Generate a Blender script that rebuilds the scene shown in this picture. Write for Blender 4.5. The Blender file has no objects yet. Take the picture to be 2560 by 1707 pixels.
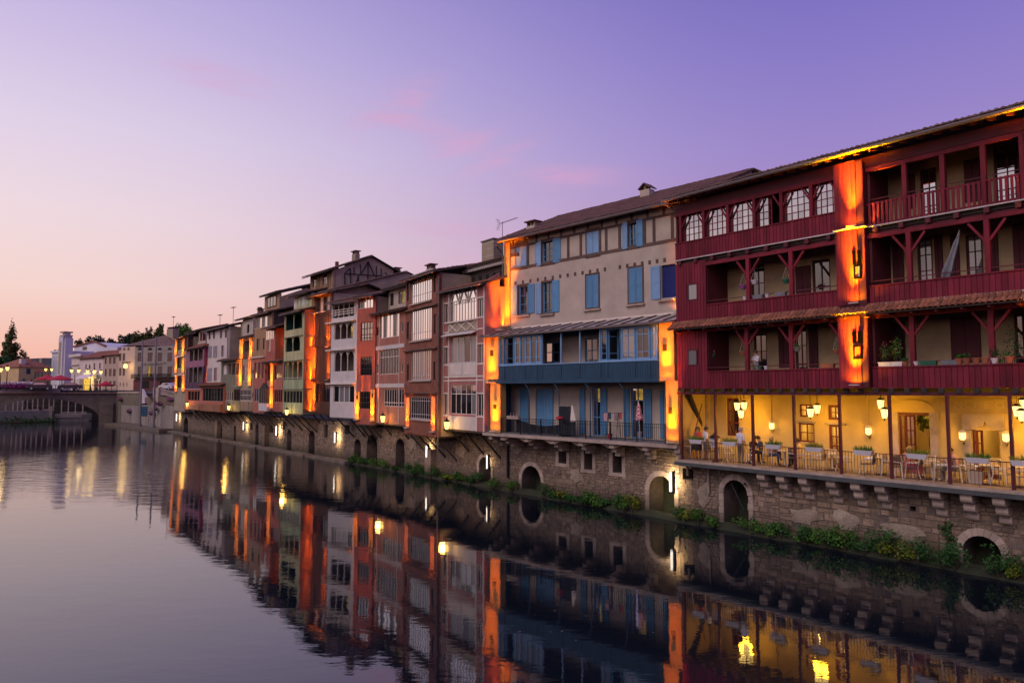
import bpy, math, random
from mathutils import Vector, Matrix
RD = random.Random(11)
sc = bpy.context.scene
COL = sc.collection
pi = math.pi

# ------------------------------------------------------------------ camera
CAMZ, FPX, PW, PH, HY = 6.85, 1800.0, 2560, 1707, 977.0
CX, CY = PW / 2, PH / 2
TH = math.atan((HY - CY) / FPX)
cam = bpy.data.objects.new('camera', bpy.data.cameras.new('camera'))
COL.objects.link(cam)
cam.location = (0, 0, CAMZ)
cam.rotation_euler = (pi / 2 + TH, 0, 0)
cam.data.sensor_fit = 'HORIZONTAL'
cam.data.sensor_width = 36
cam.data.lens = 36 * FPX / PW
cam.data.clip_start = .2
cam.data.clip_end = 6000
sc.camera = cam

# ------------------------------------------------------------------ colour management
sc.view_settings.view_transform = 'Standard'
sc.view_settings.look = 'None'
sc.view_settings.gamma = 1
sc.view_settings.exposure = 0.0
sc.render.engine = 'CYCLES'
sc.cycles.use_denoising = True
sc.cycles.max_bounces = 6
sc.cycles.diffuse_bounces = 3
sc.cycles.glossy_bounces = 4
sc.cycles.transmission_bounces = 4
sc.cycles.sample_clamp_indirect = 4
sc.cycles.caustics_reflective = False
sc.cycles.caustics_refractive = False


def s2l(c):
    return tuple((v / 255 / 12.92) if v / 255 <= .04045 else ((v / 255 + .055) / 1.055) ** 2.4 for v in c)


def rgba(c):
    return (c[0], c[1], c[2], 1)


# ------------------------------------------------------------------ dusk sky
SUN_AZ = math.radians(-142)      # lamp: soft glow of the set sun, river side, behind the viewer's left
SUN_EL = math.radians(42)
w = bpy.data.worlds.new('World')
sc.world = w
w.use_nodes = True
nt = w.node_tree
nt.nodes.clear()


def N(tree, t, **kw):
    n = tree.nodes.new(t)
    for k, v in kw.items():
        if k == 'i':
            for a, b in v.items():
                n.inputs[a].default_value = b
        else:
            setattr(n, k, v)
    return n


def ramp(tree, stops, interp='LINEAR'):
    r = tree.nodes.new('ShaderNodeValToRGB')
    r.color_ramp.interpolation = interp
    e = r.color_ramp.elements
    while len(e) > 1:
        e.remove(e[-1])
    e[0].position, e[0].color = stops[0][0], rgba(stops[0][1])
    for p, c in stops[1:]:
        x = e.new(p)
        x.color = rgba(c)
    return r


L = nt.links.new
tc = N(nt, 'ShaderNodeTexCoord')
sep = N(nt, 'ShaderNodeSeparateXYZ')
L(tc.outputs['Generated'], sep.inputs[0])
asn = N(nt, 'ShaderNodeMath', operation='ARCSINE')
L(sep.outputs['Z'], asn.inputs[0])
el = N(nt, 'ShaderNodeMath', operation='DIVIDE', use_clamp=True)
L(asn.outputs[0], el.inputs[0])
el.inputs[1].default_value = pi / 2          # 0 at the horizon, 1 at the zenith


def elr(stops):
    r = ramp(nt, [(d / 90, s2l(c)) for d, c in stops], 'B_SPLINE' if False else 'LINEAR')
    L(el.outputs[0], r.inputs[0])
    return r


rs = elr([(0, (248, 176, 160)), (3, (252, 197, 180)), (7, (252, 219, 211)), (12, (246, 224, 230)), (18, (231, 215, 238)),
          (25, (205, 190, 232)), (32, (176, 162, 222)), (50, (112, 105, 180)), (90, (84, 80, 152))])
ra = elr([(0, (226, 160, 182)), (6, (204, 152, 190)), (12, (178, 142, 196)), (18, (158, 138, 206)), (24, (140, 125, 203)), (30, (122, 110, 194)),
          (50, (92, 86, 168)), (90, (78, 74, 150))])
# how far the direction turns towards the place where the sun went down
hv = N(nt, 'ShaderNodeVectorMath', operation='MULTIPLY')
L(tc.outputs['Generated'], hv.inputs[0])
hv.inputs[1].default_value = (1, 1, 0)
hn = N(nt, 'ShaderNodeVectorMath', operation='NORMALIZE')
L(hv.outputs[0], hn.inputs[0])
dt = N(nt, 'ShaderNodeVectorMath', operation='DOT_PRODUCT')
L(hn.outputs[0], dt.inputs[0])
GLOW = math.radians(-85)
dt.inputs[1].default_value = (math.sin(GLOW), math.cos(GLOW), 0)
mr = N(nt, 'ShaderNodeMapRange', interpolation_type='SMOOTHSTEP')
L(dt.outputs['Value'], mr.inputs[0])
mr.inputs[1].default_value = -.36
mr.inputs[2].default_value = .74
mix = N(nt, 'ShaderNodeMixRGB')
L(mr.outputs[0], mix.inputs[0])
L(ra.outputs[0], mix.inputs[1])
L(rs.outputs[0], mix.inputs[2])
# thin pink wisps of cloud: a few drifting patches (azimuth, elevation, length, height, tilt in degrees), torn by noise
azn = N(nt, 'ShaderNodeMath', operation='ARCTAN2')
L(sep.outputs['X'], azn.inputs[0])
L(sep.outputs['Y'], azn.inputs[1])
mp = N(nt, 'ShaderNodeMapping')
L(tc.outputs['Generated'], mp.inputs[0])
mp.inputs['Scale'].default_value = (7, 7, 48)
mp.inputs['Rotation'].default_value = (.3, .12, .3)
nz = N(nt, 'ShaderNodeTexNoise', i={'Scale': 1.2, 'Detail': 6, 'Roughness': .55, 'Distortion': .9})
L(mp.outputs[0], nz.inputs[0])
cl = ramp(nt, [(.28, (0, 0, 0)), (.66, (1, 1, 1))])
L(nz.outputs[0], cl.inputs[0])


def mth(op, a, b_=None, clamp=False):
    n_ = N(nt, 'ShaderNodeMath', operation=op, use_clamp=clamp)
    for q, v in ((0, a), (1, b_)):
        if v is None:
            continue
        if isinstance(v, (int, float)):
            n_.inputs[q].default_value = v
        else:
            L(v, n_.inputs[q])
    return n_.outputs[0]


tot = None
rad_ = math.radians
for az0, el0, ln_, ht_, tl_, st_ in ((-22, 22.3, 5, .9, -4, .9), (-9.5, 21.6, 3.6, 1.1, 26, 1.1), (-6.5, 20, 4.5, .9, -14, .9), (-3.5, 19.3, 3, .6, 22, .9), (-1, 18.2, 3.2, .6, 22, 1.0), (4.5, 16.8, 4, .75, -2, 1.2), (-4, 12.5, 8, .7, -5, .7), (-60, 20, 12, 1.5, 8, .5), (-100, 16, 12, 1.6, -6, .5), (75, 18, 12, 1.6, 8, .4), (150, 20, 14, 2, 5, .4)):
    da = mth('SUBTRACT', azn.outputs[0], rad_(az0))
    de = mth('SUBTRACT', asn.outputs[0], rad_(el0))
    c_, s_ = math.cos(rad_(tl_)), math.sin(rad_(tl_))
    xx = mth('ADD', mth('MULTIPLY', da, c_ / rad_(ln_)), mth('MULTIPLY', de, s_ / rad_(ln_)))
    yy = mth('ADD', mth('MULTIPLY', de, c_ / rad_(ht_)), mth('MULTIPLY', da, -s_ / rad_(ht_)))
    r2 = mth('ADD', mth('MULTIPLY', xx, xx), mth('MULTIPLY', yy, yy))
    f_ = mth('MULTIPLY', mth('POWER', 2.718, mth('MULTIPLY', r2, -1.0)), st_)
    tot = f_ if tot is None else mth('ADD', tot, f_)
cm2 = mth('MULTIPLY', mth('MULTIPLY', tot, cl.outputs[0], True), .55)
mc = N(nt, 'ShaderNodeMixRGB')
L(cm2, mc.inputs[0])
L(mix.outputs[0], mc.inputs[1])
mc.inputs[2].default_value = rgba(s2l((224, 168, 206)))
# a share of physical twilight sky under the colours
sky = N(nt, 'ShaderNodeTexSky', sky_type='NISHITA')
sky.sun_disc = False
sky.sun_elevation = math.radians(1.0)
sky.sun_rotation = GLOW
bg1 = N(nt, 'ShaderNodeBackground', i={'Strength': 1.0})
L(mc.outputs[0], bg1.inputs[0])
bg2 = N(nt, 'ShaderNodeBackground', i={'Strength': .1})
L(sky.outputs[0], bg2.inputs[0])
ms = N(nt, 'ShaderNodeMixShader', i={0: .06})
L(bg1.outputs[0], ms.inputs[1])
L(bg2.outputs[0], ms.inputs[2])
wo = N(nt, 'ShaderNodeOutputWorld')
L(ms.outputs[0], wo.inputs[0])

# ------------------------------------------------------------------ soft glow after sunset
sl = bpy.data.lights.new('sun', 'SUN')
sl.energy = 1.3
sl.angle = math.radians(34)
sl.color = (1, .79, .66)
so = bpy.data.objects.new('sun', sl)
COL.objects.link(so)
_d = Vector((math.sin(SUN_AZ) * math.cos(SUN_EL), math.cos(SUN_AZ) * math.cos(SUN_EL), math.sin(SUN_EL)))
so.rotation_euler = _d.to_track_quat('Z', 'Y').to_euler()
so.location = _d * 60


# ------------------------------------------------------------------ photo pixel -> direction
def ray(px, py):
    a, b = (px - CX) / FPX, -(py - CY) / FPX
    return Vector((a, math.cos(TH) - math.sin(TH) * b, math.sin(TH) + math.cos(TH) * b))


def ground(px, py, z):
    r = ray(px, py)
    t = (z - CAMZ) / r.z
    return Vector((r.x * t, r.y * t))


def column(px):
    r = ray(px, HY)
    return r.x / r.y


def atdepth(px, py, Y):
    r = ray(px, py)
    return Vector((r.x / r.y * Y, Y, CAMZ + r.z / r.y * Y))


class Fr:
    """a vertical plane in plan: P0 (its left end seen from the river) to P1; local x along it, local y into the bank"""
    def __init__(s, P0, P1):
        s.P0, s.P1 = Vector(P0), Vector(P1)
        d = s.P1 - s.P0
        s.w = d.length
        s.e = d / s.w
        s.n = Vector((-s.e.y, s.e.x))
        s.ang = math.atan2(s.e.y, s.e.x)

    def loc(s, px, py, off=0.):
        r = ray(px, py)
        d2 = Vector((r.x, r.y))
        o = s.P0 + s.n * off
        t = o.dot(s.n) / d2.dot(s.n)
        p = d2 * t - s.P0
        return p.dot(s.e), CAMZ + r.z * t

    def u(s, px, py=HY, off=0.):
        return s.loc(px, py, off)[0]

    def z(s, px, py, off=0.):
        return s.loc(px, py, off)[1]

    def rect(s, x0, y0, x1, y1, off=0.):
        a, b = s.loc(x0, y0, off), s.loc(x1, y1, off)
        return a[0], b[0], b[1], a[1]

    def side(s, px, py, x):
        """pixel -> (y, z) on the plane standing square to this one at local x"""
        r = ray(px, py)
        d2 = Vector((r.x, r.y))
        t = (x + s.P0.dot(s.e)) / d2.dot(s.e)
        return (d2 * t - s.P0).dot(s.n), CAMZ + r.z * t

    def world(s, u, y=0.):
        return s.P0 + s.e * u + s.n * y


# ------------------------------------------------------------------ mesh helpers
OFF = {}
_bc = {}


def tag(o, label=None, cat=None, group=None, kind=None):
    if label:
        o['label'] = label
    if cat:
        o['category'] = cat
    if group:
        o['group'] = group
    if kind:
        o['kind'] = kind
    return o


def newmesh(name, vs, fs, m, smooth=False):
    me = bpy.data.meshes.new(name)
    me.from_pydata([tuple(v) for v in vs], [], fs)
    if m:
        for q in (m if isinstance(m, (list, tuple)) else [m]):
            me.materials.append(q)
    if smooth:
        me.polygons.foreach_set('use_smooth', [True] * len(me.polygons))
    me.update()
    return me


def link(name, me, parent=None, loc=(0, 0, 0), rot=None):
    o = bpy.data.objects.new(name, me)
    COL.objects.link(o)
    loc = Vector(loc)
    if parent is not None:
        o.parent = parent
        o.location = loc - OFF.get(parent.name, Vector((0, 0, 0)))
    else:
        o.location = loc
    if rot:
        o.rotation_euler = rot
    if parent is not None:
        OFF[o.name] = loc
    return o


BF = [(0, 3, 2, 1), (4, 5, 6, 7), (0, 1, 5, 4), (1, 2, 6, 5), (2, 3, 7, 6), (3, 0, 4, 7)]


def bv(x0, x1, y0, y1, z0, z1):
    return [(x0, y0, z0), (x1, y0, z0), (x1, y1, z0), (x0, y1, z0), (x0, y0, z1), (x1, y0, z1), (x1, y1, z1), (x0, y1, z1)]


def boxmesh(m, dx, dy, dz):
    k = (m.name, round(dx, 3), round(dy, 3), round(dz, 3))
    if k not in _bc:
        _bc[k] = newmesh('box', bv(0, dx, 0, dy, 0, dz), BF, m)
    return _bc[k]


class MB:
    """collects solid pieces into ONE mesh"""
    def __init__(s):
        s.v, s.f, s.mi = [], [], []

    def add(s, vs, fs, mi=0):
        b = len(s.v)
        s.v += [tuple(v) for v in vs]
        s.f += [tuple(i + b for i in f) for f in fs]
        s.mi += [mi] * len(fs)
        return s

    def box(s, x0, x1, y0, y1, z0, z1, mi=0):
        return s.add(bv(min(x0, x1), max(x0, x1), min(y0, y1), max(y0, y1), min(z0, z1), max(z0, z1)), BF, mi)

    def beam(s, a, b, w, d, mi=0, up=(0, 0, 1)):
        a, b = Vector(a), Vector(b)
        t = (b - a).normalized()
        u = Vector(up)
        if abs(t.dot(u)) > .95:
            u = Vector((0, 1, 0))
        x = t.cross(u).normalized()
        y = x.cross(t).normalized()
        vs = []
        for p in (a, b):
            for i, j in ((-1, -1), (1, -1), (1, 1), (-1, 1)):
                vs.append(p + x * w / 2 * i + y * d / 2 * j)
        return s.add(vs, BF, mi)

    def cyl(s, a, b, r0, r1=None, n=8, mi=0, cap=True):
        a, b = Vector(a), Vector(b)
        r1 = r0 if r1 is None else r1
        t = (b - a).normalized()
        u = Vector((0, 0, 1)) if abs(t.z) < .9 else Vector((1, 0, 0))
        x = t.cross(u).normalized()
        y = t.cross(x).normalized()
        vs = []
        for p, r in ((a, r0), (b, r1)):
            for k in range(n):
                an = 2 * pi * k / n
                vs.append(p + x * math.cos(an) * r + y * math.sin(an) * r)
        fs = [(k, n + k, n + (k + 1) % n, (k + 1) % n) for k in range(n)]
        if cap:
            fs += [tuple(range(n)), tuple(range(2 * n - 1, n - 1, -1))]
        return s.add(vs, fs, mi)

    def tube(s, pts, r, n=6, mi=0):
        for i in range(len(pts) - 1):
            s.cyl(pts[i], pts[i + 1], r, r, n, mi)
        return s

    def lathe(s, prof, c=(0, 0, 0), n=12, mi=0):
        vs, fs = [], []
        for r, z in prof:
            for k in range(n):
                a = 2 * pi * k / n
                vs.append((c[0] + r * math.cos(a), c[1] + r * math.sin(a), c[2] + z))
        for i in range(len(prof) - 1):
            for k in range(n):
                fs.append((i * n + k, i * n + (k + 1) % n, (i + 1) * n + (k + 1) % n, (i + 1) * n + k))
        fs.append(tuple(range(n - 1, -1, -1)))
        fs.append(tuple((len(prof) - 1) * n + k for k in range(n)))
        return s.add(vs, fs, mi)

    def prism(s, pts, y0, y1, mi=0):
        n = len(pts)
        vs = [(x, y0, z) for x, z in pts] + [(x, y1, z) for x, z in pts]
        fs = [tuple(range(n)), tuple(range(2 * n - 1, n - 1, -1))]
        fs += [(k, n + k, n + (k + 1) % n, (k + 1) % n) for k in range(n)]
        return s.add(vs, fs, mi)

    def grid(s, x0, x1, z0, z1, y0, y1, holes, mi=0):
        xs = sorted({round(v, 4) for h in holes for v in h[:2] if x0 < v < x1} | {round(x0, 4), round(x1, 4)})
        zs = sorted({round(v, 4) for h in holes for v in h[2:4] if z0 < v < z1} | {round(z0, 4), round(z1, 4)})
        nx, nz = len(xs) - 1, len(zs) - 1

        def solid(i, j):
            if i < 0 or j < 0 or i >= nx or j >= nz:
                return False
            cx_, cz_ = (xs[i] + xs[i + 1]) / 2, (zs[j] + zs[j + 1]) / 2
            return not any(h[0] < cx_ < h[1] and h[2] < cz_ < h[3] for h in holes)
        vs, fs = [], []

        def q(*p):
            b = len(vs)
            vs.extend(p)
            fs.append((b, b + 1, b + 2, b + 3))
        for i in range(nx):
            for j in range(nz):
                if not solid(i, j):
                    continue
                a, b, c, d = xs[i], xs[i + 1], zs[j], zs[j + 1]
                q((a, y0, c), (b, y0, c), (b, y0, d), (a, y0, d))
                q((b, y1, c), (a, y1, c), (a, y1, d), (b, y1, d))
                if not solid(i - 1, j):
                    q((a, y1, c), (a, y0, c), (a, y0, d), (a, y1, d))
                if not solid(i + 1, j):
                    q((b, y0, c), (b, y1, c), (b, y1, d), (b, y0, d))
                if not solid(i, j - 1):
                    q((a, y1, c), (b, y1, c), (b, y0, c), (a, y0, c))
                if not solid(i, j + 1):
                    q((a, y0, d), (b, y0, d), (b, y1, d), (a, y1, d))
        return s.add(vs, fs, mi)

    def obj(s, name, m, parent=None, origin=None, smooth=False):
        if origin is None:
            origin = s.v[0] if s.v else (0, 0, 0)
        ox, oy, oz = origin
        me = newmesh(name, [(x - ox, y - oy, z - oz) for x, y, z in s.v], s.f, m, smooth)
        if any(s.mi):
            me.polygons.foreach_set('material_index', s.mi)
        return link(name, me, parent, origin)


class T:
    """a thing: an Empty at its base; parts are added in its local frame but with world heights"""
    def __init__(s, name, label, cat, P=(0, 0), ang=0., zb=0., group=None, kind=None):
        s.root = bpy.data.objects.new(name, None)
        COL.objects.link(s.root)
        s.root.location = (P[0], P[1], zb)
        s.root.rotation_euler = (0, 0, ang)
        s.root.empty_display_size = .3
        s.zb = zb
        tag(s.root, label, cat, group, kind)
        OFF[s.root.name] = Vector((0, 0, -0.0))

    def P(s, par):
        return par if par is not None else s.root

    def box(s, name, m, x0, x1, y0, y1, z0, z1, par=None):
        x0, x1 = min(x0, x1), max(x0, x1)
        y0, y1 = min(y0, y1), max(y0, y1)
        z0, z1 = min(z0, z1), max(z0, z1)
        return link(name, boxmesh(m, x1 - x0, y1 - y0, z1 - z0), s.P(par), (x0, y0, z0 - s.zb))

    def mb(s, b, name, m, par=None, smooth=False):
        b.v = [(x, y, z - s.zb) for x, y, z in b.v]
        return b.obj(name, m, s.P(par), None, smooth)

    def beam(s, name, m, a, b, w, d, par=None):
        return s.mb(MB().beam(a, b, w, d), name, m, par)

    def cyl(s, name, m, a, b, r0, r1=None, n=8, par=None, smooth=True):
        return s.mb(MB().cyl(a, b, r0, r1, n), name, m, par)

    def prism(s, name, m, pts, y0, y1, par=None):
        return s.mb(MB().prism(pts, y0, y1), name, m, par)

    def wall(s, name, m, x0, x1, z0, z1, y0, y1, holes=(), par=None):
        return s.mb(MB().grid(x0, x1, z0, z1, y0, y1, holes), name, m, par)

    def window(s, x0, x1, z0, z1, y, nx, nz, fm, gm, fw=.05, bw=.03, dep=.07, par=None, name='window', rows=None, gms=None):
        """frame and bars in one mesh, each pane a child of it; rows = heights (0..1) of the cross bars"""
        x0, x1, z0, z1 = min(x0, x1), max(x0, x1), min(z0, z1), max(z0, z1)
        fw = min(fw, (x1 - x0) / (2.5 * nx), (z1 - z0) / (3 * nz))
        bw = min(bw, (x1 - x0) / (3 * nx))
        ix0, ix1, iz0, iz1 = x0 + fw, x1 - fw, z0 + fw, z1 - fw
        rr = [0] + (list(rows) if rows else [k / nz for k in range(1, nz)]) + [1]
        cols = [(ix0 + (ix1 - ix0) * k / nx + (bw / 2 if k else 0), ix0 + (ix1 - ix0) * (k + 1) / nx - (bw / 2 if k < nx - 1 else 0)) for k in range(nx)]
        rws = [(iz0 + (iz1 - iz0) * rr[k] + (bw / 2 if k else 0), iz0 + (iz1 - iz0) * rr[k + 1] - (bw / 2 if k < len(rr) - 2 else 0)) for k in range(len(rr) - 1)]
        holes = [(a, b, c, d) for a, b in cols for c, d in rws]
        f = s.wall(name, fm, x0, x1, z0, z1, y, y + dep, holes, par)
        tgt = f if par is None or par is s.root else par
        for k, (a, b, c, d) in enumerate(holes):
            g = gms[k % len(gms)] if gms else gm
            s.box('pane', g, a - .004, b + .004, y + dep * .45, y + dep * .45 + .012, c - .004, d + .004, tgt)
        return f


def copytree(o, parent=None):
    c = o.copy()
    COL.objects.link(c)
    c.parent = parent
    for ch in o.children:
        copytree(ch, c)
    return c


# ------------------------------------------------------------------ materials
def mat(name, col, rough=.8, var=.25, scale=1.6, fine=.15, bump=.25, bscale=40, rnd=.12, metal=0., spec=.4, stretch=(1, 1, 1), stain=None, stains=.35, sscale=.7, tide=False):
    m = bpy.data.materials.new(name)
    m.use_nodes = True
    t = m.node_tree
    b = t.nodes['Principled BSDF']
    ge = N(t, 'ShaderNodeNewGeometry')
    mp_ = N(t, 'ShaderNodeMapping')
    mp_.inputs['Scale'].default_value = stretch
    t.links.new(ge.outputs['Position'], mp_.inputs[0])
    n1 = N(t, 'ShaderNodeTexNoise', i={'Scale': scale, 'Detail': 6, 'Roughness': .62})
    t.links.new(mp_.outputs[0], n1.inputs[0])
    n2 = N(t, 'ShaderNodeTexNoise', i={'Scale': bscale, 'Detail': 3, 'Roughness': .6})
    t.links.new(mp_.outputs[0], n2.inputs[0])
    r1 = N(t, 'ShaderNodeMapRange', i={1: .3, 2: .7, 3: 1 - var, 4: 1 + var})
    t.links.new(n1.outputs[0], r1.inputs[0])
    r2 = N(t, 'ShaderNodeMapRange', i={1: .3, 2: .7, 3: 1 - fine, 4: 1 + fine})
    t.links.new(n2.outputs[0], r2.inputs[0])
    oi = N(t, 'ShaderNodeObjectInfo')
    r3 = N(t, 'ShaderNodeMapRange', i={3: 1 - rnd, 4: 1 + rnd})
    t.links.new(oi.outputs['Random'], r3.inputs[0])
    a = N(t, 'ShaderNodeMath', operation='MULTIPLY')
    t.links.new(r1.outputs[0], a.inputs[0])
    t.links.new(r2.outputs[0], a.inputs[1])
    a2 = N(t, 'ShaderNodeMath', operation='MULTIPLY')
    t.links.new(a.outputs[0], a2.inputs[0])
    t.links.new(r3.outputs[0], a2.inputs[1])
    vm = N(t, 'ShaderNodeVectorMath', operation='SCALE')
    vm.inputs[0].default_value = col
    t.links.new(a2.outputs[0], vm.inputs['Scale'])
    out = vm.outputs[0]
    if stain:
        n3 = N(t, 'ShaderNodeTexNoise', i={'Scale': sscale, 'Detail': 7, 'Roughness': .7, 'Distortion': .4})
        t.links.new(ge.outputs['Position'], n3.inputs[0])
        r4 = N(t, 'ShaderNodeMapRange', i={1: .52, 2: .72, 3: 0, 4: stains})
        t.links.new(n3.outputs[0], r4.inputs[0])
        mx = N(t, 'ShaderNodeMixRGB')
        t.links.new(r4.outputs[0], mx.inputs[0])
        t.links.new(out, mx.inputs[1])
        mx.inputs[2].default_value = rgba(stain)
        out = mx.outputs[0]
    if tide:                                       # algae and damp left by the river's rise and fall
        sz = N(t, 'ShaderNodeSeparateXYZ')
        t.links.new(ge.outputs['Position'], sz.inputs[0])
        ad = N(t, 'ShaderNodeMath', operation='MULTIPLY_ADD')
        t.links.new(n1.outputs[0], ad.inputs[0])
        ad.inputs[1].default_value = -1.3
        t.links.new(sz.outputs['Z'], ad.inputs[2])
        rt = N(t, 'ShaderNodeMapRange', i={1: -.45, 2: .55, 3: .8, 4: 0})
        t.links.new(ad.outputs[0], rt.inputs[0])
        mt_ = N(t, 'ShaderNodeMixRGB')
        t.links.new(rt.outputs[0], mt_.inputs[0])
        t.links.new(out, mt_.inputs[1])
        mt_.inputs[2].default_value = (.028, .032, .018, 1)
        out = mt_.outputs[0]
    t.links.new(out, b.inputs['Base Color'])
    b.inputs['Roughness'].default_value = rough
    b.inputs['Metallic'].default_value = metal
    b.inputs['Specular IOR Level'].default_value = spec
    if bump:
        bp = N(t, 'ShaderNodeBump', i={'Strength': bump, 'Distance': .02})
        t.links.new(n2.outputs[0], bp.inputs['Height'])
        t.links.new(bp.outputs[0], b.inputs['Normal'])
    return m


def brickmat(name, root, c1, c2, mortar, sx=.22, sz=.065, var=.25, ms=.012, bump=.5):
    m = mat(name, (1, 1, 1), .85, var, 1.1, .12, 0, 40, .05)
    t = m.node_tree
    b = t.nodes['Principled BSDF']
    src = b.inputs['Base Color'].links[0].from_socket
    tcx = N(t, 'ShaderNodeTexCoord')
    tcx.object = root
    sp = N(t, 'ShaderNodeSeparateXYZ')
    t.links.new(tcx.outputs['Object'], sp.inputs[0])
    ad = N(t, 'ShaderNodeMath', operation='ADD')
    t.links.new(sp.outputs[0], ad.inputs[0])
    t.links.new(sp.outputs[1], ad.inputs[1])
    cb = N(t, 'ShaderNodeCombineXYZ')
    t.links.new(ad.outputs[0], cb.inputs[0])
    t.links.new(sp.outputs[2], cb.inputs[1])
    br = N(t, 'ShaderNodeTexBrick', i={'Color1': rgba(c1), 'Color2': rgba(c2), 'Mortar': rgba(mortar), 'Scale': 1, 'Mortar Size': ms, 'Brick Width': sx, 'Row Height': sz, 'Bias': -.1})
    t.links.new(cb.outputs[0], br.inputs[0])
    ml = N(t, 'ShaderNodeMixRGB', blend_type='MULTIPLY', i={0: 1})
    t.links.new(br.outputs['Color'], ml.inputs[1])
    t.links.new(src, ml.inputs[2])
    t.links.new(ml.outputs[0], b.inputs['Base Color'])
    bp = N(t, 'ShaderNodeBump', i={'Strength': bump, 'Distance': .015})
    bp.invert = True
    t.links.new(br.outputs['Fac'], bp.inputs['Height'])
    t.links.new(bp.outputs[0], b.inputs['Normal'])
    return m


def glassmat(name, refl, col=(.012, .014, .018), rough=.03):
    """pane: dark room behind, mirror of the sky in front"""
    m = bpy.data.materials.new(name)
    m.use_nodes = True
    t = m.node_tree
    t.nodes.clear()
    d = N(t, 'ShaderNodeBsdfDiffuse')
    d.inputs[0].default_value = rgba(col)
    g = N(t, 'ShaderNodeBsdfGlossy', i={'Roughness': rough})
    g.inputs[0].default_value = (.97, .97, .97, 1)
    ge = N(t, 'ShaderNodeNewGeometry')
    nn = N(t, 'ShaderNodeTexNoise', i={'Scale': 2.2, 'Detail': 1})
    t.links.new(ge.outputs['Position'], nn.inputs[0])
    bp = N(t, 'ShaderNodeBump', i={'Strength': .05, 'Distance': .05})
    t.links.new(nn.outputs[0], bp.inputs['Height'])
    t.links.new(bp.outputs[0], g.inputs['Normal'])
    oi = N(t, 'ShaderNodeObjectInfo')
    mrr = N(t, 'ShaderNodeMapRange', i={3: refl * .8, 4: min(1, refl * 1.2)})
    t.links.new(oi.outputs['Random'], mrr.inputs[0])
    x = N(t, 'ShaderNodeMixShader')
    t.links.new(mrr.outputs[0], x.inputs[0])
    t.links.new(d.outputs[0], x.inputs[1])
    t.links.new(g.outputs[0], x.inputs[2])
    o = N(t, 'ShaderNodeOutputMaterial')
    t.links.new(x.outputs[0], o.inputs[0])
    return m


def emit(name, col, st, var=0.):
    m = bpy.data.materials.new(name)
    m.use_nodes = True
    t = m.node_tree
    t.nodes.clear()
    e = N(t, 'ShaderNodeEmission', i={'Strength': st})
    e.inputs[0].default_value = rgba(col)
    if var:
        ge = N(t, 'ShaderNodeNewGeometry')
        nn = N(t, 'ShaderNodeTexNoise', i={'Scale': 2.5, 'Detail': 3})
        t.links.new(ge.outputs['Position'], nn.inputs[0])
        r = N(t, 'ShaderNodeMapRange', i={1: .35, 2: .65, 3: st * (1 - var), 4: st * (1 + var)})
        t.links.new(nn.outputs[0], r.inputs[0])
        t.links.new(r.outputs[0], e.inputs[1])
    o = N(t, 'ShaderNodeOutputMaterial')
    t.links.new(e.outputs[0], o.inputs[0])
    return m


M = {}
M['redwood'] = mat('redwood', (.165, .017, .033), .6, .3, 1.6, .2, .3, 60, .24, stretch=(1, 1, .22), stain=(.19, .045, .05), stains=.4, sscale=1.7, spec=.18)
M['redwood_dark'] = mat('redwood_dark', (.085, .012, .02), .65, .22, 1.2, .12, .2, 60, .1, stretch=(1, 1, .25))
M['darkwood'] = mat('darkwood', (.045, .036, .032), .8, .3, 2, .2, .4, 50, .2)
M['ochre'] = mat('ochre', (.46, .35, .20), .9, .16, .8, .08, .2, 30, .03, stain=(.26, .19, .12), stains=.4)
M['cream'] = mat('cream', (.58, .43, .17), .9, .14, .7, .08, .2, 30, .03, stain=(.3, .24, .17), stains=.3)
M['plaster'] = mat('plaster', (.47, .41, .345), .92, .13, .8, .07, .25, 24, .03, stain=(.28, .23, .2), stains=.4, sscale=.5)
M['plaster_white'] = mat('plaster_white', (.62, .55, .52), .9, .12, .8, .07, .2, 24, .04, stain=(.36, .31, .29), stains=.4)
M['plaster_grey'] = mat('plaster_grey', (.34, .285, .205), .92, .18, .8, .1, .25, 24, .04, stain=(.15, .14, .135), stains=.5)
M['timber'] = mat('timber', (.105, .07, .058), .85, .25, 2, .2, .3, 50, .15)
M['timber_black'] = mat('timber_black', (.025, .022, .024), .85, .25, 2, .2, .3, 50, .15)
M['blue'] = mat('blue', (.09, .25, .44), .55, .12, 1.5, .08, .15, 60, .1)
M['blue_pale'] = mat('blue_pale', (.19, .36, .58), .55, .1, 1.5, .08, .15, 60, .1)
M['blue_dark'] = mat('blue_dark', (.016, .06, .11), .6, .15, 1.5, .1, .2, 60, .08)
M['white'] = mat('white', (.68, .61, .54), .6, .12, 1.5, .08, .1, 60, .06)
M['zinc'] = mat('zinc', (.5, .47, .48), .45, .2, 2, .1, .1, 40, .12, metal=.3)
M['gutter'] = mat('gutter', (.16, .13, .12), .5, .2, 2, .1, .1, 40, .1, metal=.4)
M['tile'] = mat('tile', (.25, .10, .058), .85, .4, 1.3, .3, .4, 30, .25, stain=(.07, .055, .045), stains=.7, sscale=1.1)
M['tile_dark'] = mat('tile_dark', (.135, .08, .06), .88, .4, 1.3, .3, .4, 30, .25, stain=(.04, .036, .034), stains=.7, sscale=1.1)
M['stone'] = mat('stone', (.24, .175, .125), .92, .34, 1.6, .3, .6, 22, .38, stain=(.06, .055, .042), stains=.75, sscale=.8, tide=True)
M['stone_pale'] = mat('stone_pale', (.42, .34, .28), .9, .22, 1.6, .16, .4, 22, .18, stain=(.16, .13, .11), stains=.5, sscale=1.2, tide=True)
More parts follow.
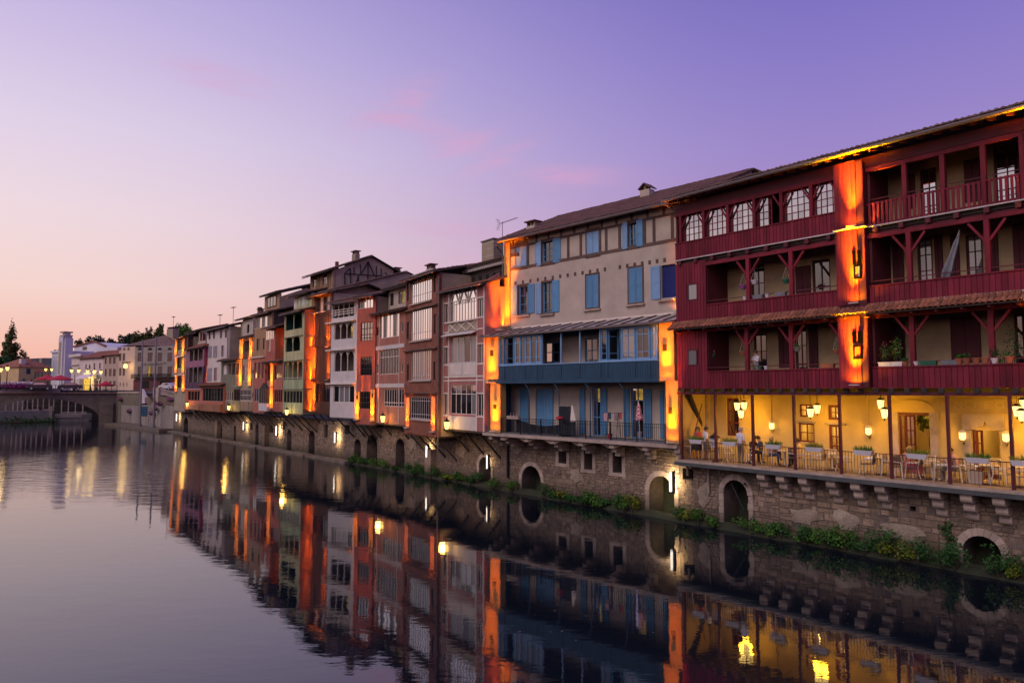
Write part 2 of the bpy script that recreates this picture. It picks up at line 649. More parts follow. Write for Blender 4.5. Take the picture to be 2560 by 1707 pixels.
M['mortar'] = mat('mortar', (.15, .118, .098), .95, .3, 1.5, .3, .7, 14, .05, stain=(.05, .045, .04), stains=.6, tide=True)
M['concrete'] = mat('concrete', (.17, .165, .165), .9, .2, 1.4, .15, .3, 20, .05, stain=(.08, .08, .075), stains=.5)
M['iron'] = mat('iron', (.02, .02, .024), .5, .2, 3, .1, .1, 40, .1, metal=.6)
M['rust'] = mat('rust', (.11, .04, .032), .6, .2, 3, .1, .1, 40, .1, metal=.2)
M['glass'] = glassmat('glass', .13)
M['glass_sky'] = glassmat('glass_sky', .95)
M['glass_mid'] = glassmat('glass_mid', .4)
M['glass_curtain'] = glassmat('glass_curtain', .14, (.2, .21, .22))
M['void'] = mat('void', (.012, .011, .011), .95, .2, 1, .1, 0)  # near-black colour standing in for the shade inside openings
M['lamp_warm'] = emit('lamp_warm', (1, .63, .22), 9)
M['lamp_lantern'] = emit('lamp_lantern', (1, .55, .13), 4)
M['lamp_tube'] = emit('lamp_tube', (1, .86, .72), 3)
M['lamp_bar'] = mat('lamp_bar', (.65, .56, .5), .5)
M['lit_room'] = emit('lit_room', (1, .58, .09), .95, .45)
M['lit_dim'] = emit('lit_dim', (1, .6, .12), .38, .5)


def alight(name, P, rot, energy, col, sx, sy=.06, spread=pi):
    l = bpy.data.lights.new(name, 'AREA')
    l.shape = 'RECTANGLE'
    l.size, l.size_y = sx, sy
    l.energy = energy
    l.color = col
    l.spread = spread
    return l


def point(parent, loc, energy, col, r=.06):
    l = bpy.data.lights.new('lamp_light', 'POINT')
    l.energy = energy
    l.color = col
    l.shadow_soft_size = r
    o = bpy.data.objects.new('lamp_light', l)
    COL.objects.link(o)
    o.parent = parent
    o.location = Vector(loc) - OFF.get(parent.name, Vector((0, 0, 0))) if parent else loc
    return o


ORANGE = (1.0, .185, .0)
NUP = [0]


def uplight(t, x0, x1, yw, z, energy=60, col=ORANGE, out=.2, tilt=.1, spread=None, k=1.0):
    """linear flood lamp fixed at the foot of a pilaster (wall face at yw), shining up along it: housing + real lamps (flood and narrow beam)"""
    w_ = x1 - x0
    g = t.mb(MB().box(x0, x1, yw - out - .05, yw - out + .05, z - .04, z).box((x0 + x1) / 2 - .03, (x0 + x1) / 2 + .03, yw - out, yw - .003, z - .03, z - .012), 'floodlight', M['lamp_bar'])
    for e_, sp_, tl_ in ((energy * .12, 2.7, .05), (energy * .9, .6, .055)):
        l = alight('flood', None, None, e_, col, max(.08, w_ * .9), .05, sp_)
        o = bpy.data.objects.new('flood_lamp', l)
        COL.objects.link(o)
        o.parent = t.root
        o.location = ((x0 + x1) / 2, yw - out, z + .012 - t.zb)
        o.rotation_euler = (pi - tl_, 0, 0)
    NUP[0] += 1
    return g
# ------------------------------------------------------------------ the river line
QA = math.radians(38.3)


def online(c, px, a=QA):
    k = column(px)
    Y = c / (math.tan(a) + k)
    return Vector((k * Y, Y))


QC = 39.6
_qe = Vector((math.sin(QA), -math.cos(QA)))
QP0 = online(QC, 436)
QP1 = online(QC, 2560) + _qe * 9
Q = Fr(QP0, QP1)
FLOOR = 3.3                                     # restaurant terrace


def plain(name, vs, fs, m, kind='structure', label=None, cat=None):
    o = link(name, newmesh(name, vs, fs, m))
    tag(o, label, cat, kind=kind)
    return o


# river bed / ground sheet out to the horizon
M['soil'] = mat('soil', (.03, .036, .02), .95, .3, .3, .2, .3, 6, 0)
plain('ground', [(-5000, -5000, -1.2), (5000, -5000, -1.2), (5000, 5000, -1.2), (-5000, 5000, -1.2)], [(0, 1, 2, 3)], M['soil'])

# water: calm dark mirror by the wall, ripples out in the stream
wm = bpy.data.materials.new('river')
wm.use_nodes = True
t = wm.node_tree
b = t.nodes['Principled BSDF']
b.inputs['Base Color'].default_value = (.007, .011, .017, 1)
b.inputs['Roughness'].default_value = .012
b.inputs['IOR'].default_value = 1.62
b.inputs['Specular IOR Level'].default_value = .5
ge = N(t, 'ShaderNodeNewGeometry')
rot = N(t, 'ShaderNodeMapping')
rot.inputs['Rotation'].default_value = (0, 0, QA)
t.links.new(ge.outputs['Position'], rot.inputs[0])
sp = N(t, 'ShaderNodeSeparateXYZ')
t.links.new(rot.outputs[0], sp.inputs[0])
wv1 = N(t, 'ShaderNodeMapping')
wv1.inputs['Scale'].default_value = (1.0, 1.9, 1)
wv1.inputs['Rotation'].default_value = (0, 0, .25)
t.links.new(ge.outputs['Position'], wv1.inputs[0])
na = N(t, 'ShaderNodeTexNoise', i={'Scale': .55, 'Detail': 2, 'Roughness': .5})
nb = N(t, 'ShaderNodeTexNoise', i={'Scale': 3.2, 'Detail': 3, 'Roughness': .55})
ncl = N(t, 'ShaderNodeTexNoise', i={'Scale': .035, 'Detail': 3, 'Roughness': .55})
for n in (na, nb):
    t.links.new(wv1.outputs[0], n.inputs[0])
t.links.new(ge.outputs['Position'], ncl.inputs[0])
# wind patch: far stream (long way from the camera end) is rougher, broken up by noise
dist = N(t, 'ShaderNodeVectorMath', operation='LENGTH')
t.links.new(ge.outputs['Position'], dist.inputs[0])
dr1 = N(t, 'ShaderNodeMapRange', interpolation_type='SMOOTHSTEP', i={1: 46, 2: 64, 3: 0, 4: 1})
t.links.new(dist.outputs['Value'], dr1.inputs[0])
dr2 = N(t, 'ShaderNodeMapRange', interpolation_type='SMOOTHSTEP', i={1: 94, 2: 112, 3: 1, 4: .25})
t.links.new(dist.outputs['Value'], dr2.inputs[0])
dr = N(t, 'ShaderNodeMath', operation='MULTIPLY')
t.links.new(dr1.outputs[0], dr.inputs[0])
t.links.new(dr2.outputs[0], dr.inputs[1])
side = N(t, 'ShaderNodeMapRange', interpolation_type='SMOOTHSTEP', i={1: 27.5, 2: 22.0, 3: 0, 4: 1})
t.links.new(sp.outputs[0], side.inputs[0])
cr = N(t, 'ShaderNodeMapRange', i={1: .38, 2: .6, 3: .55, 4: 1})
t.links.new(ncl.outputs[0], cr.inputs[0])
m1 = N(t, 'ShaderNodeMath', operation='MULTIPLY')
t.links.new(dr.outputs[0], m1.inputs[0])
t.links.new(side.outputs[0], m1.inputs[1])
m2 = N(t, 'ShaderNodeMath', operation='MULTIPLY')
t.links.new(m1.outputs[0], m2.inputs[0])
t.links.new(cr.outputs[0], m2.inputs[1])
st2 = N(t, 'ShaderNodeMapRange', i={1: 0, 2: 1, 3: .04, 4: .34})
t.links.new(m2.outputs[0], st2.inputs[0])
h1 = N(t, 'ShaderNodeMath', operation='MULTIPLY_ADD')
t.links.new(nb.outputs[0], h1.inputs[0])
h1.inputs[1].default_value = .22
t.links.new(na.outputs[0], h1.inputs[2])
bp = N(t, 'ShaderNodeBump', i={'Distance': .12})
t.links.new(h1.outputs[0], bp.inputs['Height'])
t.links.new(st2.outputs[0], bp.inputs['Strength'])
t.links.new(bp.outputs[0], b.inputs['Normal'])
plain('water', [(-900, -400, 0), (900, -400, 0), (900, 900, 0), (-900, 900, 0)], [(0, 1, 2, 3)], wm)

# the town's ground behind the quay, and the bank over the river (seen only mirrored in the panes)
g0, g1 = QP0 - _qe * 18, QP1 + _qe * 40
nn_ = Q.n
ga, gb = g0 + nn_ * 1.2, g1 + nn_ * 1.2
gc, gd = g1 + nn_ * 300, g0 + nn_ * 300
plain('town_ground', [(p.x, p.y, 2.9) for p in (ga, gb, gc, gd)] + [(p.x, p.y, -1) for p in (ga, gb, gc, gd)], [(0, 1, 2, 3), (0, 4, 5, 1)], M['soil'])
ob = [QP0 - nn_ * 82 - _qe * 60, QP1 - nn_ * 82 + _qe * 70]
vs, fs = [], []
nseg = 70
rr = random.Random(3)
for k in range(nseg + 1):
    p = ob[0].lerp(ob[1], k / nseg)
    q = p - nn_ * 30
    hgt = 13 + 2.2 * math.sin(k * .55) + 1.6 * math.sin(k * 1.7 + 1) + rr.uniform(-.8, .8)
    for P_, z_ in ((p, -.6), (p, 3.2), (p - nn_ * 5, 4), (p - nn_ * 6.5, hgt * .75), (p - nn_ * 9, hgt), (q, hgt * .7)):
        vs.append((P_.x, P_.y, z_))
for k in range(nseg):
    for j in range(5):
        a = k * 6 + j
        fs.append((a, a + 6, a + 7, a + 1))
M['foliage_dark'] = mat('foliage_dark', (.03, .045, .018), .9, .5, .4, .3, .5, 3, 0)
plain('opposite_bank_terrain', vs, fs, M['foliage_dark'])


# ------------------------------------------------------------------ quay wall
def qrect(x0, y0, x1, y1):
    return Q.rect(x0, y0, x1, y1)


TOPZ = 3.02
uB = Q.u(1697)                                   # red | blue boundary
TOPB = 3.85                                      # wall top left of it
ARCH = []                                        # (x0, x1, z_foot, z_spring) round headed openings


def arch(x0, x1, ytop, yfoot=None, sunk=True):
    a, b_ = Q.u(x0), Q.u(x1)
    zt = Q.z((x0 + x1) / 2, ytop)
    r = (b_ - a) / 2
    zf = -.6 if yfoot is None else Q.z(x1, yfoot)
    rise = min(r, (zt - zf) * .6)
    ARCH.append((a, b_, zf, zt - rise, zt))


arch(2391, 2486, 1337)
arch(1805, 1864, 1199)
arch(1620, 1682, 1189)
arch(1305, 1353, 1164)
arch(1199, 1228, 1142)
arch(991, 1013, 1096)
arch(919, 945, 1087)
arch(888, 904, 1097)
arch(774, 789, 1076)
arch(720, 731, 1073)
arch(675, 685, 1063, 1082)
arch(658, 667, 1060)
arch(641, 649, 1059)
arch(628, 634, 1057, 1075)
arch(587, 593, 1064)
arch(547, 558, 1058)
arch(462, 473, 1043)
RECTS = [qrect(*r) for r in ((1397, 1128, 1417, 1159), (1461, 1126, 1482, 1175), (1532, 1130, 1556, 1183), (1706, 1158, 1733, 1200), (862, 1062, 873, 1086), (811, 1061, 819, 1094), (708, 1054, 713, 1075), (2274, 1264, 2290, 1279))]
RECTS = [(a, b_, c, min(d, (TOPB if b_ < uB else TOPZ) - .25)) for a, b_, c, d in RECTS]

quay = T('quay_wall', 'long rubble stone river wall with arched openings below the houses', 'wall', Q.P0, Q.ang, -.6, kind='thing')
mb = MB()
holes = [(a, b_, zf, zt) for a, b_, zf, zs, zt in ARCH] + RECTS
mb.grid(0, uB, -.6, TOPB, 0, .8, [h for h in holes if h[1] < uB])
mb.grid(uB, Q.w, -.6, TOPZ, 0, .8, [h for h in holes if h[0] >= uB])


def archpts(a, b_, zs, zt, n=12, grow=0.):
    c, r = (a + b_) / 2, (b_ - a) / 2 + grow
    return [(c - r * math.cos(pi * k / n), zs + (zt - zs + grow) * math.sin(pi * k / n)) for k in range(n + 1)]


for a, b_, zf, zs, zt in ARCH:                    # spandrels turn the square holes into arches
    pts = archpts(a, b_, zs, zt)
    h = len(pts) // 2
    for seg, cor in ((pts[:h + 1], (a, zt)), (pts[h:], (b_, zt))):
        for k in range(len(seg) - 1):
            p, q = seg[k], seg[k + 1]
            pr = MB()
            if cor[0] == a:
                mb.prism([cor, p, q], 0, .8)
            else:
                mb.prism([cor, p, q], 0, .8)
quay.mb(mb, 'core', M['mortar'])
# dark cellars behind the openings
for a, b_, zf, zs, zt in ARCH:
    dp = 5 if (b_ - a) > 1.0 else 2.2
    zf2 = max(zf, -.6)
    c = MB().box(a - .1, a, .8, dp, zf2, zt + .1).box(b_, b_ + .1, .8, dp, zf2, zt + .1).box(a - .1, b_ + .1, dp, dp + .1, zf2, zt + .2).box(a - .1, b_ + .1, .8, dp, zt, zt + .12)
    quay.mb(c, 'cellar', M['mortar'])
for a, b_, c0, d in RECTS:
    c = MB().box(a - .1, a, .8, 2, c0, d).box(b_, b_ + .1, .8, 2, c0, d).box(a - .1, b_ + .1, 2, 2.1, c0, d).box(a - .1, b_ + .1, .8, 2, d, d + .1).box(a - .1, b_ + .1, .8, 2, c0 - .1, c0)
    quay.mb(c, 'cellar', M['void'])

# stones
rs_ = random.Random(5)


def inarch(x, z, g=0.):
    for a, b_, zf, zs, zt in ARCH:
        if a - g < x < b_ + g and zf - g < z:
            if z < zs:
                return True
            c, r = (a + b_) / 2, (b_ - a) / 2 + g
            hh = zt - zs + g
            if ((x - c) / r) ** 2 + ((z - zs) / hh) ** 2 < 1:
                return True
    return any(a - g < x < b_ + g and c0 - g < z < d + g for a, b_, c0, d in RECTS)


def stoneverts(x0, x1, z0, z1, pr, rg):
    j = lambda s_: rg.uniform(-s_, s_)
    ch = .022
    vs_ = [(x0 + j(.012), .03, z0 + j(.012)), (x1 + j(.012), .03, z0 + j(.012)), (x1 + j(.012), .03, z1 + j(.012)), (x0 + j(.012), .03, z1 + j(.012))]
    fr = [(x0 + ch + j(.01), -pr * .7 + j(.012), z0 + ch + j(.01)), (x1 - ch + j(.01), -pr + j(.012), z0 + ch + j(.01)), (x1 - ch + j(.01), -pr + j(.012), z1 - ch + j(.01)), (x0 + ch + j(.01), -pr * .8 + j(.012), z1 - ch + j(.01))]
    fs_ = [(4, 5, 6, 7), (0, 1, 5, 4), (1, 2, 6, 5), (2, 3, 7, 6), (3, 0, 4, 7)]
    return vs_ + fr, fs_


allst = []
seg0 = 0.
while seg0 < Q.w:                                  # courses break every few metres, as in a wall patched over centuries
    seg1 = min(Q.w, seg0 + rs_.uniform(1.6, 4.2))
    if seg0 < uB < seg1:
        seg1 = uB
    top = TOPB if seg1 <= uB + .01 else TOPZ
    style = rs_.random()
    z = -.1 - rs_.uniform(0, .2)
    while z < top - .1:
        hgt = rs_.uniform(.13, .22) if style < .3 else rs_.uniform(.2, .34)
        hgt = min(hgt, top - .02 - z)
        if hgt < .08:
            break
        x = seg0
        while x < seg1 - .05:
            wd = rs_.uniform(.16, .45) if style < .3 else rs_.choice((rs_.uniform(.24, .5), rs_.uniform(.4, .95)))
            x1 = min(seg1 + rs_.uniform(-.02, .05), x + wd)
            if seg1 - x1 < .15:
                x1 = seg1
            zz1 = z + hgt - .014
            dz0, dz1 = rs_.uniform(-.012, .012), rs_.uniform(-.012, .012)
            pts = [(x + .03, z + .03), (x1 - .03, z + .03), (x + .03, zz1 - .03), (x1 - .03, zz1 - .03), ((x + x1) / 2, (z + zz1) / 2), ((x + x1) / 2, z + .03), ((x + x1) / 2, zz1 - .03)]
            if x > .1 and x1 < Q.w and not any(inarch(px_, pz_, .0) for px_, pz_ in pts) and rs_.random() > .09:
                if hgt > .26 and rs_.random() < .3:
                    zm = z + hgt * rs_.uniform(.4, .6)
                    allst.append((x, x1 - .014, z + dz0, zm - .007))
                    allst.append((x, x1 - .014, zm + .007, zz1 + dz1))
                else:
                    allst.append((x, x1 - .014, z + dz0, zz1 + dz1))
            x = x1
        z += hgt
    seg0 = seg1
allst.sort(key=lambda s_: -(s_[0] + s_[1]))
vis = [s_ for s_ in allst if s_[0] < Q.u(2560, 1300) + .3]
near = [s_ for s_ in vis if s_[1] - s_[0] > .3 and s_[3] - s_[2] > .15][:300]
nset = set(near)
for (a, b_, c, d) in near:
    vs_, fs_ = stoneverts(a, b_, c, d, rs_.uniform(.012, .05), rs_)
    mbs = MB().add(vs_, fs_)
    quay.mb(mbs, 'stone', M['stone'])
mbs = MB()
M['stone_mix'] = mat('stone_mix', (.235, .175, .125), .92, .5, 2.6, .3, .6, 22, .0, stain=(.07, .062, .052), stains=.7, sscale=.8, tide=True)
for s_ in allst:
    if s_ in nset:
        continue
    vs_, fs_ = stoneverts(*s_, rs_.uniform(.008, .05), rs_)
    mbs.add(vs_, fs_)
o = quay.mb(mbs, 'masonry', M['stone_mix'])
o['kind'] = 'stuff'
# dressed stones round the larger arches
for a, b_, zf, zs, zt in ARCH[:5]:
    n = 11
    inn, out = archpts(a, b_, zs, zt, n), archpts(a, b_, zs, zt, n, .3)
    for k in range(n):
        p = [inn[k], out[k], out[k + 1], inn[k + 1]]
        c_ = (sum(q[0] for q in p) / 4, sum(q[1] for q in p) / 4)
        p = [(c_[0] + (x_ - c_[0]) * .955, c_[1] + (z_ - c_[1]) * .955) for x_, z_ in p]
        quay.prism('voussoir', M['stone_pale'], p, -.06, .1)
    z = .05
    while z < zs - .1:
        h = min(.34, zs - z)
        for x0, x1 in ((a - .3, a - .005), (b_ + .005, b_ + .3)):
            quay.box('jamb_stone', M['stone_pale'], x0 + rs_.uniform(0, .06), x1, -.055, .1, z, z + h - .015)
        z += h
for a, b_, c0, d in RECTS[:3]:
    for x0, x1 in ((a - .26, a - .005), (b_ + .005, b_ + .26)):
        quay.box('jamb_stone', M['stone_pale'], x0, x1, -.05, .1, c0, d)
    quay.box('sill', M['stone_pale'], a - .3, b_ + .3, -.06, .1, c0 - .2, c0 - .004)
# pipe stubs and down pipes
for x, y0, y1 in ((1774, 1170, 1232), (1722, 1158, 1188)):
    u_ = Q.u(x, y0)
    quay.cyl('drain_pipe', M['stone_pale'], (u_, -.12, Q.z(x, y0)), (u_, -.12, Q.z(x, y1)), .06)
u_ = Q.u(1273, 1150)
quay.cyl('drain_pipe', M['iron'], (u_, -.12, TOPB), (u_, -.12, Q.z(1273, 1194)), .09)
u0 = Q.u(1832, 1208)
quay.cyl('iron_bar', M['iron'], (u0, -.1, Q.z(1832, 1208)), (Q.u(1876, 1275), -.5, Q.z(1876, 1275)), .05)
quay.cyl('iron_bar', M['iron'], (Q.u(1850, 1212), .3, Q.z(1850, 1212)), (Q.u(1877, 1206), -.45, Q.z(1877, 1206)), .045)
for px in (1085, 552, 672):                       # stone buttresses dropping into the water
    u_ = Q.u(px)
    quay.box('buttress', M['stone'], u_ - .45, u_ + .45, -.55, .02, -.6, 2.7 if px != 1085 else 2.2)

# footing: ledge left of the brick house, earth bank to the right
M['ledge'] = mat('ledge', (.17, .14, .11), .9, .3, 1.2, .2, .4, 12, 0, stain=(.05, .05, .04), stains=.6)
ul = Q.u(890)
fo = T('stone_footing', 'low stone ledge at the foot of the river wall, left of the shrubs', 'ledge', Q.P0, Q.ang, -.6)
for k in range(14):
    a, b_ = ul * k / 14, ul * (k + 1) / 14
    fo.box('footing_block', M['ledge'], a + .02, b_ - .02, -.95 - .1 * (k % 3), -.004, -.6, .16 + .05 * (k % 2))
vs, fs = [], []
uR = Q.w
nx_ = 120
for k in range(nx_ + 1):
    u_ = ul + (uR - ul) * k / nx_
    wv = .5 + .25 * math.sin(k * .7) + .15 * math.sin(k * 2.1)
    for y_, z_ in ((.05, .3), (-.15 - wv * .2, .2), (-.3 - wv * .3, .04), (-.5 - wv * .4, -.25)):
        p = Q.world(u_, y_)
        vs.append((p.x, p.y, z_ + .04 * math.sin(k * 1.3)))
for k in range(nx_):
    for j in range(3):
        a = k * 4 + j
        fs.append((a, a + 1, a + 5, a + 4))
plain('river_bank_soil', vs, fs, M['soil'])

# patches of old lime render clinging to the stones
M['old_render'] = mat('old_render', (.30, .245, .19), .95, .35, 1.3, .3, .6, 16, .2, stain=(.1, .085, .065), stains=.7, sscale=1.4, tide=True)
rp = random.Random(21)
for px, py, rx, rz in ((1290, 1120, .9, .5), (1440, 1190, .8, .45), (1580, 1160, 1.0, .6), (1700, 1225, .7, .6), (1760, 1240, .5, .7), (1905, 1250, .8, .4), (2010, 1290, .9, .4), (2120, 1300, .7, .5), (2250, 1330, 1.0, .4), (2330, 1300, .6, .5), (2530, 1370, .8, .5), (1150, 1130, .7, .5), (1030, 1110, .8, .6), (900, 1075, 1.0, .5), (760, 1062, 1.3, .6)):
    u_, z_ = Q.loc(px, py, -.06)
    n = 15
    pts = []
    for k in range(n):
        an = 2 * pi * k / n
        r_ = rp.uniform(.55, 1.1)
        pts.append((u_ + math.cos(an) * rx * r_, max(.3, min((TOPB if u_ < uB else TOPZ) - .05, z_ + math.sin(an) * rz * r_))))
    if not any(inarch(x_, zz_, .32) for x_, zz_ in pts):
        quay.prism('render_patch', M['old_render'], pts, -.058, .02)
# leaves adrift on the river
M['drift'] = mat('drift', (.16, .17, .10), .7, .3, 9)
g = MB()
for k in range(150):
    p = ground(rp.uniform(1150, 2550), rp.uniform(1290, 1600), .003)
    if (p - Q.P0).dot(Q.n) > -1.6:
        continue
    a_ = rp.uniform(0, 6.28)
    s_ = rp.uniform(.02, .05)
    dx, dy = Vector((math.cos(a_), math.sin(a_), 0)) * s_, Vector((-math.sin(a_), math.cos(a_), 0)) * s_ * .6
    c = Vector((p.x, p.y, .004))
    g.add([c - dx, c + dy, c + dx + Vector((0, 0, .006)), c - dy], [(0, 1, 2, 3)])
o = g.obj('drifting_leaves', M['drift'], None, (0, 0, 0))
tag(o, 'tiny leaves adrift on the dark water below the terrace', 'leaves', kind='stuff')
# ------------------------------------------------------------------ the red timber house
RA_ = math.radians(38.25)
RP0 = ground(1697, 1147, FLOOR)
RF = Fr(RP0, RP0 + Vector((math.sin(RA_), -math.cos(RA_))) * (RF_W if 'RF_W' in globals() else 22.0))
yq = (Q.P0 - RF.P0).dot(RF.n)                     # quay face in this frame


def ravg(*pts):
    return sum(RF.z(x, y) for x, y in pts) / len(pts)


zE = ravg((1700, 500), (2560, 283))               # gutter
z3h = ravg((1704, 537), (2100, 450), (2560, 340))
z3s = ravg((1704, 605), (2101, 530))
z3f = ravg((1697, 652), (2178, 566), (2560, 501))
z2h = ravg((1772, 661), (2103, 608), (2560, 537))
z2s = ravg((1771, 759), (2111, 723), (2560, 675))
z2f = ravg((1698, 804), (2160, 767))
zLe = sum(RF.z(x, y, -.65) for x, y in ((1686, 819), (2160, 789), (2560, 748))) / 3
z1h = ravg((1770, 826), (2105, 802), (2560, 771))
z1s = ravg((1771, 926), (2112, 919), (2560, 911))
z1f = ravg((1698, 970), (2200, 970), (2560, 971))
zTh = ravg((1700, 986), (2100, 987), (2560, 990))
XR = 22.0                                          # the house runs on past the picture's edge
uX = lambda px, py=HY, off=0.: RF.u(px, py, off)
LG = 1.8                                           # loggia depth
TB = 2.3                                           # terrace depth
M['glass_loft'] = glassmat('glass_loft', .45, (.05, .04, .04))
rh = T('timber_house', 'large dark red timber house with three loggia floors over the lit terrace', 'house', RF.P0, RF.ang, z1f)
rw, rd = M['redwood'], M['redwood_dark']
xb0, xb1 = uX(2112), uX(2182)                      # lit bay
REDLIT = (1, .50, .0)
xi = uX(1771)                                      # left edge of the openings
# floors, ceilings, ends
for zf, nm in ((z3f, 'floor_slab'), (z2f, 'floor_slab')):
    rh.box(nm, M['darkwood'], .05, XR - .05, .06, 9, zf - .18, zf - .02)
rh.box('floor_slab', M['darkwood'], .05, XR - .05, .1, 9, z1f + .03, z1f + .2)
rh.box('attic_floor', M['darkwood'], .05, XR - .05, .1, 9, zE - .35, zE - .28)
rh.box('end_wall', rd, 0, .1, .06, LG, z1f, zE - .3)
rh.box('end_wall', M['plaster_grey'], 0, .12, LG, 9, z1f, zE - .2)
rh.box('end_wall', M['plaster_grey'], XR - .12, XR, .1, 9, z1f, zE - .2)
# partitions beside the bay and left of the openings
for x in (xi - .1, xb0 - .12, xb1 + .02):
    rh.box('partition', rd, x, x + .1, .1, LG, z1f + .2, z3f - .2)
rh.box('partition', rd, xb0 - .12, xb0 - .02, .1, LG, z3f, zE - .36)
rh.box('partition', rd, xb1 + .02, xb1 + .12, .1, LG, z3f, zE - .36)


def bw(x0, y0, x1, y1):
    return RF.rect(x0, y0, x1, y1, LG)


# back walls of the loggias with their openings
def backwall(zf, zc, ops, par=None):
    holes_, x_ = [], []
    for r in ops:
        a, b_, c, d = bw(*r[1])
        c = max(c, zf + .02) if r[0] != 'door' else zf + .02
        d = min(d, zc - .12)
        holes_.append((a, b_, c, d))
        x_.append((r[0], a, b_, c, d) + tuple(r[2:]))
    rh.wall('back_wall', M['ochre'], .12, XR - .12, zf, zc, LG, LG + .2, holes_)
    for e in x_:
        k, a, b_, c, d = e[:5]
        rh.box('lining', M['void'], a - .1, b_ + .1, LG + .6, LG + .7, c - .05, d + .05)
        if k in ('door', 'win'):
            g = e[5] if len(e) > 5 else M['glass']
            rh.window(a, b_, c, d, LG + .06, 2 * (e[6] if len(e) > 6 else 1), e[7] if len(e) > 7 else 3, rd, g, .08, .035)
        elif k == 'shut':
            n = max(2, round((b_ - a) / .55))
            for q in range(n):
                p0, p1 = a + (b_ - a) * q / n, a + (b_ - a) * (q + 1) / n
                rh.mb(MB().box(p0 + .008, p1 - .008, LG - .05, LG - .01, c, d).box(p0 + .03, p1 - .03, LG - .075, LG - .051, c + .25, c + .35).box(p0 + .03, p1 - .03, LG - .075, LG - .051, d - .35, d - .25), 'shutter', rd)


backwall(z3f, zE - .36, [('door', (2299, 426, 2344, 520), M['glass_loft'], 1, 3), ('shut', (2409, 403, 2454, 500)), ('door', (2482, 365, 2552, 480), M['glass_loft'], 1, 3),
                         ('shut', (2268, 440, 2290, 520)), ('shut', (2352, 415, 2370, 520))])
backwall(z2f, z3f - .2, [('door', (1877, 664, 1912, 736)), ('shut', (1989, 668, 2028, 730)), ('door', (2030, 652, 2077, 730), M['lit_red'] if 'lit_red' in M else M['glass'], 1, 2),
                         ('door', (2292, 596, 2334, 700), M['glass_curtain'], 1, 4), ('shut', (2335, 590, 2360, 700)), ('shut', (2375, 588, 2402, 700)), ('door', (2413, 588, 2460, 690), M['glass_curtain'], 1, 4),
                         ('shut', (2476, 575, 2499, 690)), ('shut', (2530, 562, 2570, 690)), ('shut', (2230, 610, 2262, 705))])
backwall(z1f + .2, z2f - .2, [('door', (1884, 836, 1918, 918), M['glass'], 1, 3), ('shut', (1946, 820, 1974, 918)), ('door', (1987, 815, 2019, 918)), ('shut', (2021, 813, 2047, 918)),
                              ('door', (2228, 805, 2266, 910)), ('shut', (2375, 795, 2455, 905)), ('door', (2534, 785, 2580, 905), M['glass'], 1, 4)])


# cladding, board by board
def clad(x0, x1, z0, z1, y=-.03, pitch=.175, holes=(), par=None, m=None):
    n = max(1, round((x1 - x0) / pitch))
    p = (x1 - x0) / n
    for k in range(n):
        a, b_ = x0 + k * p + .011, x0 + (k + 1) * p - .011
        segs = [(z0, z1)]
        for h in holes:
            if b_ > h[0] and a < h[1]:
                segs = [(z0, h[2]), (h[3], z1)]
        for s0, s1 in segs:
            d_ = RD.choice((0, .004, .008))
            rh.box('plank', m or rw, a, b_, y - d_, y + .03, s0, s1, par)


zfl = lambda z_: z_ - .02
# backing boards so that joints stay dark
rh.box('backing', rd, .02, xb0 - .03, .004, .05, z3f, z3s - .05)
clad(0, xb0 - .02, z3f + .03, z3s - .04)
w2 = RF.rect(1720, 711, 1745, 749)
w1 = RF.rect(1720, 874, 1744, 913)
rh.wall('backing', rd, .02, xi - .02, z2f + .0, z3f - .22, .004, .05, [w2])
rh.wall('backing', rd, .02, xi - .02, z1f + .02, zLe - .1, .004, .05, [w1])
clad(0, xi, z2f + .04, z3f - .2, holes=[w2])
clad(0, xi, z1f, zLe - .08, holes=[w1])
for wn, g in ((w2, M['glass_curtain']), (w1, M['glass_curtain'])):
    rh.window(wn[0] - .02, wn[1] + .02, wn[2] - .02, wn[3] + .02, -.05, 1, 1, rd, g, .07)
for x0, x1 in ((xi, xb0 - .02), (xb1 + .02, XR)):
    rh.box('backing', rd, x0 + .02, x1 - .02, .004, .05, z2f, z2s - .05)
    rh.box('backing', rd, x0 + .02, x1 - .02, .004, .05, z1f + .02, z1s - .05)
    clad(x0, x1, z2f + .04, z2s - .04, pitch=.178 if x0 < xb0 else .2)
    clad(x0, x1, z1f, z1s - .04, pitch=.178 if x0 < xb0 else .2)
    rh.box('rail_cap', rw, x0, x1, -.075, .09, z2s - .04, z2s + .01)
    rh.box('rail_cap', rw, x0, x1, -.075, .09, z1s - .04, z1s + .01)
    rh.box('hand_rail', rd, x0, x1, .0, .035, z2s + .17, z2s + .205)
    rh.box('hand_rail', rd, x0, x1, .0, .035, z1s + .17, z1s + .205)
rh.box('rail_cap', rw, 0, xb0 - .02, -.075, .09, z3s - .04, z3s + .01)
rh.box('drip_board', M['zinc'], -.03, xb0 - .02, -.11, .05, z3f - .03, z3f + .02)
rh.box('drip_board', M['zinc'], xb1 + .02, XR, -.11, .05, z3f - .03, z3f + .02)

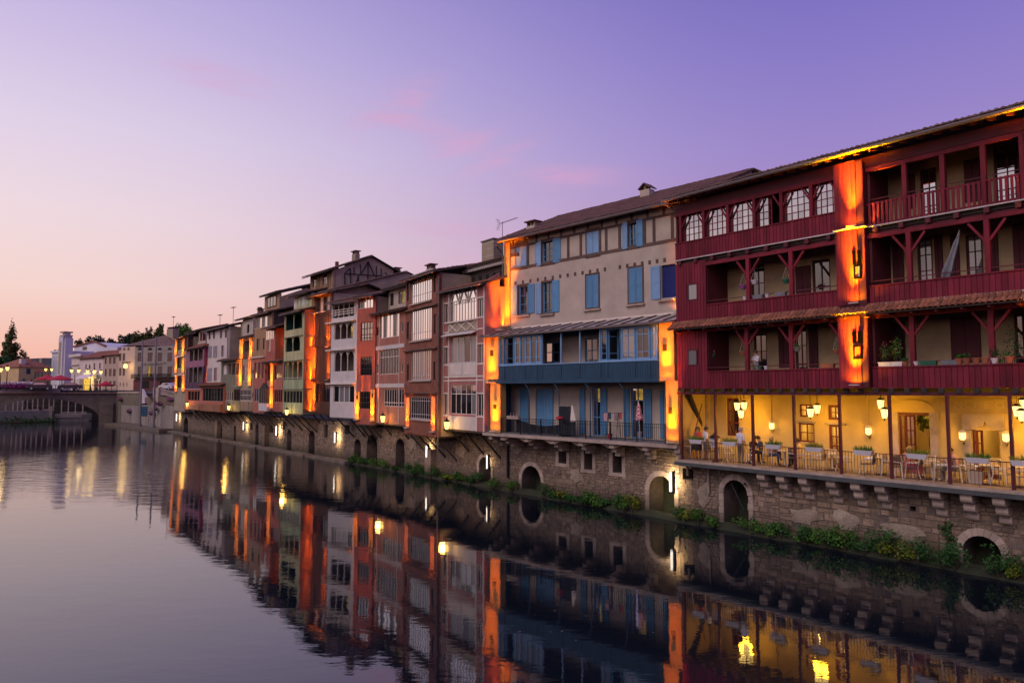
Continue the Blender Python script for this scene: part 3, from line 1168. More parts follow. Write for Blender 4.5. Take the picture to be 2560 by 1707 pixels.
# top floor, left: six glazed bays between posts with braces
pp = [uX(p, 540) for p in (1701, 1758.6, 1819, 1885.5, 1954, 2028.6, 2101)]
zt3 = z3h + .03
rh.box('header_beam', rw, 0, xb0 - .02, -.06, .1, z3h, z3h + .2)
for k, x in enumerate(pp):
    rh.box('post', rw, x - .075, x + .075, -.05, .1, z3s + .01, z3h - .002)
for k in range(6):
    a, b_ = pp[k] + .075, pp[k + 1] - .075
    for s_ in (1, -1):
        xa = a if s_ > 0 else b_
        rh.beam('brace', rw, (xa, .02, z3h - .62), (xa + s_ * .36, .02, z3h - .03), .06, .07)
    g = M['glass_loft']
    if k == 3:
        rh.window(a, (a + b_) / 2, z3s + .01, z3h - .01, .14, 2, 4, rw, M['glass_mid'], .05, .025)
        rh.mb(MB().grid(0, .7, z3s + .02, z3h - .02, 0, .05, [(.06 + .31 * i, .34 + .31 * i, z3s + .08 + j * .34, z3s + .38 + j * .34) for i in range(2) for j in range(3)]), 'open_sash', rw).location = (a + .05, .2, z3s + .02 - rh.zb)
    else:
        rh.window(a, b_, z3s + .01, z3h - .01, .14, 4, 4, rw, g, .05, .025)
rh.box('under_eave_board', rd, 0, XR, -.02, .08, z3h + .2, zE - .2)
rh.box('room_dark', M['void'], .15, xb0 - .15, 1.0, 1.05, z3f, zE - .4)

# open loggias: headers, posts, braces
def loggia(zs, zh, zc, xs, x0, x1, brace=True):
    rh.box('header_beam', rw, x0, x1, -.05, .09, zh, zh + .17)
    rh.box('ceiling_fascia', rd, x0, x1, .12, .2, zh + .17, zc)
    for x in xs:
        rh.box('post', rw, x - .09, x + .09, -.045, .135, zs + .01, zh - .002)
        if brace:
            for s_ in (1, -1):
                rh.beam('brace', rw, (x + s_ * .08, .04, zh - .78), (x + s_ * .62, .04, zh - .04), .085, .085)


loggia(z2s, z2h, z3f - .2, [uX(1870, 700), uX(1978, 690)], xi, xb0 - .02)
loggia(z1s, z1h, z2f - .2, [uX(1867, 870), uX(1978, 870)], xi, xb0 - .02)
rh.beam('brace', rw, (xb0 - .1, .04, z1h - .78), (xb0 - .6, .04, z1h - .04), .085, .085)
pitch6 = uX(2470, 650) - uX(2273, 650)
pr2 = [uX(2273, 650) + pitch6 * k for k in range(4)]
loggia(z2s, z2h, z3f - .2, pr2, xb1 + .02, XR)
loggia(z1s, z1h, z2f - .2, pr2, xb1 + .02, XR)
p3 = [uX(2262, 480), uX(2357, 460), uX(2459, 440), uX(2557, 420)]
p3 += [p3[-1] + 2.0, p3[-1] + 4]
rh.box('header_beam', rw, xb1 + .02, XR, -.05, .09, z3h, z3h + .17)
for x in p3:
    rh.box('post', rw, x - .085, x + .085, -.045, .125, z3f + .02, z3h - .002)
zb3 = ravg((2183, 508), (2560, 440))
rh.box('rail_cap', rw, xb1 + .02, XR, -.05, .03, zb3, zb3 + .06)
rh.box('bottom_rail', rw, xb1 + .02, XR, -.05, .0, z3f + .06, z3f + .12)
rh.box('hand_rail', rd, xb1 + .02, XR, .0, .035, zb3 + .2, zb3 + .235)
x = xb1 + .1
while x < XR - 4:
    rh.box('baluster', rw, x, x + .095, -.085, -.052, z3f + .0, zb3 + .07)
    x += .178
# joist ends under the floors
for zf, zh in ((z3f, z2h), ):
    x = .25
    while x < XR - 1:
        rh.box('joist_end', rd, x, x + .18, -.14, .06, zf - .26, zf - .05)
        x += 1.02
for x0 in [.3 + .62 * k for k in range(30)]:
    if x0 < XR - .6:
        rh.box('joist_end', M['darkwood'], x0, x0 + .2, -.12, TB, z1f - .2, z1f - .004)

# pent roof with clay tiles under the second floor
yo = -.62
zlo = zLe
zhi = z2f - .01
rh.mb(MB().add([(-.15, yo, zlo - .05), (XR, yo, zlo - .05), (XR, -.04, zhi - .05), (-.15, -.04, zhi - .05), (-.15, yo, zlo - .01), (XR, yo, zlo - .01), (XR, -.04, zhi - .01), (-.15, -.04, zhi - .01)], BF), 'pent_roof', M['darkwood'])
rh.box('flashing', M['zinc'], -.1, XR, -.075, -.035, zhi - .02, zhi + .05)
sl_ = Vector((0, -.04 - yo, zhi - zlo))
ln_ = sl_.length


def tilemesh(m, w_, l_, h_):
    vs_, fs_ = [], []
    n = 5
    for j, (yy, sc_) in enumerate(((0, 1.0), (l_, .86))):
        for k in range(n + 1):
            an = pi * k / n
            vs_.append((-math.cos(an) * w_ / 2 * sc_, yy, math.sin(an) * h_ * sc_))
    for j, (yy, sc_) in enumerate(((0, 1.0), (l_, .86))):
        for k in range(n + 1):
            an = pi * k / n
            vs_.append((-math.cos(an) * (w_ / 2 - .014) * sc_, yy, math.sin(an) * (h_ - .016) * sc_))
    for k in range(n):
        fs_.append((k, k + 1, n + 2 + k, n + 1 + k))
        o_ = 2 * (n + 1)
        fs_.append((o_ + k, o_ + n + 1 + k, o_ + n + 2 + k, o_ + k + 1))
        fs_.append((k, o_ + k, o_ + k + 1, k + 1))
    return newmesh('tile', vs_, fs_, m, False)


tm = tilemesh(M['tile'], .215, ln_ * .56, .085)
pitchang = math.atan2(zhi - zlo, -.04 - yo)
nt_ = int((XR + .1) / .2)
for k in range(nt_):
    xk = -.05 + k * .2
    if xk > uX(2560, 760) + 2.2:
        continue
    for r_ in range(2):
        p = Vector((xk + RD.uniform(-.012, .012), yo - .03, zlo - .005)) + sl_ * (r_ * .46) + Vector((0, 0, .012 * r_))
        link('tile', tm, rh.root, (p.x, p.y, p.z - rh.zb), (pitchang + RD.uniform(-.02, .02), 0, RD.uniform(-.05, .05)))
for x in [.25 + .9 * k for k in range(24)]:
    rh.box('bracket', rd, x, x + .09, yo + .08, -.03, zlo - .14, zlo - .055)

# lit bay
REDLIT = (1, .50, .0)
yb = -.34
rh.box('bay_core', rd, xb0 + .03, xb1 - .03, yb + .05, .3, z1f + .02, zE - .36)
for za, zb_ in ((z1f, zLe - .06), (z2f + .05, z3f - .04), (z3f + .03, zE - .3)):
    n = 5
    xs0, xs1 = xb0 + .02, xb1 - .28
    for k in range(n):
        a, b_ = xs0 + (xs1 - xs0) * k / n, xs0 + (xs1 - xs0) * (k + 1) / n
        rh.box('plank', rw, a + .005, b_ - .005, yb - .012 * (k % 2), yb + .05, za, zb_)
    rh.box('corner_board', rw, xb1 - .26, xb1 - .0, yb + .06, yb + .11, za, zb_)
    rh.box('corner_board', rw, xb0 - .05, xb0 + .016, yb + .02, yb + .4, za, zb_)
rh.box('drip_board', M['zinc'], xb0 - .1, xb1 + .1, yb - .09, .0, z3f - .025, z3f + .025)
M['black'] = mat('black', (.0008, .0008, .0008), 1, .1, 1, 0, 0, spec=0)  # black colour on the flush bay openings in place of shade in recesses
M['glass_pale'] = glassmat('glass_pale', .5, (.03, .03, .03))
for (x0, y0, x1, y1), (x2, y2, x3, y3) in (((2131, 628, 2153, 660), (2134, 663, 2154, 695)), ((2131, 828, 2156, 857), (2133, 863, 2156, 897))):
    a, b_, c, d = RF.rect(x0, y0, x1, y1, yb)
    mid = (a + b_) / 2
    rh.box('vent', M['black'], a, mid - .03, yb - .024, yb - .014, c, d)
    rh.box('vent', M['black'], mid + .03, b_, yb - .024, yb - .014, c, d)
    a, b_, c, d = RF.rect(x2, y2, x3, y3, yb)
    rh.window(a, b_, c, d, yb - .026, 1, 1, M['black'], M['glass_pale'] if y2 < 700 else M['black'], .07)
for px0, px1, py in ((2119, 2154, 566), (2124, 2160, 757), (2125, 2161, 961)):
    a, b_ = RF.u(px0, py, yb), RF.u(px1, py, yb)
    z_ = RF.z((px0 + px1) / 2, py, yb)
    uplight(rh, a + .1, b_ - .1, yb, z_, 420 if py > 600 else 300, REDLIT if py > 600 else (1, .4, .0), out=.26)
# second bay just past the picture's right edge, its lamp reddens the eave
xq = uX(2566, 500)
rh.box('bay_core', rw, xq + .15, xq + 1.5, yb, .3, z1f + .02, zE - .36)
for z_ in (z3f + .06, z2f + .08, z1f + .05):
    uplight(rh, xq + .35, xq + 1.2, yb, z_, 220, (1, .36, .0), out=.26)

# roof
ov, run, rise = .72, 8.4, 2.5


def tiledroof(th, x0, x1, y0, z0, y1, z1, m, pitch=.22, step=.38, name='tiling', thick=.1, both=True, under=None):
    """two slopes of canal tile: y0,z0 eave -> y1,z1 ridge, then down again"""
    base = MB()
    yy = 2 * y1 - y0 if both else y1
    if both:
        pts = [(y0, z0), (y1, z1), (yy, z0), (yy, z0 - thick), (y1, z1 - thick), (y0, z0 - thick)]
    else:
        pts = [(y0, z0), (y1, z1), (y1, z1 - thick), (y0, z0 - thick)]
    vs_ = [(x0, y, z_) for y, z_ in pts] + [(x1, y, z_) for y, z_ in pts]
    n = len(pts)
    fs_ = [tuple(range(n)), tuple(range(2 * n - 1, n - 1, -1))] + [(k, n + k, n + (k + 1) % n, (k + 1) % n) for k in range(n)]
    base.add(vs_, fs_)
    ro = th.mb(base, 'roof', under or M['darkwood'])
    g = MB()
    nc = max(2, round((x1 - x0) / pitch))
    p = (x1 - x0) / nc
    ln = math.hypot(y1 - y0, z1 - z0)
    nr = max(2, round(ln / step))
    prof = [(-.5, 0), (-.28, .062), (0, .09), (.28, .062), (.5, 0)]
    rg = random.Random(int(abs(x0 * 100 + z0 * 10)) + nc)
    for c in range(nc):
        xc = x0 + (c + .5) * p
        for r_ in range(nr):
            a0, a1 = r_ / nr, (r_ + 1.08) / nr
            jx, jz = rg.uniform(-.012, .012), rg.uniform(-.012, .015)
            vv = []
            for a_, lift in ((a0, .035), (min(a1, 1.0), .0)):
                ya, za = y0 - .06 + (y1 - y0 + .06) * a_, z0 + (z1 - z0) * a_
                for dx, dz in prof:
                    vv.append((xc + dx * p + jx, ya, za + dz + lift + jz))
            ff = [(k, k + 1, 6 + k, 5 + k) for k in range(4)] + [(0, 4, 3, 2, 1)]
            g.add(vv, ff)
    o_ = th.mb(g, name, m, ro)
    o_['kind'] = 'stuff'
    return ro


tiledroof(rh, -.25, XR, -ov, zE + .03, run, zE + rise, M['tile_dark'], under=rd)
for k in range(36):
    x = .1 + k * .62
    if x < XR:
        rh.beam('rafter', rd, (x, -ov + .06, zE - .13), (x, .6, zE + .19), .09, .13)
rh.mb(MB().cyl((-.25, -ov - .07, zE - .06), (XR, -ov - .07, zE - .06), .085, n=10), 'gutter', M['gutter'])
rh.mb(MB().tube([(.02, -ov - .07, zE - .1), (.02, -ov - .07, zE - .25), (.02, -.3, zE - .42), (.02, -.12, zE - .5)], .045), 'gutter_elbow', M['gutter'])

# ------------------------------------------------------------------ terrace floor, corbels
tr = T('restaurant_terrace', 'covered restaurant terrace lit yellow under the red timber house', 'terrace', RF.P0, RF.ang, FLOOR)
M['floor_stone'] = mat('floor_stone', (.26, .21, .16), .7, .2, 2, .15, .2, 30, .05)
tr.box('floor', M['floor_stone'], .0, XR, -.12, TB + 3.4, FLOOR - .12, FLOOR)
M['slab_dark'] = mat('slab_dark', (.075, .085, .085), .85, .25, 1.5, .15, .3, 20, .03)
tr.box('slab_edge', M['slab_dark'], -.1, XR, -.26, yq + .7, FLOOR - .3, FLOOR - .124)
tr.box('edge_strip', M['stone_pale'], -.05, XR, -.25, -.124, FLOOR - .122, FLOOR - .02)
for px in (1905, 1953, 2009, 2079, 2140, 2201, 2338, 2416, 2497, 2580, 2640):
    u_ = RF.u(px, 1210, 0)
    for k in range(3):
        zc = FLOOR - .305 - .36 * k
        yy = [-.12, .16, .5][k] * 1.0
        g = MB()
        pts = [(yy + .0, zc - .02), (yy + .0, zc - .2), (yy + .035, zc - .28), (yy + .11, zc - .345), (yq + .1, zc - .345), (yq + .1, zc - .02)]
        vs_ = [(u_ - .2, y, z_) for y, z_ in pts] + [(u_ + .2, y, z_) for y, z_ in pts]
        n = len(pts)
        g.add(vs_, [tuple(range(n)), tuple(range(2 * n - 1, n - 1, -1))] + [(i, n + i, n + (i + 1) % n, (i + 1) % n) for i in range(n)])
        tr.mb(g, 'corbel', M['stone_pale'])
# header and slim posts
hx = [uX(p, 1060) for p in (1704, 1789, 1882, 1985.6, 2100, 2225, 2370, 2527)]
hx += [hx[-1] + 2.2, hx[-1] + 4.4]
tr.box('header_beam', rd, 0, XR, -.06, .08, zTh, zTh + .13)
for x in hx:
    tr.box('post', rd, x - .055, x + .055, -.05, .06, FLOOR - .02, zTh - .002)
# railing
zr = FLOOR + .98
for k in range(len(hx) - 1):
    a, b_ = hx[k] + .06, hx[k + 1] - .06
    tr.box('hand_rail', M['rust'], a, b_, -.02, .02, zr - .02, zr + .015)
    tr.box('bottom_rail', M['rust'], a, b_, -.015, .015, FLOOR + .08, FLOOR + .1)
    n = max(2, round((b_ - a) / .135))
    for q in range(1, n):
        x = a + (b_ - a) * q / n
        tr.box('railing_bar', M['rust'], x - .007, x + .007, -.007, .007, FLOOR + (.1 if q != n // 2 else -.02), zr - .02)
# back wall and openings
tw = lambda x0, y0, x1, y1: RF.rect(x0, y0, x1, y1, TB)
OPN = {'win_tall': tw(1816, 995, 1848, 1090), 'win_sq': tw(1998, 1010, 2031, 1042), 'win_sq2': tw(2070, 1012, 2104, 1050), 'win_mid': tw(1996, 1057, 2037, 1106), 'door_a': tw(2072, 1061, 2107, 1150), 'door_b': tw(2246, 1030, 2328, 1160), 'door_c': tw(2430, 1074, 2503, 1170)}
for k in ('door_a', 'door_b', 'door_c'):
    a, b_, c, d = OPN[k]
    OPN[k] = (a, b_, FLOOR + .002, d)
tr.wall('back_wall', M['cream'], .0, XR, FLOOR, zTh + .6, TB, TB + .3, list(OPN.values()))
tr.box('side_wall', M['cream'], -.02, .1, .25, TB, FLOOR, zTh + .4)
tr.box('pilaster', M['stone_pale'], uX(1757, 1060, TB - .12), uX(1769, 1060, TB - .12), TB - .14, TB - .003, FLOOR, zTh + .2)
tr.box('ceiling', M['ochre'], .0, XR, .1, TB + 3.2, z1f + .006, z1f + .024)
tr.beam('raking_strut', M['darkwood'], (RF.u(1722, 985, .5), .5, zTh), (RF.u(1752, 1063, 1.9), 1.9, FLOOR + 1.7), .2, .2)
tr.beam('raking_strut', M['darkwood'], (RF.u(1752, 1063, 1.9), 1.9, FLOOR + 1.72), (RF.u(1756, 1110, 2.1), 2.1, FLOOR + .5), .2, .2)
tr.cyl('iron_tie', M['rust'], (RF.u(1755, 1009, 1.4), 1.4, RF.z(1755, 1009, 1.4)), (RF.u(1733, 1095, .6), .6, RF.z(1733, 1095, .6)), .025)
for px in (1772, 1927, 2168):
    u_ = RF.u(px, 1040, TB - .05)
    tr.box('wall_pipe', M['cream'], u_ - .03, u_ + .03, TB - .06, TB - .003, FLOOR + (1.75 if px > 1800 else 0), zTh + .5)
# lit rooms behind
M['room'] = mat('room', (.62, .48, .25), .9, .1, 1, .05, 0)
for k in ('door_b', 'door_c', 'win_mid', 'door_a', 'win_sq', 'win_sq2'):
    a, b_, c, d = OPN[k]
    if k in ('door_b', 'door_c'):
        a0, b0, c0, d0, dp = a - .6, b_ + 1.3, FLOOR, d + .5, 3.2
    else:
        a0, b0, c0, d0, dp = a - .08, b_ + .08, c - .05, d + .05, 1.3
    y0_ = TB + .3
    g = MB().box(a0 - .05, a0, y0_, y0_ + dp, c0, d0).box(b0, b0 + .05, y0_, y0_ + dp, c0, d0).box(a0, b0, y0_ + dp, y0_ + dp + .05, c0, d0).box(a0, b0, y0_, y0_ + dp, d0, d0 + .05).box(a0, b0, y0_, y0_ + dp, c0 - .05, c0 - .004)
    tr.mb(g, 'lit_room', M['room'])
    point(tr.root, ((a0 + b0) / 2, y0_ + dp * .4, d0 - .35 - tr.zb), 55 if dp > 2 else 14, (1, .62, .16), .12)
M['clear'] = glassmat('clear', .1)
mm = bpy.data.materials.new('clear_glass')
mm.use_nodes = True
tt = mm.node_tree
tt.nodes.clear()
g1 = N(tt, 'ShaderNodeBsdfTransparent')
g2 = N(tt, 'ShaderNodeBsdfGlossy', i={'Roughness': .02})
mx = N(tt, 'ShaderNodeMixShader', i={0: .1})
oo = N(tt, 'ShaderNodeOutputMaterial')
tt.links.new(g1.outputs[0], mx.inputs[1])
tt.links.new(g2.outputs[0], mx.inputs[2])
tt.links.new(mx.outputs[0], oo.inputs[0])
M['clear'] = mm
M['door_red'] = mat('door_red', (.16, .03, .018), .55, .2, 2, .1, .1, 40, .1)
a, b_, c, d = OPN['win_tall']
tr.window(a, b_, c, d, TB + .05, 2, 3, M['door_red'], M['glass_mid'], .07, .05)
for k, nx_, nz_ in (('win_sq', 2, 2), ('win_mid', 2, 2), ('win_sq2', 2, 2)):
    a, b_, c, d = OPN[k]
    tr.window(a, b_, c, d, TB + .05, nx_, nz_, M['door_red'], M['clear'], .07 if k != 'win_sq2' else .12, .04)
a, b_, c, d = OPN['door_a']
tr.window(a, b_, c, d, TB + .05, 2, 4, M['door_red'], M['clear'], .1, .05, name='door')
tr.box('lintel', M['stone_pale'], a - .15, b_ + .2, TB - .1, TB - .003, d + .01, d + .1)
a, b_, c, d = OPN['win_mid']
tr.box('lintel', M['stone_pale'], a - .2, b_ + .1, TB - .1, TB - .003, d + .02, d + .1)
a, b_, c, d = OPN['door_b']
tr.box('door_head', M['door_red'], a, b_, TB + .02, TB + .12, d - .12, d)
tr.window(a, a + (b_ - a) * .2, c, d - .13, TB + .03, 1, 5, M['door_red'], M['clear'], .05, .03, name='door')
ow = (b_ - a) * .32
dl = tr.window(0, ow, c, d - .13, 0, 2, 4, M['door_red'], M['clear'], .06, .04, name='door_leaf')
dl.location = (a + (b_ - a) * .2, TB + .1, dl.location.z)
dl.rotation_euler = (0, 0, .75)
pts = archpts(a - .25, b_ + .25, d + .02, d + .55, 10)
tr.prism('arch_panel', M['cream'], pts, TB - .05, TB - .003)
tr.box('jamb_stone', M['stone_pale'], a - .3, a - .01, TB - .06, TB - .003, FLOOR, d + .02)
tr.box('jamb_stone', M['stone_pale'], b_ + .01, b_ + .35, TB - .06, TB - .003, FLOOR, d + .02)
a, b_, c, d = OPN['door_c']
tr.window(a, a + (b_ - a) * .14, c, d, TB + .03, 1, 4, M['door_red'], M['clear'], .05, .03, name='door')
dl = tr.window(0, (b_ - a) * .28, c, d - .02, 0, 1, 4, M['door_red'], M['clear'], .06, .04, name='door_leaf')
dl.location = (a + (b_ - a) * .14, TB + .1, dl.location.z)
dl.rotation_euler = (0, 0, 1.0)
cxm = (a + b_) / 2                                 # carved ogee lintel
tr.prism('ogee_lintel', M['stone_pale'], [(a - .32, d), (a - .05, d + .02), (cxm - .3, d + .06), (cxm - .1, d + .16), (cxm, d + .36), (cxm + .1, d + .16), (cxm + .3, d + .06), (b_ + .05, d + .02), (b_ + .2, d), (b_ + .2, d + .62), (a - .32, d + .62)], TB - .08, TB - .003)
tr.box('jamb_stone', M['stone_pale'], a - .3, a - .01, TB - .06, TB - .003, FLOOR, d - .01)
# painted sign board with faint letters
a, b_, c, d = tw(2330, 994, 2580, 1036)
M['sign_board'] = mat('sign_board', (.43, .32, .17), .85, .15, 2, .1, .1, 30, 0)
M['sign_letter'] = mat('sign_letter', (.50, .39, .22), .85, .15, 2, .1, .1, 30, 0)
pts = [(a, c + .12), (a + .06, c), (b_, c), (b_, d), (a + .1, d), (a + .02, d - .15)]
sb = tr.prism('sign_board', M['sign_board'], pts, TB - .04, TB - .003)


def text(th, s_, size, x, y, z_, m, par=None, rotz=0., ext=.004, name='lettering', align='LEFT'):
    cu = bpy.data.curves.new(name, 'FONT')
    cu.body = s_
    cu.size = size
    cu.extrude = ext
    cu.align_x = align
    cu.resolution_u = 3
    to_ = bpy.data.objects.new(name, cu)
    me_ = bpy.data.meshes.new_from_object(to_)
    bpy.data.objects.remove(to_)
    me_.materials.clear()
    me_.materials.append(m)
    o_ = bpy.data.objects.new(name, me_)
    COL.objects.link(o_)
    p_ = th.P(par)
    o_.parent = p_
    o_.location = Vector((x, y, z_ - th.zb)) - OFF.get(p_.name, Vector((0, 0, 0)))
    o_.rotation_euler = (pi / 2, 0, rotz)
    return o_


for ch, px in (('I', 2348), ('N', 2392), ('C', 2418), ('I', 2442), ('S', 2465), ('O', 2494)):
    text(tr, ch, .42, RF.u(px, 1028, TB - .05) - .1, TB - .046, c + .2, M['sign_letter'], sb)
# ------------------------------------------------------------------ the plaster house with blue woodwork
BA_ = math.radians(42.8)
BP1 = RF.world(-.04, -.02)
_k = column(1213)
_dir = Vector((-math.sin(BA_), math.cos(BA_)))
_t = (_k * BP1.y - BP1.x) / (_dir.x - _k * _dir.y)
BP0 = BP1 + _dir * _t
BF_ = Fr(BP0, BP1)
BW = BF_.w
UY = 1.75                                          # upper wall set back behind the pent roof


def bavg(pts, off=0.):
    return sum(BF_.z(x, y, off) for x, y in pts) / len(pts)


bz_slab = bavg([(1224, 1079), (1694, 1110)])
bz_pb = bavg([(1247, 955), (1646, 950)])           # parapet bottom
bz_ps = bavg([(1248, 912), (1646, 900)])           # parapet top
bz_gt = bavg([(1248, 842), (1641, 813)])           # glazing top
bz_re = bavg([(1247, 837), (1646, 804)], -.25)     # pent roof edge
bz_rt = bavg([(1294, 821), (1695, 787)], UY)       # pent roof top
bz_tl = bavg([(1269, 675), (1697, 598)], UY)       # lower timber
bz_tu = bavg([(1321, 611), (1680, 535)], UY)
bz_e = bavg([(1237, 607), (1664, 512)], UY - .55)
RY = UY + 6.0
bz_r = BF_.z(1877, 424, RY)
bh = T('plaster_house', 'tall beige plaster house with blue shutters and a long blue loggia', 'house', BF_.P0, BF_.ang, bz_slab)
bu = lambda px, py=HY, off=0.: BF_.u(px, py, off)
blu, bld, blp, pl, tb = M['blue'], M['blue_dark'], M['blue_pale'], M['plaster'], M['timber']
x_l = bu(1262, 700, UY)
# upper wall
up = lambda x0, y0, x1, y1: BF_.rect(x0, y0, x1, y1, UY)
W_UP = [up(1290, 614, 1317, 668), up(1355, 604, 1384, 657), up(1467, 578, 1498, 637), up(1571, 556, 1593, 617)]
W_LO = [up(1296, 716, 1321, 783), up(1356, 707, 1382, 780), up(1466, 690, 1497, 767), up(1572, 672, 1607, 754), up(1653, 664, 1690, 742)]
bh.wall('wall', pl, x_l, BW + .3, bz_rt - .7, bz_e + .25, UY, UY + .35, W_UP + W_LO)
bh.box('end_wall', M['plaster_grey'], x_l, x_l + .3, UY + .35, RY + 5, bz_slab, bz_e + .2)
# gables
for x in (x_l, BW + .0):
    g = MB()
    pts = [(UY + .02, bz_e + .25), (RY, bz_r - .12), (2 * RY - UY, bz_e + .25), (2 * RY - UY, bz_e - 2.5), (UY + .36, bz_e - 2.5), (UY + .36, bz_e + .25)]
    n = len(pts)
    g.add([(x, y, z_) for y, z_ in pts] + [(x + .3, y, z_) for y, z_ in pts], [tuple(range(n)), tuple(range(2 * n - 1, n - 1, -1))] + [(i, n + i, n + (i + 1) % n, (i + 1) % n) for i in range(n)])
    bh.mb(g, 'gable', M['plaster_grey'])
# half timbering, proud of the plaster
ty0, ty1 = UY - .045, UY - .003
bh.box('timber_rail', tb, x_l + .2, BW + .3, ty0, ty1, bz_tl - .09, bz_tl + .09)
bh.box('timber_rail', tb, x_l + .2, BW + .3, ty0, ty1, bz_tu - .07, bz_tu + .07)
bh.box('timber_rail', tb, x_l + .2, BW + .3, ty0, ty1, bz_e + .05, bz_e + .2)
for zx in (315, 540, 990, 1130, 1345, 1415, 1565, 1845, 1950, 2155):
    px = 1200 + zx / 4.4808
    u_ = bu(px, 620 - (px - 1269) * .17, UY)
    bh.box('timber_stud', tb, u_ - .09, u_ + .09, ty0, ty1, bz_tl + .092, bz_tu - .072)
for k in range(13):
    u_ = x_l + .9 + k * 1.15
    bh.box('timber_stud', tb, u_ - .07, u_ + .07, ty0, ty1, bz_tu + .072, bz_e + .048)
for k in range(22):
    px = 1200 + (315 + k * 83.5) / 4.4808
    py = 500 + (945 - (945 - 660) * (k * 83.5) / 1830) / 4.4808
    u_, z_ = BF_.loc(px, py, UY)
    if k != 14:
        bh.box('beam_end', tb, u_ - .085, u_ + .085, UY - .03, UY - .003, z_ - .11, z_ + .11)


def shutter(th, x0, x1, z0, z1, y, m, ang=0., hinge=0, par=None):
    """hinge: -1 left edge, +1 right edge; leaf open flat on the wall, slightly ajar by ang"""
    w_ = x1 - x0
    g = MB().box(0, w_, 0, .035, 0, z1 - z0)
    for a, b_ in ((0, .07), (w_ - .07, w_)):
        g.box(a, b_, -.015, -.001, 0, z1 - z0)
    for q in (0, .48, .93):
        g.box(.071, w_ - .071, -.015, -.001, q * (z1 - z0), q * (z1 - z0) + .07)
    if hinge > 0:
        g.v = [(x - w_, y_, z_) for x, y_, z_ in g.v]
        loc = (x1, y, z0 - th.zb)
    else:
        loc = (x0, y, z0 - th.zb)
    o_ = g.obj('shutter', m, None, (0, 0, 0))
    p_ = th.P(par)
    o_.parent = p_
    o_.location = Vector(loc) - OFF.get(p_.name, Vector((0, 0, 0)))
    o_.rotation_euler = (0, 0, ang)
    return o_


def framed(th, r, y, op, gm, nx=2, nz=3, fm=None, sill=True, m=None):
    a, b_, c, d = r
    th.mb(MB().grid(a - .1, b_ + .1, c - .1, d + .12, y - .03, y + .03, [(a, b_, c, d)]), 'window_surround', tb)
    if sill:
        th.box('sill', M['stone_pale'], a - .18, b_ + .18, y - .16, y - .032, c - .2, c - .1)
    if op == 'closed':
        mid = (a + b_) / 2
        shutter(th, a + .01, mid - .01, c, d, y - .02, m or blp)
        shutter(th, mid + .01, b_ - .01, c, d, y - .02, m or blp)
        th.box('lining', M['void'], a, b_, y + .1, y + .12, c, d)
    else:
        th.window(a, b_, c, d, y + .14, nx, nz, fm or blu, gm, .07, .035)
        th.box('guard_rail', blu, a, b_, y + .02, y + .045, c + .18, c + .205)
        w_ = (b_ - a) / 2 + .1
        shutter(th, a - w_ - .03, a - .03, c - .02, d + .02, y - .09, blp, -.12, 1)
        shutter(th, b_ + .03, b_ + w_ + .03, c - .02, d + .02, y - .09, blu, .1, -1)


for r, op in zip(W_UP, ('closed', 'open', 'closed', 'open')):
    framed(bh, r, UY, op, M['glass'], sill=False)
for r, op in zip(W_LO, ('open', 'open', 'closed', 'closed', 'navy')):
    if op == 'navy':
        a, b_, c, d = r
        bh.box('blind', mat('navy', (.008, .018, .16), .7), a, b_, UY + .12, UY + .15, c, d)
        shutter(bh, a - .75, a - .03, c - .02, d + .02, UY - .09, blp, -.12, 1)
        bh.box('sill', M['stone_pale'], a - .18, b_ + .1, UY - .16, UY - .003, c - .2, c - .1)
    else:
        framed(bh, r, UY, op, M['glass'], m=blu if op == 'closed' else None)
# roof
M['tile_mid'] = mat('tile_mid', (.155, .082, .066), .88, .4, 1.3, .3, .4, 30, .25, stain=(.06, .05, .045), stains=.7, sscale=1.1)
tiledroof(bh, x_l - .35, BW + .45, UY - .6, bz_e + .1, RY, bz_r, M['tile_mid'])
bh.mb(MB().cyl((x_l - .35, UY - .68, bz_e), (BW + .3, UY - .68, bz_e), .085, n=10), 'gutter', M['gutter'])
bh.mb(MB().tube([(x_l - .2, UY - .68, bz_e - .05), (x_l - .12, UY - .68, bz_e - .3), (x_l - .1, UY - .12, bz_e - .75), (x_l - .1, UY - .12, bz_rt)], .05), 'down_pipe', M['gutter'])
for k in range(22):
    x = x_l + .1 + k * .72
    bh.beam('rafter', tb, (x, UY - .55, bz_e - .02), (x, UY + .3, bz_e + .22), .08, .12)


def chimney(th, x, y, z0, z1, w_=.9, d_=.55, m=None, cap='tile'):
    ch = th.box('chimney', m or M['plaster'], x - w_ / 2, x + w_ / 2, y - d_ / 2, y + d_ / 2, z0, z1)
    if cap == 'slab':
        for sx in (-1, 0, 1):
            th.box('cap_post', M['stone'], x + sx * w_ * .4 - .06, x + sx * w_ * .4 + .06, y - d_ * .4, y + d_ * .4, z1, z1 + .28, ch)
        th.box('cap_slab', M['tile_dark'], x - w_ / 2 - .12, x + w_ / 2 + .12, y - d_ / 2 - .1, y + d_ / 2 + .1, z1 + .28, z1 + .36, ch)
    elif cap == 'tile':
        for s_ in (-1, 1):
            th.beam('cap_tile', M['tile_dark'], (x + s_ * (w_ / 2 + .1), y, z1 + .06), (x, y, z1 + .42), d_ + .2, .07, ch)
        th.box('cap_post', M['stone'], x - .1, x + .1, y - d_ * .4, y + d_ * .4, z1, z1 + .28, ch)
    return ch


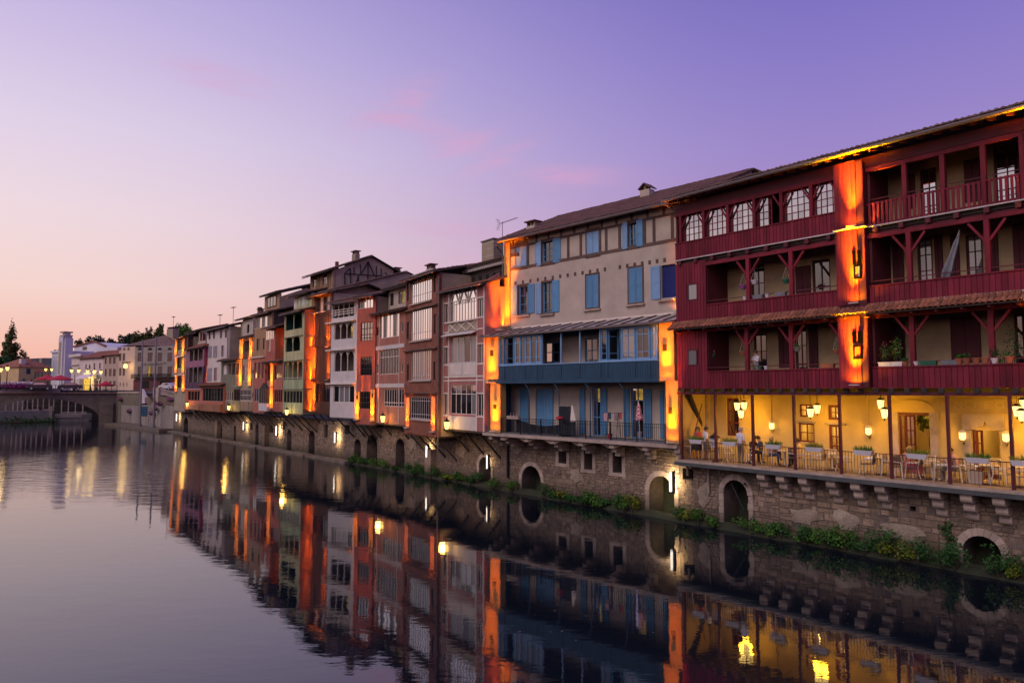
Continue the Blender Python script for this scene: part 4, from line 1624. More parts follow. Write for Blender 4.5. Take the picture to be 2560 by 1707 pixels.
roofz = lambda y: bz_e + .1 + (bz_r - bz_e - .1) * (y - UY + .6) / (RY - UY + .6)
y_ = UY + 1.6
chimney(bh, bu(1333, 565, y_), y_, roofz(y_) - .3, BF_.z(1333, 566, y_), .85, .6, M['plaster'], 'slab')
y_ = RY - 1.2
chimney(bh, bu(1618, 480, y_), y_, roofz(y_) - .3, BF_.z(1618, 476, y_), .75, .6, M['plaster'], 'tile')
y_ = RY + .6
chimney(bh, bu(1893, 445, y_), y_, bz_r - 1.6, BF_.z(1893, 441, y_), .9, .7, M['plaster_grey'], 'tile')
# left big chimney stack on the neighbour's side
# pent roof of standing seam zinc
g = MB()
z0_, z1_ = bz_re, bz_rt
y0_, y1_ = -.3, UY - .004
g.add([(-.25, y0_, z0_ - .06), (BW, y0_, z0_ - .06), (BW, y1_, z1_ - .06), (-.25, y1_, z1_ - .06), (-.25, y0_, z0_), (BW, y0_, z0_), (BW, y1_, z1_), (-.25, y1_, z1_)], BF)
pr = bh.mb(g, 'pent_roof', M['zinc'])
for k in range(17):
    x = -.15 + k * (BW) / 16.5
    bh.beam('roof_batten', M['timber'], (x, y0_, z0_ + .035), (x, y1_ - .02, z1_ + .035), .07, .07, pr)
bh.box('fascia', M['gutter'], -.27, BW, y0_ - .05, y0_ - .004, z0_ - .12, z0_ + .02)
bh.box('flashing', M['white'], 1.0, BW, UY - .03, UY - .004, z1_ + .03, z1_ + .14)

# loggia body: floor slabs, back wall
bh.box('floor_slab', bld, .3, BW - .3, .0, UY + 2, bz_pb, bz_pb + .22)
bh.box('terrace_floor', M['concrete'], .0, BW, .05, UY + 3, bz_slab - .05, bz_slab)
LB = 1.75
lb = lambda x0, y0, x1, y1: BF_.rect(x0, y0, x1, y1, LB)
D_LOW = [lb(1339, 972, 1361, 1085), lb(1480, 968, 1502, 1091), lb(1577, 968, 1610, 1093)]
D_LOW = [(a, b_, bz_slab + .003, d) for a, b_, c, d in D_LOW]
bh.wall('back_wall', M['plaster'], .3, BW - .1, bz_slab, bz_pb, LB, LB + .2, D_LOW)
for k, (a, b_, c, d) in enumerate(D_LOW):
    if k == 0:
        bh.box('door', M['blue'], a, b_, LB + .1, LB + .15, c, d)
    else:
        bh.box('lit_room', M['lit_dim'], a, b_, LB + .5, LB + .52, d - .75 if k == 2 else d - .9, d)
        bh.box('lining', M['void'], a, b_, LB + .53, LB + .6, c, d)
        bh.window(a, b_, c, d, LB + .06, 2, 3, blu, M['clear'], .09, .05, name='door', rows=(.38, .76))
for x0, y0, x1, y1 in ((1301, 970, 1322, 1075), (1363, 970, 1384, 1080), (1450, 971, 1464, 1085), (1503, 971, 1519, 1090), (1560, 971, 1575, 1090), (1612, 971, 1631, 1095), (1651, 975, 1661, 1095)):
    a, b_, c, d = lb(x0, y0, x1, y1)
    shutter(bh, a, b_, max(c, bz_slab + .1), d, LB - .06, blu)
D_UP = [lb(1362, 856, 1400, 906), lb(1462, 846, 1494, 906), lb(1530, 845, 1560, 906)]
bh.wall('back_wall', M['plaster'], .3, BW - .1, bz_pb + .22, bz_rt - .1, LB, LB + .2, D_UP)
for (a, b_, c, d), g in zip(D_UP, ('glass_mid', 'glass_curtain', 'glass')):
    bh.window(a, b_, c, d, LB + .06, 2, 2, blu, M[g], .09, .05, name='door')
bh.box('side_screen', bld, .62, .72, .1, LB, bz_slab, bz_pb)
bh.box('side_screen', blu, BW - .95, BW - .9, .4, LB, bz_slab, bz_pb)
# parapet of blue boards in panels
xg0, xg1 = bu(1248, 900), bu(1646, 900)
bh.box('parapet', bld, xg0 - .02, xg1 + .05, -.02, .06, bz_pb, bz_ps - .06)
bh.box('parapet_base', bld, xg0 - .12, xg1 + .1, -.16, .05, bz_pb - .1, bz_pb + .14)
bh.box('rail_cap', blp, xg0 - .04, xg1 + .06, -.09, .1, bz_ps - .06, bz_ps)
n = 76
for k in range(n):
    a, b_ = xg0 + (xg1 - xg0) * k / n, xg0 + (xg1 - xg0) * (k + 1) / n
    bh.box('plank', bld, a + .006, b_ - .006, -.045, -.021, bz_pb + .15, bz_ps - .07)
for zx in (262, 480, 605, 660, 860, 1060, 1280, 1355, 1645, 1805):
    u_ = bu(1200 + zx / 4.2385, 930)
    bh.box('batten', bld, u_ - .05, u_ + .05, -.075, -.046, bz_pb + .15, bz_ps - .07)
# blue casements along the loggia
def casements(px0, px1, stops, gl):
    a0, b0 = bu(px0, 870), bu(px1, 870)
    bh.mb(MB().grid(a0 - .07, b0 + .07, bz_ps, bz_gt, -.05, .04, [(a0, b0, bz_ps + .07, bz_gt - .07)]), 'window_frame', blp)
    for k in range(len(stops) - 1):
        a, b_ = bu(stops[k], 870), bu(stops[k + 1], 870)
        if gl[k] == 'open':
            continue
        bh.window(a + .01, b_ - .01, bz_ps + .07, bz_gt - .07, -.03, 1 if b_ - a < .75 else 2, 3, blp if k % 2 else blu, M[gl[k]], .07, .04, rows=(.2, .8))
    a1 = bu(stops[gl.index('open')], 870) if 'open' in gl else None
    if a1:
        f = bh.window(0, .62, bz_ps + .07, bz_gt - .07, 0, 1, 3, blu, M['glass'], .07, .04, rows=(.2, .8), name='open_sash')
        f.location = (a1 + .05, .02, f.location.z)
        f.rotation_euler = (0, 0, 1.05)


casements(1250, 1355, (1250, 1261, 1283, 1288, 1301, 1314, 1327, 1341, 1353), ('glass', 'open', 'glass_curtain', 'glass', 'glass', 'glass', 'glass', 'glass'))
casements(1502, 1642, (1503, 1519, 1550, 1554, 1588, 1592, 1625, 1629, 1642), ('glass', 'open', 'glass', 'glass_curtain', 'glass', 'glass', 'glass', 'glass_mid'))
for zx in (860, 1060):
    u_ = bu(1200 + zx / 4.2385, 870)
    bh.box('post', blp, u_ - .04, u_ + .04, -.03, .05, bz_ps, bz_gt)
bh.box('header_beam', bld, xg0, xg1, -.06, .08, bz_gt, bz_gt + .18)
bh.box('ceiling', M['darkwood'], .4, BW - .4, .1, LB, bz_gt + .2, bz_gt + .24)
# curved brackets and thin posts of the lower terrace
for zx in (475, 790, 1120, 1485):
    u_ = bu(1200 + zx / 4.2385 + 10, 1000)
    bh.mb(MB().tube([(u_, .05, bz_slab), (u_, .05, bz_pb - .9), (u_ - .05, .02, bz_pb - .5), (u_ - .22, -.02, bz_pb - .25), (u_ - .4, -.06, bz_pb - .1)], .035), 'bracket_post', bld)
# pilasters with floodlights
PILS = [((1214, 841, 1246, 947), .0), ((1226, 955, 1251, 1072), .0), ((1647, 808, 1686, 943), -.05), ((1664, 955, 1697, 1104), -.03)]
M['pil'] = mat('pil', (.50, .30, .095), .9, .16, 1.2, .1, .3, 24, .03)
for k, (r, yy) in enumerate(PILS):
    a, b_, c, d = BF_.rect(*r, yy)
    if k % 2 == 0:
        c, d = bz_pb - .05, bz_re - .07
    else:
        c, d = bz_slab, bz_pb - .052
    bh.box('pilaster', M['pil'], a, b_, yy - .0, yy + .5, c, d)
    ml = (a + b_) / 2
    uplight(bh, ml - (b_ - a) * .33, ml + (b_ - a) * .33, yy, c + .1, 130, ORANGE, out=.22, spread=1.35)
for (x0, y0, x1, y1) in ((1227, 875, 1235, 890), (1235, 1010, 1242, 1022), (1658, 861, 1668, 877), (1673, 1018, 1681, 1034)):
    a, b_, c, d = BF_.rect(x0, y0, x1, y1, -.01)
    bh.box('vent', M['void'], a, b_, -.09, -.055, c, d)
# pilaster strip on the upper wall's left edge, and lamp at the right end
a, b_, c, d = up(1264, 700, 1287, 814)
bh.box('pilaster', M['pil'], a - .05, a + .55, UY - .12, UY - .003, bz_rt + .2, bz_e - .02)
uplight(bh, a + .0, b_ - .0, UY - .12, bz_rt + .3, 150, ORANGE, out=.2, spread=1.25)
a, b_, c, d = up(1690, 735, 1697, 775)
uplight(bh, a - .1, b_ + .1, UY, c, 40, ORANGE, out=.2, spread=1.25)
# terrace slab on corbels with shallow arches between
bh.box('slab_edge', M['stone_pale'], -.12, BW + .02, -.14, .6, bz_slab - .24, bz_slab - .052)
cb = [bu(p, 1100, .1) for p in (1228, 1258, 1318, 1383, 1453, 1530, 1614, 1694)]
yqb = lambda u_: (Q.P0 - BF_.world(u_)).dot(Q.n) / BF_.n.dot(Q.n)
for u_ in cb:
    dq = yqb(u_)
    for k in range(3):
        zc = bz_slab - .245 - .24 * k
        yy = .02 + dq * (.0, .24, .52)[k]
        bh.box('corbel', M['stone_pale'], u_ - .17, u_ + .17, yy, dq + .05, zc - .235, zc - .006)
for k in range(1, len(cb) - 1):
    a, b_ = cb[k] + .18, cb[k + 1] - .18
    if b_ - a < .5:
        continue
    pts = [(a, bz_slab - .5)] + [(a + (b_ - a) * q / 8, bz_slab - .5 + .24 * math.sin(pi * q / 8)) for q in range(1, 8)] + [(b_, bz_slab - .5), (b_, bz_slab - .243), (a, bz_slab - .243)]
    g = MB()
    for q in range(8):
        g.prism([pts[q], pts[q + 1], (pts[q + 1][0], bz_slab - .243), (pts[q][0], bz_slab - .243)], .02, yqb(a) + .05)
    bh.mb(g, 'shallow_arch', M['stone'])
# iron railing
zr0, zr1 = bz_slab + .0, bz_slab + 1.0
xa, xb_ = bu(1252, 1050), bu(1662, 1050)
bh.box('hand_rail', M['iron'], xa, xb_, .0, .03, zr1 - .03, zr1)
bh.box('bottom_rail', M['iron'], xa, xb_, .0, .03, zr0 + .1, zr0 + .125)
bh.box('mid_rail', M['iron'], xa, xb_, .0, .03, zr1 - .2, zr1 - .18)
n = 96
for k in range(n + 1):
    x = xa + (xb_ - xa) * k / n
    bh.box('railing_bar', M['iron'], x - .008, x + .008, .007, .023, zr0 + .125, zr1 - .03)
for q in range(8):
    x = xa + (xb_ - xa) * q / 7
    bh.box('railing_post', M['iron'], x - .025, x + .025, -.008, .038, zr0 - .03, zr1 + .02)
M['net'] = mat('net', (.018, .022, .03), .9)
g = MB()
nn2 = 26
x0_, x1_ = bu(1290, 1060), bu(1436, 1070)
for k in range(nn2):
    a, b_ = x0_ + (x1_ - x0_) * k / nn2, x0_ + (x1_ - x0_) * (k + 1) / nn2
    sg = lambda q: zr1 - .05 - .42 * math.sin(pi * min(1, q * 1.0)) * (1 - .3 * q)
    ya, yb_ = .05 + .05 * math.sin(k * 1.7), .05 + .05 * math.sin((k + 1) * 1.7)
    g.add([(a, ya, zr0 + .12), (b_, yb_, zr0 + .12), (b_, yb_, sg((k + 1) / nn2)), (a, ya, sg(k / nn2)), (a, ya + .02, zr0 + .12), (b_, yb_ + .02, zr0 + .12), (b_, yb_ + .02, sg((k + 1) / nn2)), (a, ya + .02, sg(k / nn2))], BF)
nt2 = bh.mb(g, 'privacy_net', M['net'])
nt2['label'] = 'dark cloth sagging along the inside of the railing'
# TV aerial
ae = T('tv_aerial', 'roof aerial with a long toothed boom beside the beige plaster house', 'aerial', BF_.world(0, 0), BF_.ang, 0)
y_ = UY - .1
ax, az = BF_.loc(1256, 592, y_)
_, azt = BF_.loc(1256, 556, y_)
ae.root.location = (*BF_.world(ax, y_), az)
ae.zb = 0
ap = ae.cyl('mast', M['iron'], (0, 0, -.3), (0, 0, azt - az + .05), .02)
h = azt - az
ae.cyl('boom', M['iron'], (-.35, 0, h - .07), (1.6, 0, h + .06), .016)
for k in range(14):
    x = -.1 + k * .12
    ae.cyl('element', M['iron'], (x, -.14, h - .05 + k * .008), (x, .14, h - .05 + k * .008), .007, n=5)
for s_ in (-1, 1):
    for k in range(4):
        ae.cyl('reflector_rod', M['iron'], (-.35 - .05 * k, -.2, h - .07 + s_ * (.06 + .1 * k)), (-.35 - .05 * k, .2, h - .07 + s_ * (.06 + .1 * k)), .008, n=5)
    ae.cyl('reflector_arm', M['iron'], (-.33, 0, h - .07), (-.55, 0, h - .07 + s_ * .42), .01, n=5)
# ------------------------------------------------------------------ the row of houses hanging over the river
tq = math.tan(QA)
cB0 = BF_.P0.x + BF_.P0.y * tq
Z4 = lambda X, Y: (990 + X / 3.136, 640 + Y / 3.136)
Z5 = lambda X, Y: (740 + X / 3.137, 620 + Y / 3.137)
L2 = lambda X, Y: (430 + X / 5.6, 800 + Y / 5.6)
L3 = lambda X, Y: (560 + X / 4.6125, 740 + Y / 4.6125)
L4 = lambda X, Y: (690 + X / 3.5625, 640 + Y / 3.5625)


class House(T):
    def __init__(s, name, label, zoom, xl, xr, cl, cr, bot, group='old houses hanging over the river', cat='house'):
        """xl, xr: left and right edge (zoom x); cl, cr: how far out over the river each stands; bot: zoom point on the bottom edge"""
        pl_, pr_ = zoom(xl, 0)[0], zoom(xr, 0)[0]
        s.F = Fr(online(cl, pl_), online(cr, pr_))
        s.zoom = zoom
        s.zbot = s.F.z(*zoom(*bot))
        super().__init__(name, label, cat, s.F.P0, s.F.ang, s.zbot, group)
        s.W = s.F.w
        s.holes = []

    def r(s, X0, Y0, X1, Y1, off=0.):
        a, b_ = s.zoom(X0, Y0), s.zoom(X1, Y1)
        return s.F.rect(a[0], a[1], b_[0], b_[1], off)

    def zz(s, X, Y, off=0.):
        return s.F.z(*s.zoom(X, Y), off)

    def uu(s, X, Y, off=0.):
        return s.F.u(*s.zoom(X, Y), off)

    def win(s, rc, nx=2, nz=2, fm=None, gm=None, off=0., rows=None, fw=.05, bw=.035, gms=None, hole=True, y=.06, trim=None):
        a, b_, c, d = s.r(*rc, off)
        if hole:
            s.holes.append((a, b_, c, d))
        w_ = s.window(a, b_, c, d, off + y, nx, nz, fm or M['white'], gm or M['glass'], fw, bw, .06, rows=rows, gms=gms)
        if trim:
            s.mb(MB().grid(a - .09, b_ + .09, c - .09, d + .09, off - .03, off - .003, [(a, b_, c, d)]), 'window_surround', trim)
        return a, b_, c, d

    def opening(s, rc, inner, posts=0, pm=None, ybr=True, rail=None, depth=1.3, off=0., vz=.42):
        a, b_, c, d = s.r(*rc, off)
        s.holes.append((a, b_, c, d))
        y0 = off + .2
        g = MB().box(a - .06, a, y0, y0 + depth, c, d).box(b_, b_ + .06, y0, y0 + depth, c, d).box(a, b_, y0 + depth, y0 + depth + .06, c, d).box(a, b_, y0, y0 + depth, d, d + .05).box(a, b_, y0, y0 + depth, c - .05, c)
        s.mb(g, 'loggia', inner)
        for k in range(posts + 2 if ybr else posts):
            n = posts + 1
            x = a + (b_ - a) * (k if ybr else k + 1) / n
            end = ybr and k in (0, n)
            x += .04 if (ybr and k == 0) else (-.04 if (ybr and k == n) else 0)
            g = MB()
            if not end:
                g.box(x - .035, x + .035, off + .03, off + .1, c, d - .002)
            else:
                g.box(x - .03, x + .03, off + .03, off + .1, c, d - .002)
            if ybr:
                for s_ in (-1, 1):
                    if (k == 0 and s_ < 0) or (k == n and s_ > 0):
                        continue
                    g.beam((x, off + .065, d - vz), (x + s_ * min(.32, (b_ - a) / n * .42), off + .065, d - .03), .04, .04)
            s.mb(g, 'post', pm or M['white'])
        if rail:
            s.box('rail', rail, a, b_, off + .02, off + .06, c + .16, c + .2)
        return a, b_, c, d

    def front(s, m, z1, z0=None, x0=0., x1=None, y=0., th=.2, name='wall'):
        x1 = s.W if x1 is None else x1
        z0 = s.zbot if z0 is None else z0
        hs = [h for h in s.holes if h[0] < x1 and h[1] > x0]
        o_ = s.wall(name, m, x0, x1, z0, z1, y, y + th, hs)
        return o_

    def sides(s, m, z1, dep=7., y=.2, z0=None):
        z0 = s.zbot if z0 is None else z0
        s.box('side_wall', m, 0, .15, y + .002, dep, z0, z1)
        s.box('side_wall', m, s.W - .15, s.W, y + .002, dep, z0, z1)
        s.box('floor', M['darkwood'], .02, s.W - .02, .02, dep, z0 - .12, z0 - .004)

    def sidewall(s, m, x, pts, zb, name='gable', th=.15, zoom=None):
        """wall seen from its right face on the plane x: traced top outline, closed down to zb"""
        yz = [s.F.side(*(zoom or s.zoom)(*p), x) for p in pts]
        n = len(yz) + 2
        yz = yz + [(yz[-1][0], zb), (yz[0][0], zb)]
        g = MB().add([(x - th, y, z_) for y, z_ in yz] + [(x, y, z_) for y, z_ in yz], [tuple(range(n)), tuple(range(2 * n - 1, n - 1, -1))] + [(i, n + i, n + (i + 1) % n, (i + 1) % n) for i in range(n)])
        return s.mb(g, name, m), yz

    def band(s, m, X0, Y0, X1, Y1, name='string_course', out=.1, th=None):
        a, b_, c, d = s.r(X0, Y0, X1, Y1)
        zc = (s.zz(X0, Y0) + s.zz(X1, Y1)) / 2
        th = th or .16
        return s.box(name, m, a, b_, -out, -.003, zc - th / 2, zc + th / 2)

    def pilaster(s, rc, m=None, energy=60, out=.16, y=-.1, light=True, d_=None):
        a, b_, c, d = s.r(*rc)
        d = d_ or d
        s.box('pilaster', m or M['pil'], a, b_, y, -.003, c, d)
        if light:
            w_ = b_ - a
            uplight(s, a + w_ * .05, b_ - w_ * .05, y, c + .08, energy * 3.4, ORANGE, out=out)

    def roof(s, zE, m=None, y0=-.5, y1=5.5, slope=.3, x0=-.2, x1=None, gutter=True, both=True):
        x1 = s.W + .2 if x1 is None else x1
        ro = tiledroof(s, x0, x1, y0, zE, y1, zE + (y1 - y0) * slope, m or M['tile_dark'], both=both)
        if gutter:
            s.mb(MB().cyl((x0, y0 - .07, zE - .09), (x1, y0 - .07, zE - .09), .06, n=8), 'gutter', M['gutter'])
        return ro

    def struts(s, n=4, m=None, z=None):
        for k in range(n):
            u_ = s.W * (k + .5) / n
            yw = (Q.P0 - s.F.world(u_)).dot(Q.n) / s.F.n.dot(Q.n)
            if yw > .3:
                s.beam('strut', m or M['darkwood'], (u_, .15, s.zbot - .1), (u_ + .1, yw + .05, s.zbot - .1 - min(1.9, yw * .9 + .2)), .11, .11)


def lantern(px, py, off, fr, label, e=130):
    """wrought bracket lantern on the river side of a house corner"""
    u_, z_ = fr.loc(px, py, off)
    lt = T('wall_lantern', label, 'lantern', fr.world(u_, off), fr.ang, z_ - .3, 'wall lanterns under the houses')
    lt.mb(MB().lathe([(.07, 0), (.13, .06), (.2, .5), (.2, .52)], (0, 0, z_ - .28), 6), 'glass', M['lamp_lantern'])
    lt.mb(MB().lathe([(.23, 0), (.2, .08), (.07, .2), (.03, .3)], (0, 0, z_ + .25), 6), 'cap', M['iron'])
    lt.mb(MB().lathe([(.03, -.1), (.09, 0)], (0, 0, z_ - .28), 6), 'foot', M['iron'])
    lt.mb(MB().tube([(0, 0, z_ - .37), (0, .3, z_ - .45), (0, -off + .05, z_ - .2)], .02), 'bracket', M['iron'])
    point(lt.root, (0, -.25, .3), e, (1, .5, .1), .3)
    return lt


wood = lambda n, c: mat(n, c, .75, .3, 1.4, .2, .3, 60, .12, stretch=(1, 1, .2))
M['wood_brown'] = wood('wood_brown', (.30, .18, .095))
M['wood_dark'] = wood('wood_dark', (.10, .045, .025))
M['grey_green'] = wood('grey_green', (.17, .17, .12))
M['green_pale'] = wood('green_pale', (.50, .50, .28))
M['green'] = wood('green', (.34, .42, .25))
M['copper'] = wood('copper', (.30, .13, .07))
M['green_deep'] = mat('green_deep', (.012, .06, .045), .8)
M['pink'] = mat('pink', (.42, .14, .10), .85, .15, 1, .08, .15, 30, .06)
M['purple'] = mat('purple', (.28, .12, .19), .8, .15, 1, .08, .15, 30, .06)
M['purple_dark'] = mat('purple_dark', (.06, .025, .075), .7)
M['offwhite'] = mat('offwhite', (.56, .53, .51), .8, .1, 1, .06, .15, 30, .04, stain=(.33, .32, .33), stains=.3)
M['wine'] = mat('wine', (.28, .03, .05), .7)
M['inner'] = mat('inner', (.17, .14, .11), .9, .3, 1, .1, 0)

# ---- A: pink and white half timbered bay house
hA = House('bay_house', 'pink house with white framing and a tall glazed bay beside the plaster house', Z4, 370, 700, 37.55, cB0, (560, 1368))
M['brickA'] = brickmat('brickA', hA.root, (.40, .13, .12), (.32, .10, .10), (.4, .22, .2), var=.15)
wh = M['white']
zA = hA.zz(345, 300) * .5 + hA.zz(690, 215) * .5
hA.win((422, 360, 632, 500), 9, 1, wh, M['glass_sky'], rows=None, bw=.05)
a, b_, c, d = hA.win((422, 268, 632, 352), 3, 1, wh, M['glass_sky'], bw=.08)
for k in range(3):
    x0_, x1_ = a + (b_ - a) * k / 3, a + (b_ - a) * (k + 1) / 3
    for sx in (0, 1):
        xx = x0_ if sx == 0 else x1_
        hA.beam('glazing_bar', wh, (xx, .04, c + .02), ((x0_ + x1_) / 2, .04, d - .03), .05, .05)
for rc in ((380, 385, 412, 520), (648, 335, 686, 475), (378, 720, 413, 850), (644, 690, 684, 840), (375, 1080, 413, 1245), (640, 1080, 686, 1255)):
    hA.win(rc, 2, 1, wh, M['glass'], bw=.06)
hA.win((432, 640, 632, 832), 4, 1, wh, None, gms=[M['glass_curtain'], M['glass_curtain'], M['glass'], M['glass_curtain']], bw=.06)
hA.win((425, 1010, 632, 1246), 5, 2, wh, None, rows=(.7,), gms=[M['glass'], M['glass_mid'], M['glass'], M['glass_curtain'], M['glass_mid']], bw=.05)
hA.front(M['brickA'], zA - .05)
hA.sides(M['plaster_grey'], zA - .1, 6)
ub0, ub1 = hA.uu(418, 700), hA.uu(636, 700)
for X, Y0, Y1 in ((372, 290, 1360), (416, 280, 1365), (636, 260, 1372), (692, 235, 1375)):
    u_ = hA.uu(X, 800)
    hA.box('framing_board', wh, u_ - .06, u_ + .06, -.05, -.003, hA.zbot + .02, zA - .1)
for Y, X0, X1 in ((372, 372, 416), (525, 372, 416), (325, 636, 692), (480, 636, 692), (600, 372, 416), (570, 636, 692), (712, 372, 416), (855, 372, 416), (686, 636, 692), (845, 636, 692), (1075, 372, 416), (1250, 372, 416), (1075, 636, 692), (1260, 636, 692), (945, 372, 692), (975, 372, 692)):
    z_ = hA.zz((X0 + X1) / 2, Y)
    hA.box('framing_board', wh, hA.uu(X0, Y) + .07, hA.uu(X1, Y) - .07, -.045, -.003, z_ - .05, z_ + .05)
# panels under the windows
a, b_, c, d = hA.r(420, 1250, 634, 1368)
hA.box('panel', M['offwhite'], ub0 + .07, ub1 - .07, -.04, -.003, hA.zbot + .03, d)
a, b_, c, d = hA.r(420, 835, 634, 940)
pn = hA.box('panel', M['offwhite'], ub0 + .07, ub1 - .07, -.04, -.003, c, d - .03)
for q in (0, 1):
    w_ = (ub1 - ub0) / 2
    hA.box('panel_field', M['white'], ub0 + .2 + q * w_, ub0 + w_ - .1 + q * w_, -.06, -.041, c + .12, d - .15, pn)
zsh = hA.zz(510, 615)
g = MB().add([(ub0 - .4, -.5, zsh - .08), (ub1 + .1, -.5, zsh - .08), (ub1 + .1, -.003, zsh + .12), (ub0 - .4, -.003, zsh + .12), (ub0 - .4, -.5, zsh - .02), (ub1 + .1, -.5, zsh - .02), (ub1 + .1, -.003, zsh + .2), (ub0 - .4, -.003, zsh + .2)], BF)
hA.mb(g, 'canopy', M['offwhite'])
zb0, zb1 = hA.zz(525, 590), hA.zz(525, 515)
hA.box('balustrade_panel', M['plaster_grey'], ub0, ub1, -.06, -.003, zb0, zb1)
for k in range(3):
    x0_, x1_ = ub0 + (ub1 - ub0) * k / 3, ub0 + (ub1 - ub0) * (k + 1) / 3
    hA.beam('cross_brace', wh, (x0_ + .04, -.085, zb0 + .02), (x1_ - .04, -.085, zb1 - .02), .07, .05)
    hA.beam('cross_brace', wh, (x0_ + .04, -.1, zb1 - .02), (x1_ - .04, -.1, zb0 + .02), .07, .05)
hA.box('sill', wh, ub0 - .25, ub1 + .05, -.22, -.003, zb1, zb1 + .09)
# lower roof, set back gallery with scalloped fascia, roof above
zr_ = zA + .75
tiledroof(hA, -.25, hA.W + .25, -.42, zA, 2.0, zr_, M['tile'], both=False)
hA.mb(MB().cyl((-.2, -.5, zA - .08), (hA.W + .2, -.5, zA - .08), .06), 'gutter', M['gutter'])
zf_ = (hA.zz(435, 165, 2.0) + hA.zz(820, 45, 2.0)) / 2
hA.box('gallery_wall', M['darkwood'], -.6, hA.W + 1.2, 2.3, 2.45, zr_ - .4, zf_ + .1)
for k in range(6):
    x = hA.W * (k + .4) / 6
    hA.box('gallery_shade_panel', M['void'], x, x + .4, 2.27, 2.298, zr_ + .1, zr_ + .55)  # black panels on the wall, painted in for shaded openings
hA.box('fascia', M['offwhite'], -.6, hA.W + 1.3, 1.95, 2.0, zf_ + .02, zf_ + .2)
g = MB()
n = 30
for k in range(n):
    a, b_ = -.6 + (hA.W + 1.9) * k / n, -.6 + (hA.W + 1.9) * (k + 1) / n
    g.prism([(a, zf_ + .02), ((a + b_) / 2, zf_ - .13), (b_, zf_ + .02)], 1.955, 1.995)
hA.mb(g, 'scalloped_trim', M['offwhite'])
tiledroof(hA, -.8, hA.W + 1.3, 1.8, zf_ + .28, 6.5, zf_ + 1.75, M['tile_dark'])
hA.sidewall(M['brickA'], hA.W + .01, [(700, 195), (812, 135), (816, 600)], hA.zz(700, 620), 'brick_side_wall', th=.2)
M['brickA2'] = M['brickA']
uplight(hA, hA.W + .25, hA.W + .9, 1.2, bz_re + .5, 260, ORANGE, out=.5)
ch = T('chimney_stack', 'tall grey chimney stack with metal bands left of the plaster house', 'chimney', (0, 0), 0, 0)
y_ = 3.2
a, z0_ = hA.F.loc(1213, 648, y_)
b_, z1_ = hA.F.loc(1250, 598, y_)
p = hA.F.world((a + b_) / 2, y_)
ch.root.location = (p.x, p.y, z0_ - 1.2)
ch.root.rotation_euler = (0, 0, hA.F.ang)
hh = z1_ - z0_ + 1.2
wd = (b_ - a) / 2 * .8
ch.box('stack', M['plaster_grey'], -wd, wd, -.45, .45, 0, hh)
for q in (.5, .72, .9):
    ch.box('metal_band', M['zinc'], -wd - .015, wd + .015, -.465, .465, hh * q, hh * q + .035)
ch.box('cap_slab', M['concrete'], -wd - .08, wd + .08, -.53, .53, hh, hh + .08)
hA.struts(3)
chimney(hA, hA.W * .35, 5.5, zf_ + 1.2, zf_ + 2.1, .35, .35, M['tile'], None)

# ---- B: tall dark brick house
hB = House('brick_house', 'tall narrow dark brick house with four wide barred windows', Z4, 70, 335, 38.1, 37.05, (200, 1398))
M['brickB'] = brickmat('brickB', hB.root, (.29, .085, .05), (.2, .06, .04), (.2, .11, .08), var=.25)
zB = (hB.zz(70, 212) + hB.zz(335, 118)) / 2
fmB = M['offwhite']
for rc, g, rw_ in (((118, 152, 278, 340), 'glass_sky', (.25,)), ((118, 428, 278, 645), 'glass_sky', (.22,)), ((118, 752, 275, 970), 'glass_mid', (.14,)), ((115, 1103, 270, 1285), 'glass', (.2, .85))):
    a, b_, c, d = hB.win(rc, 9, 2, fmB, M[g], rows=rw_, bw=.032, fw=.06)
    hB.box('sill', M['stone_pale'], a - .1, b_ + .1, -.14, -.003, c - .12, c - .01)
for rc in ((86, 215, 103, 350), (295, 140, 313, 280), (85, 520, 103, 650), (295, 460, 313, 610), (85, 850, 99, 975), (292, 830, 311, 970)):
    hB.win(rc, 1, 1, M['darkwood'], M['glass'])
hB.front(M['brickB'], zB - .05)
hB.sides(M['plaster_grey'], zB - .1, 7)
for (X0, Y0, X1, Y1) in ((72, 437, 332, 378), (72, 762, 332, 700), (72, 1082, 332, 1062)):
    hB.band(M['tile_dark'], X0, Y0, X1, Y1, out=.22, th=.12)
for (X0, X1) in ((82, 110), (284, 314)):
    hB.pilaster((X0, 1110 if X0 < 100 else 1100, X1, 1352 if X0 < 100 else 1384), M['brickB2'] if 'brickB2' in M else brickmat('brickB2', hB.root, (.4, .2, .13), (.3, .14, .09), (.3, .2, .15)), 26, .16, -.08)
hB.roof(zB, y1=5.5, slope=.22)
chimney(hB, hB.uu(275, 90, 1.5), 1.5, zB + .2, hB.zz(275, 100, 1.5), .95, .5, M['plaster_grey'], 'slab')
g = MB()
for k in range(13):
    x = hB.W * (k + .5) / 13
    g.cyl((x, -.25, hB.zbot - .06), (x, .25, hB.zbot + .06), .1, n=8)
hB.mb(g, 'tile_edge', M['tile'])['kind'] = 'stuff'
hB.struts(4)
hB.mb(MB().cyl((hB.W + .12, -.1, hB.zbot - 1.6), (hB.W + .12, -.1, zB - .4), .06), 'down_pipe', M['gutter'])

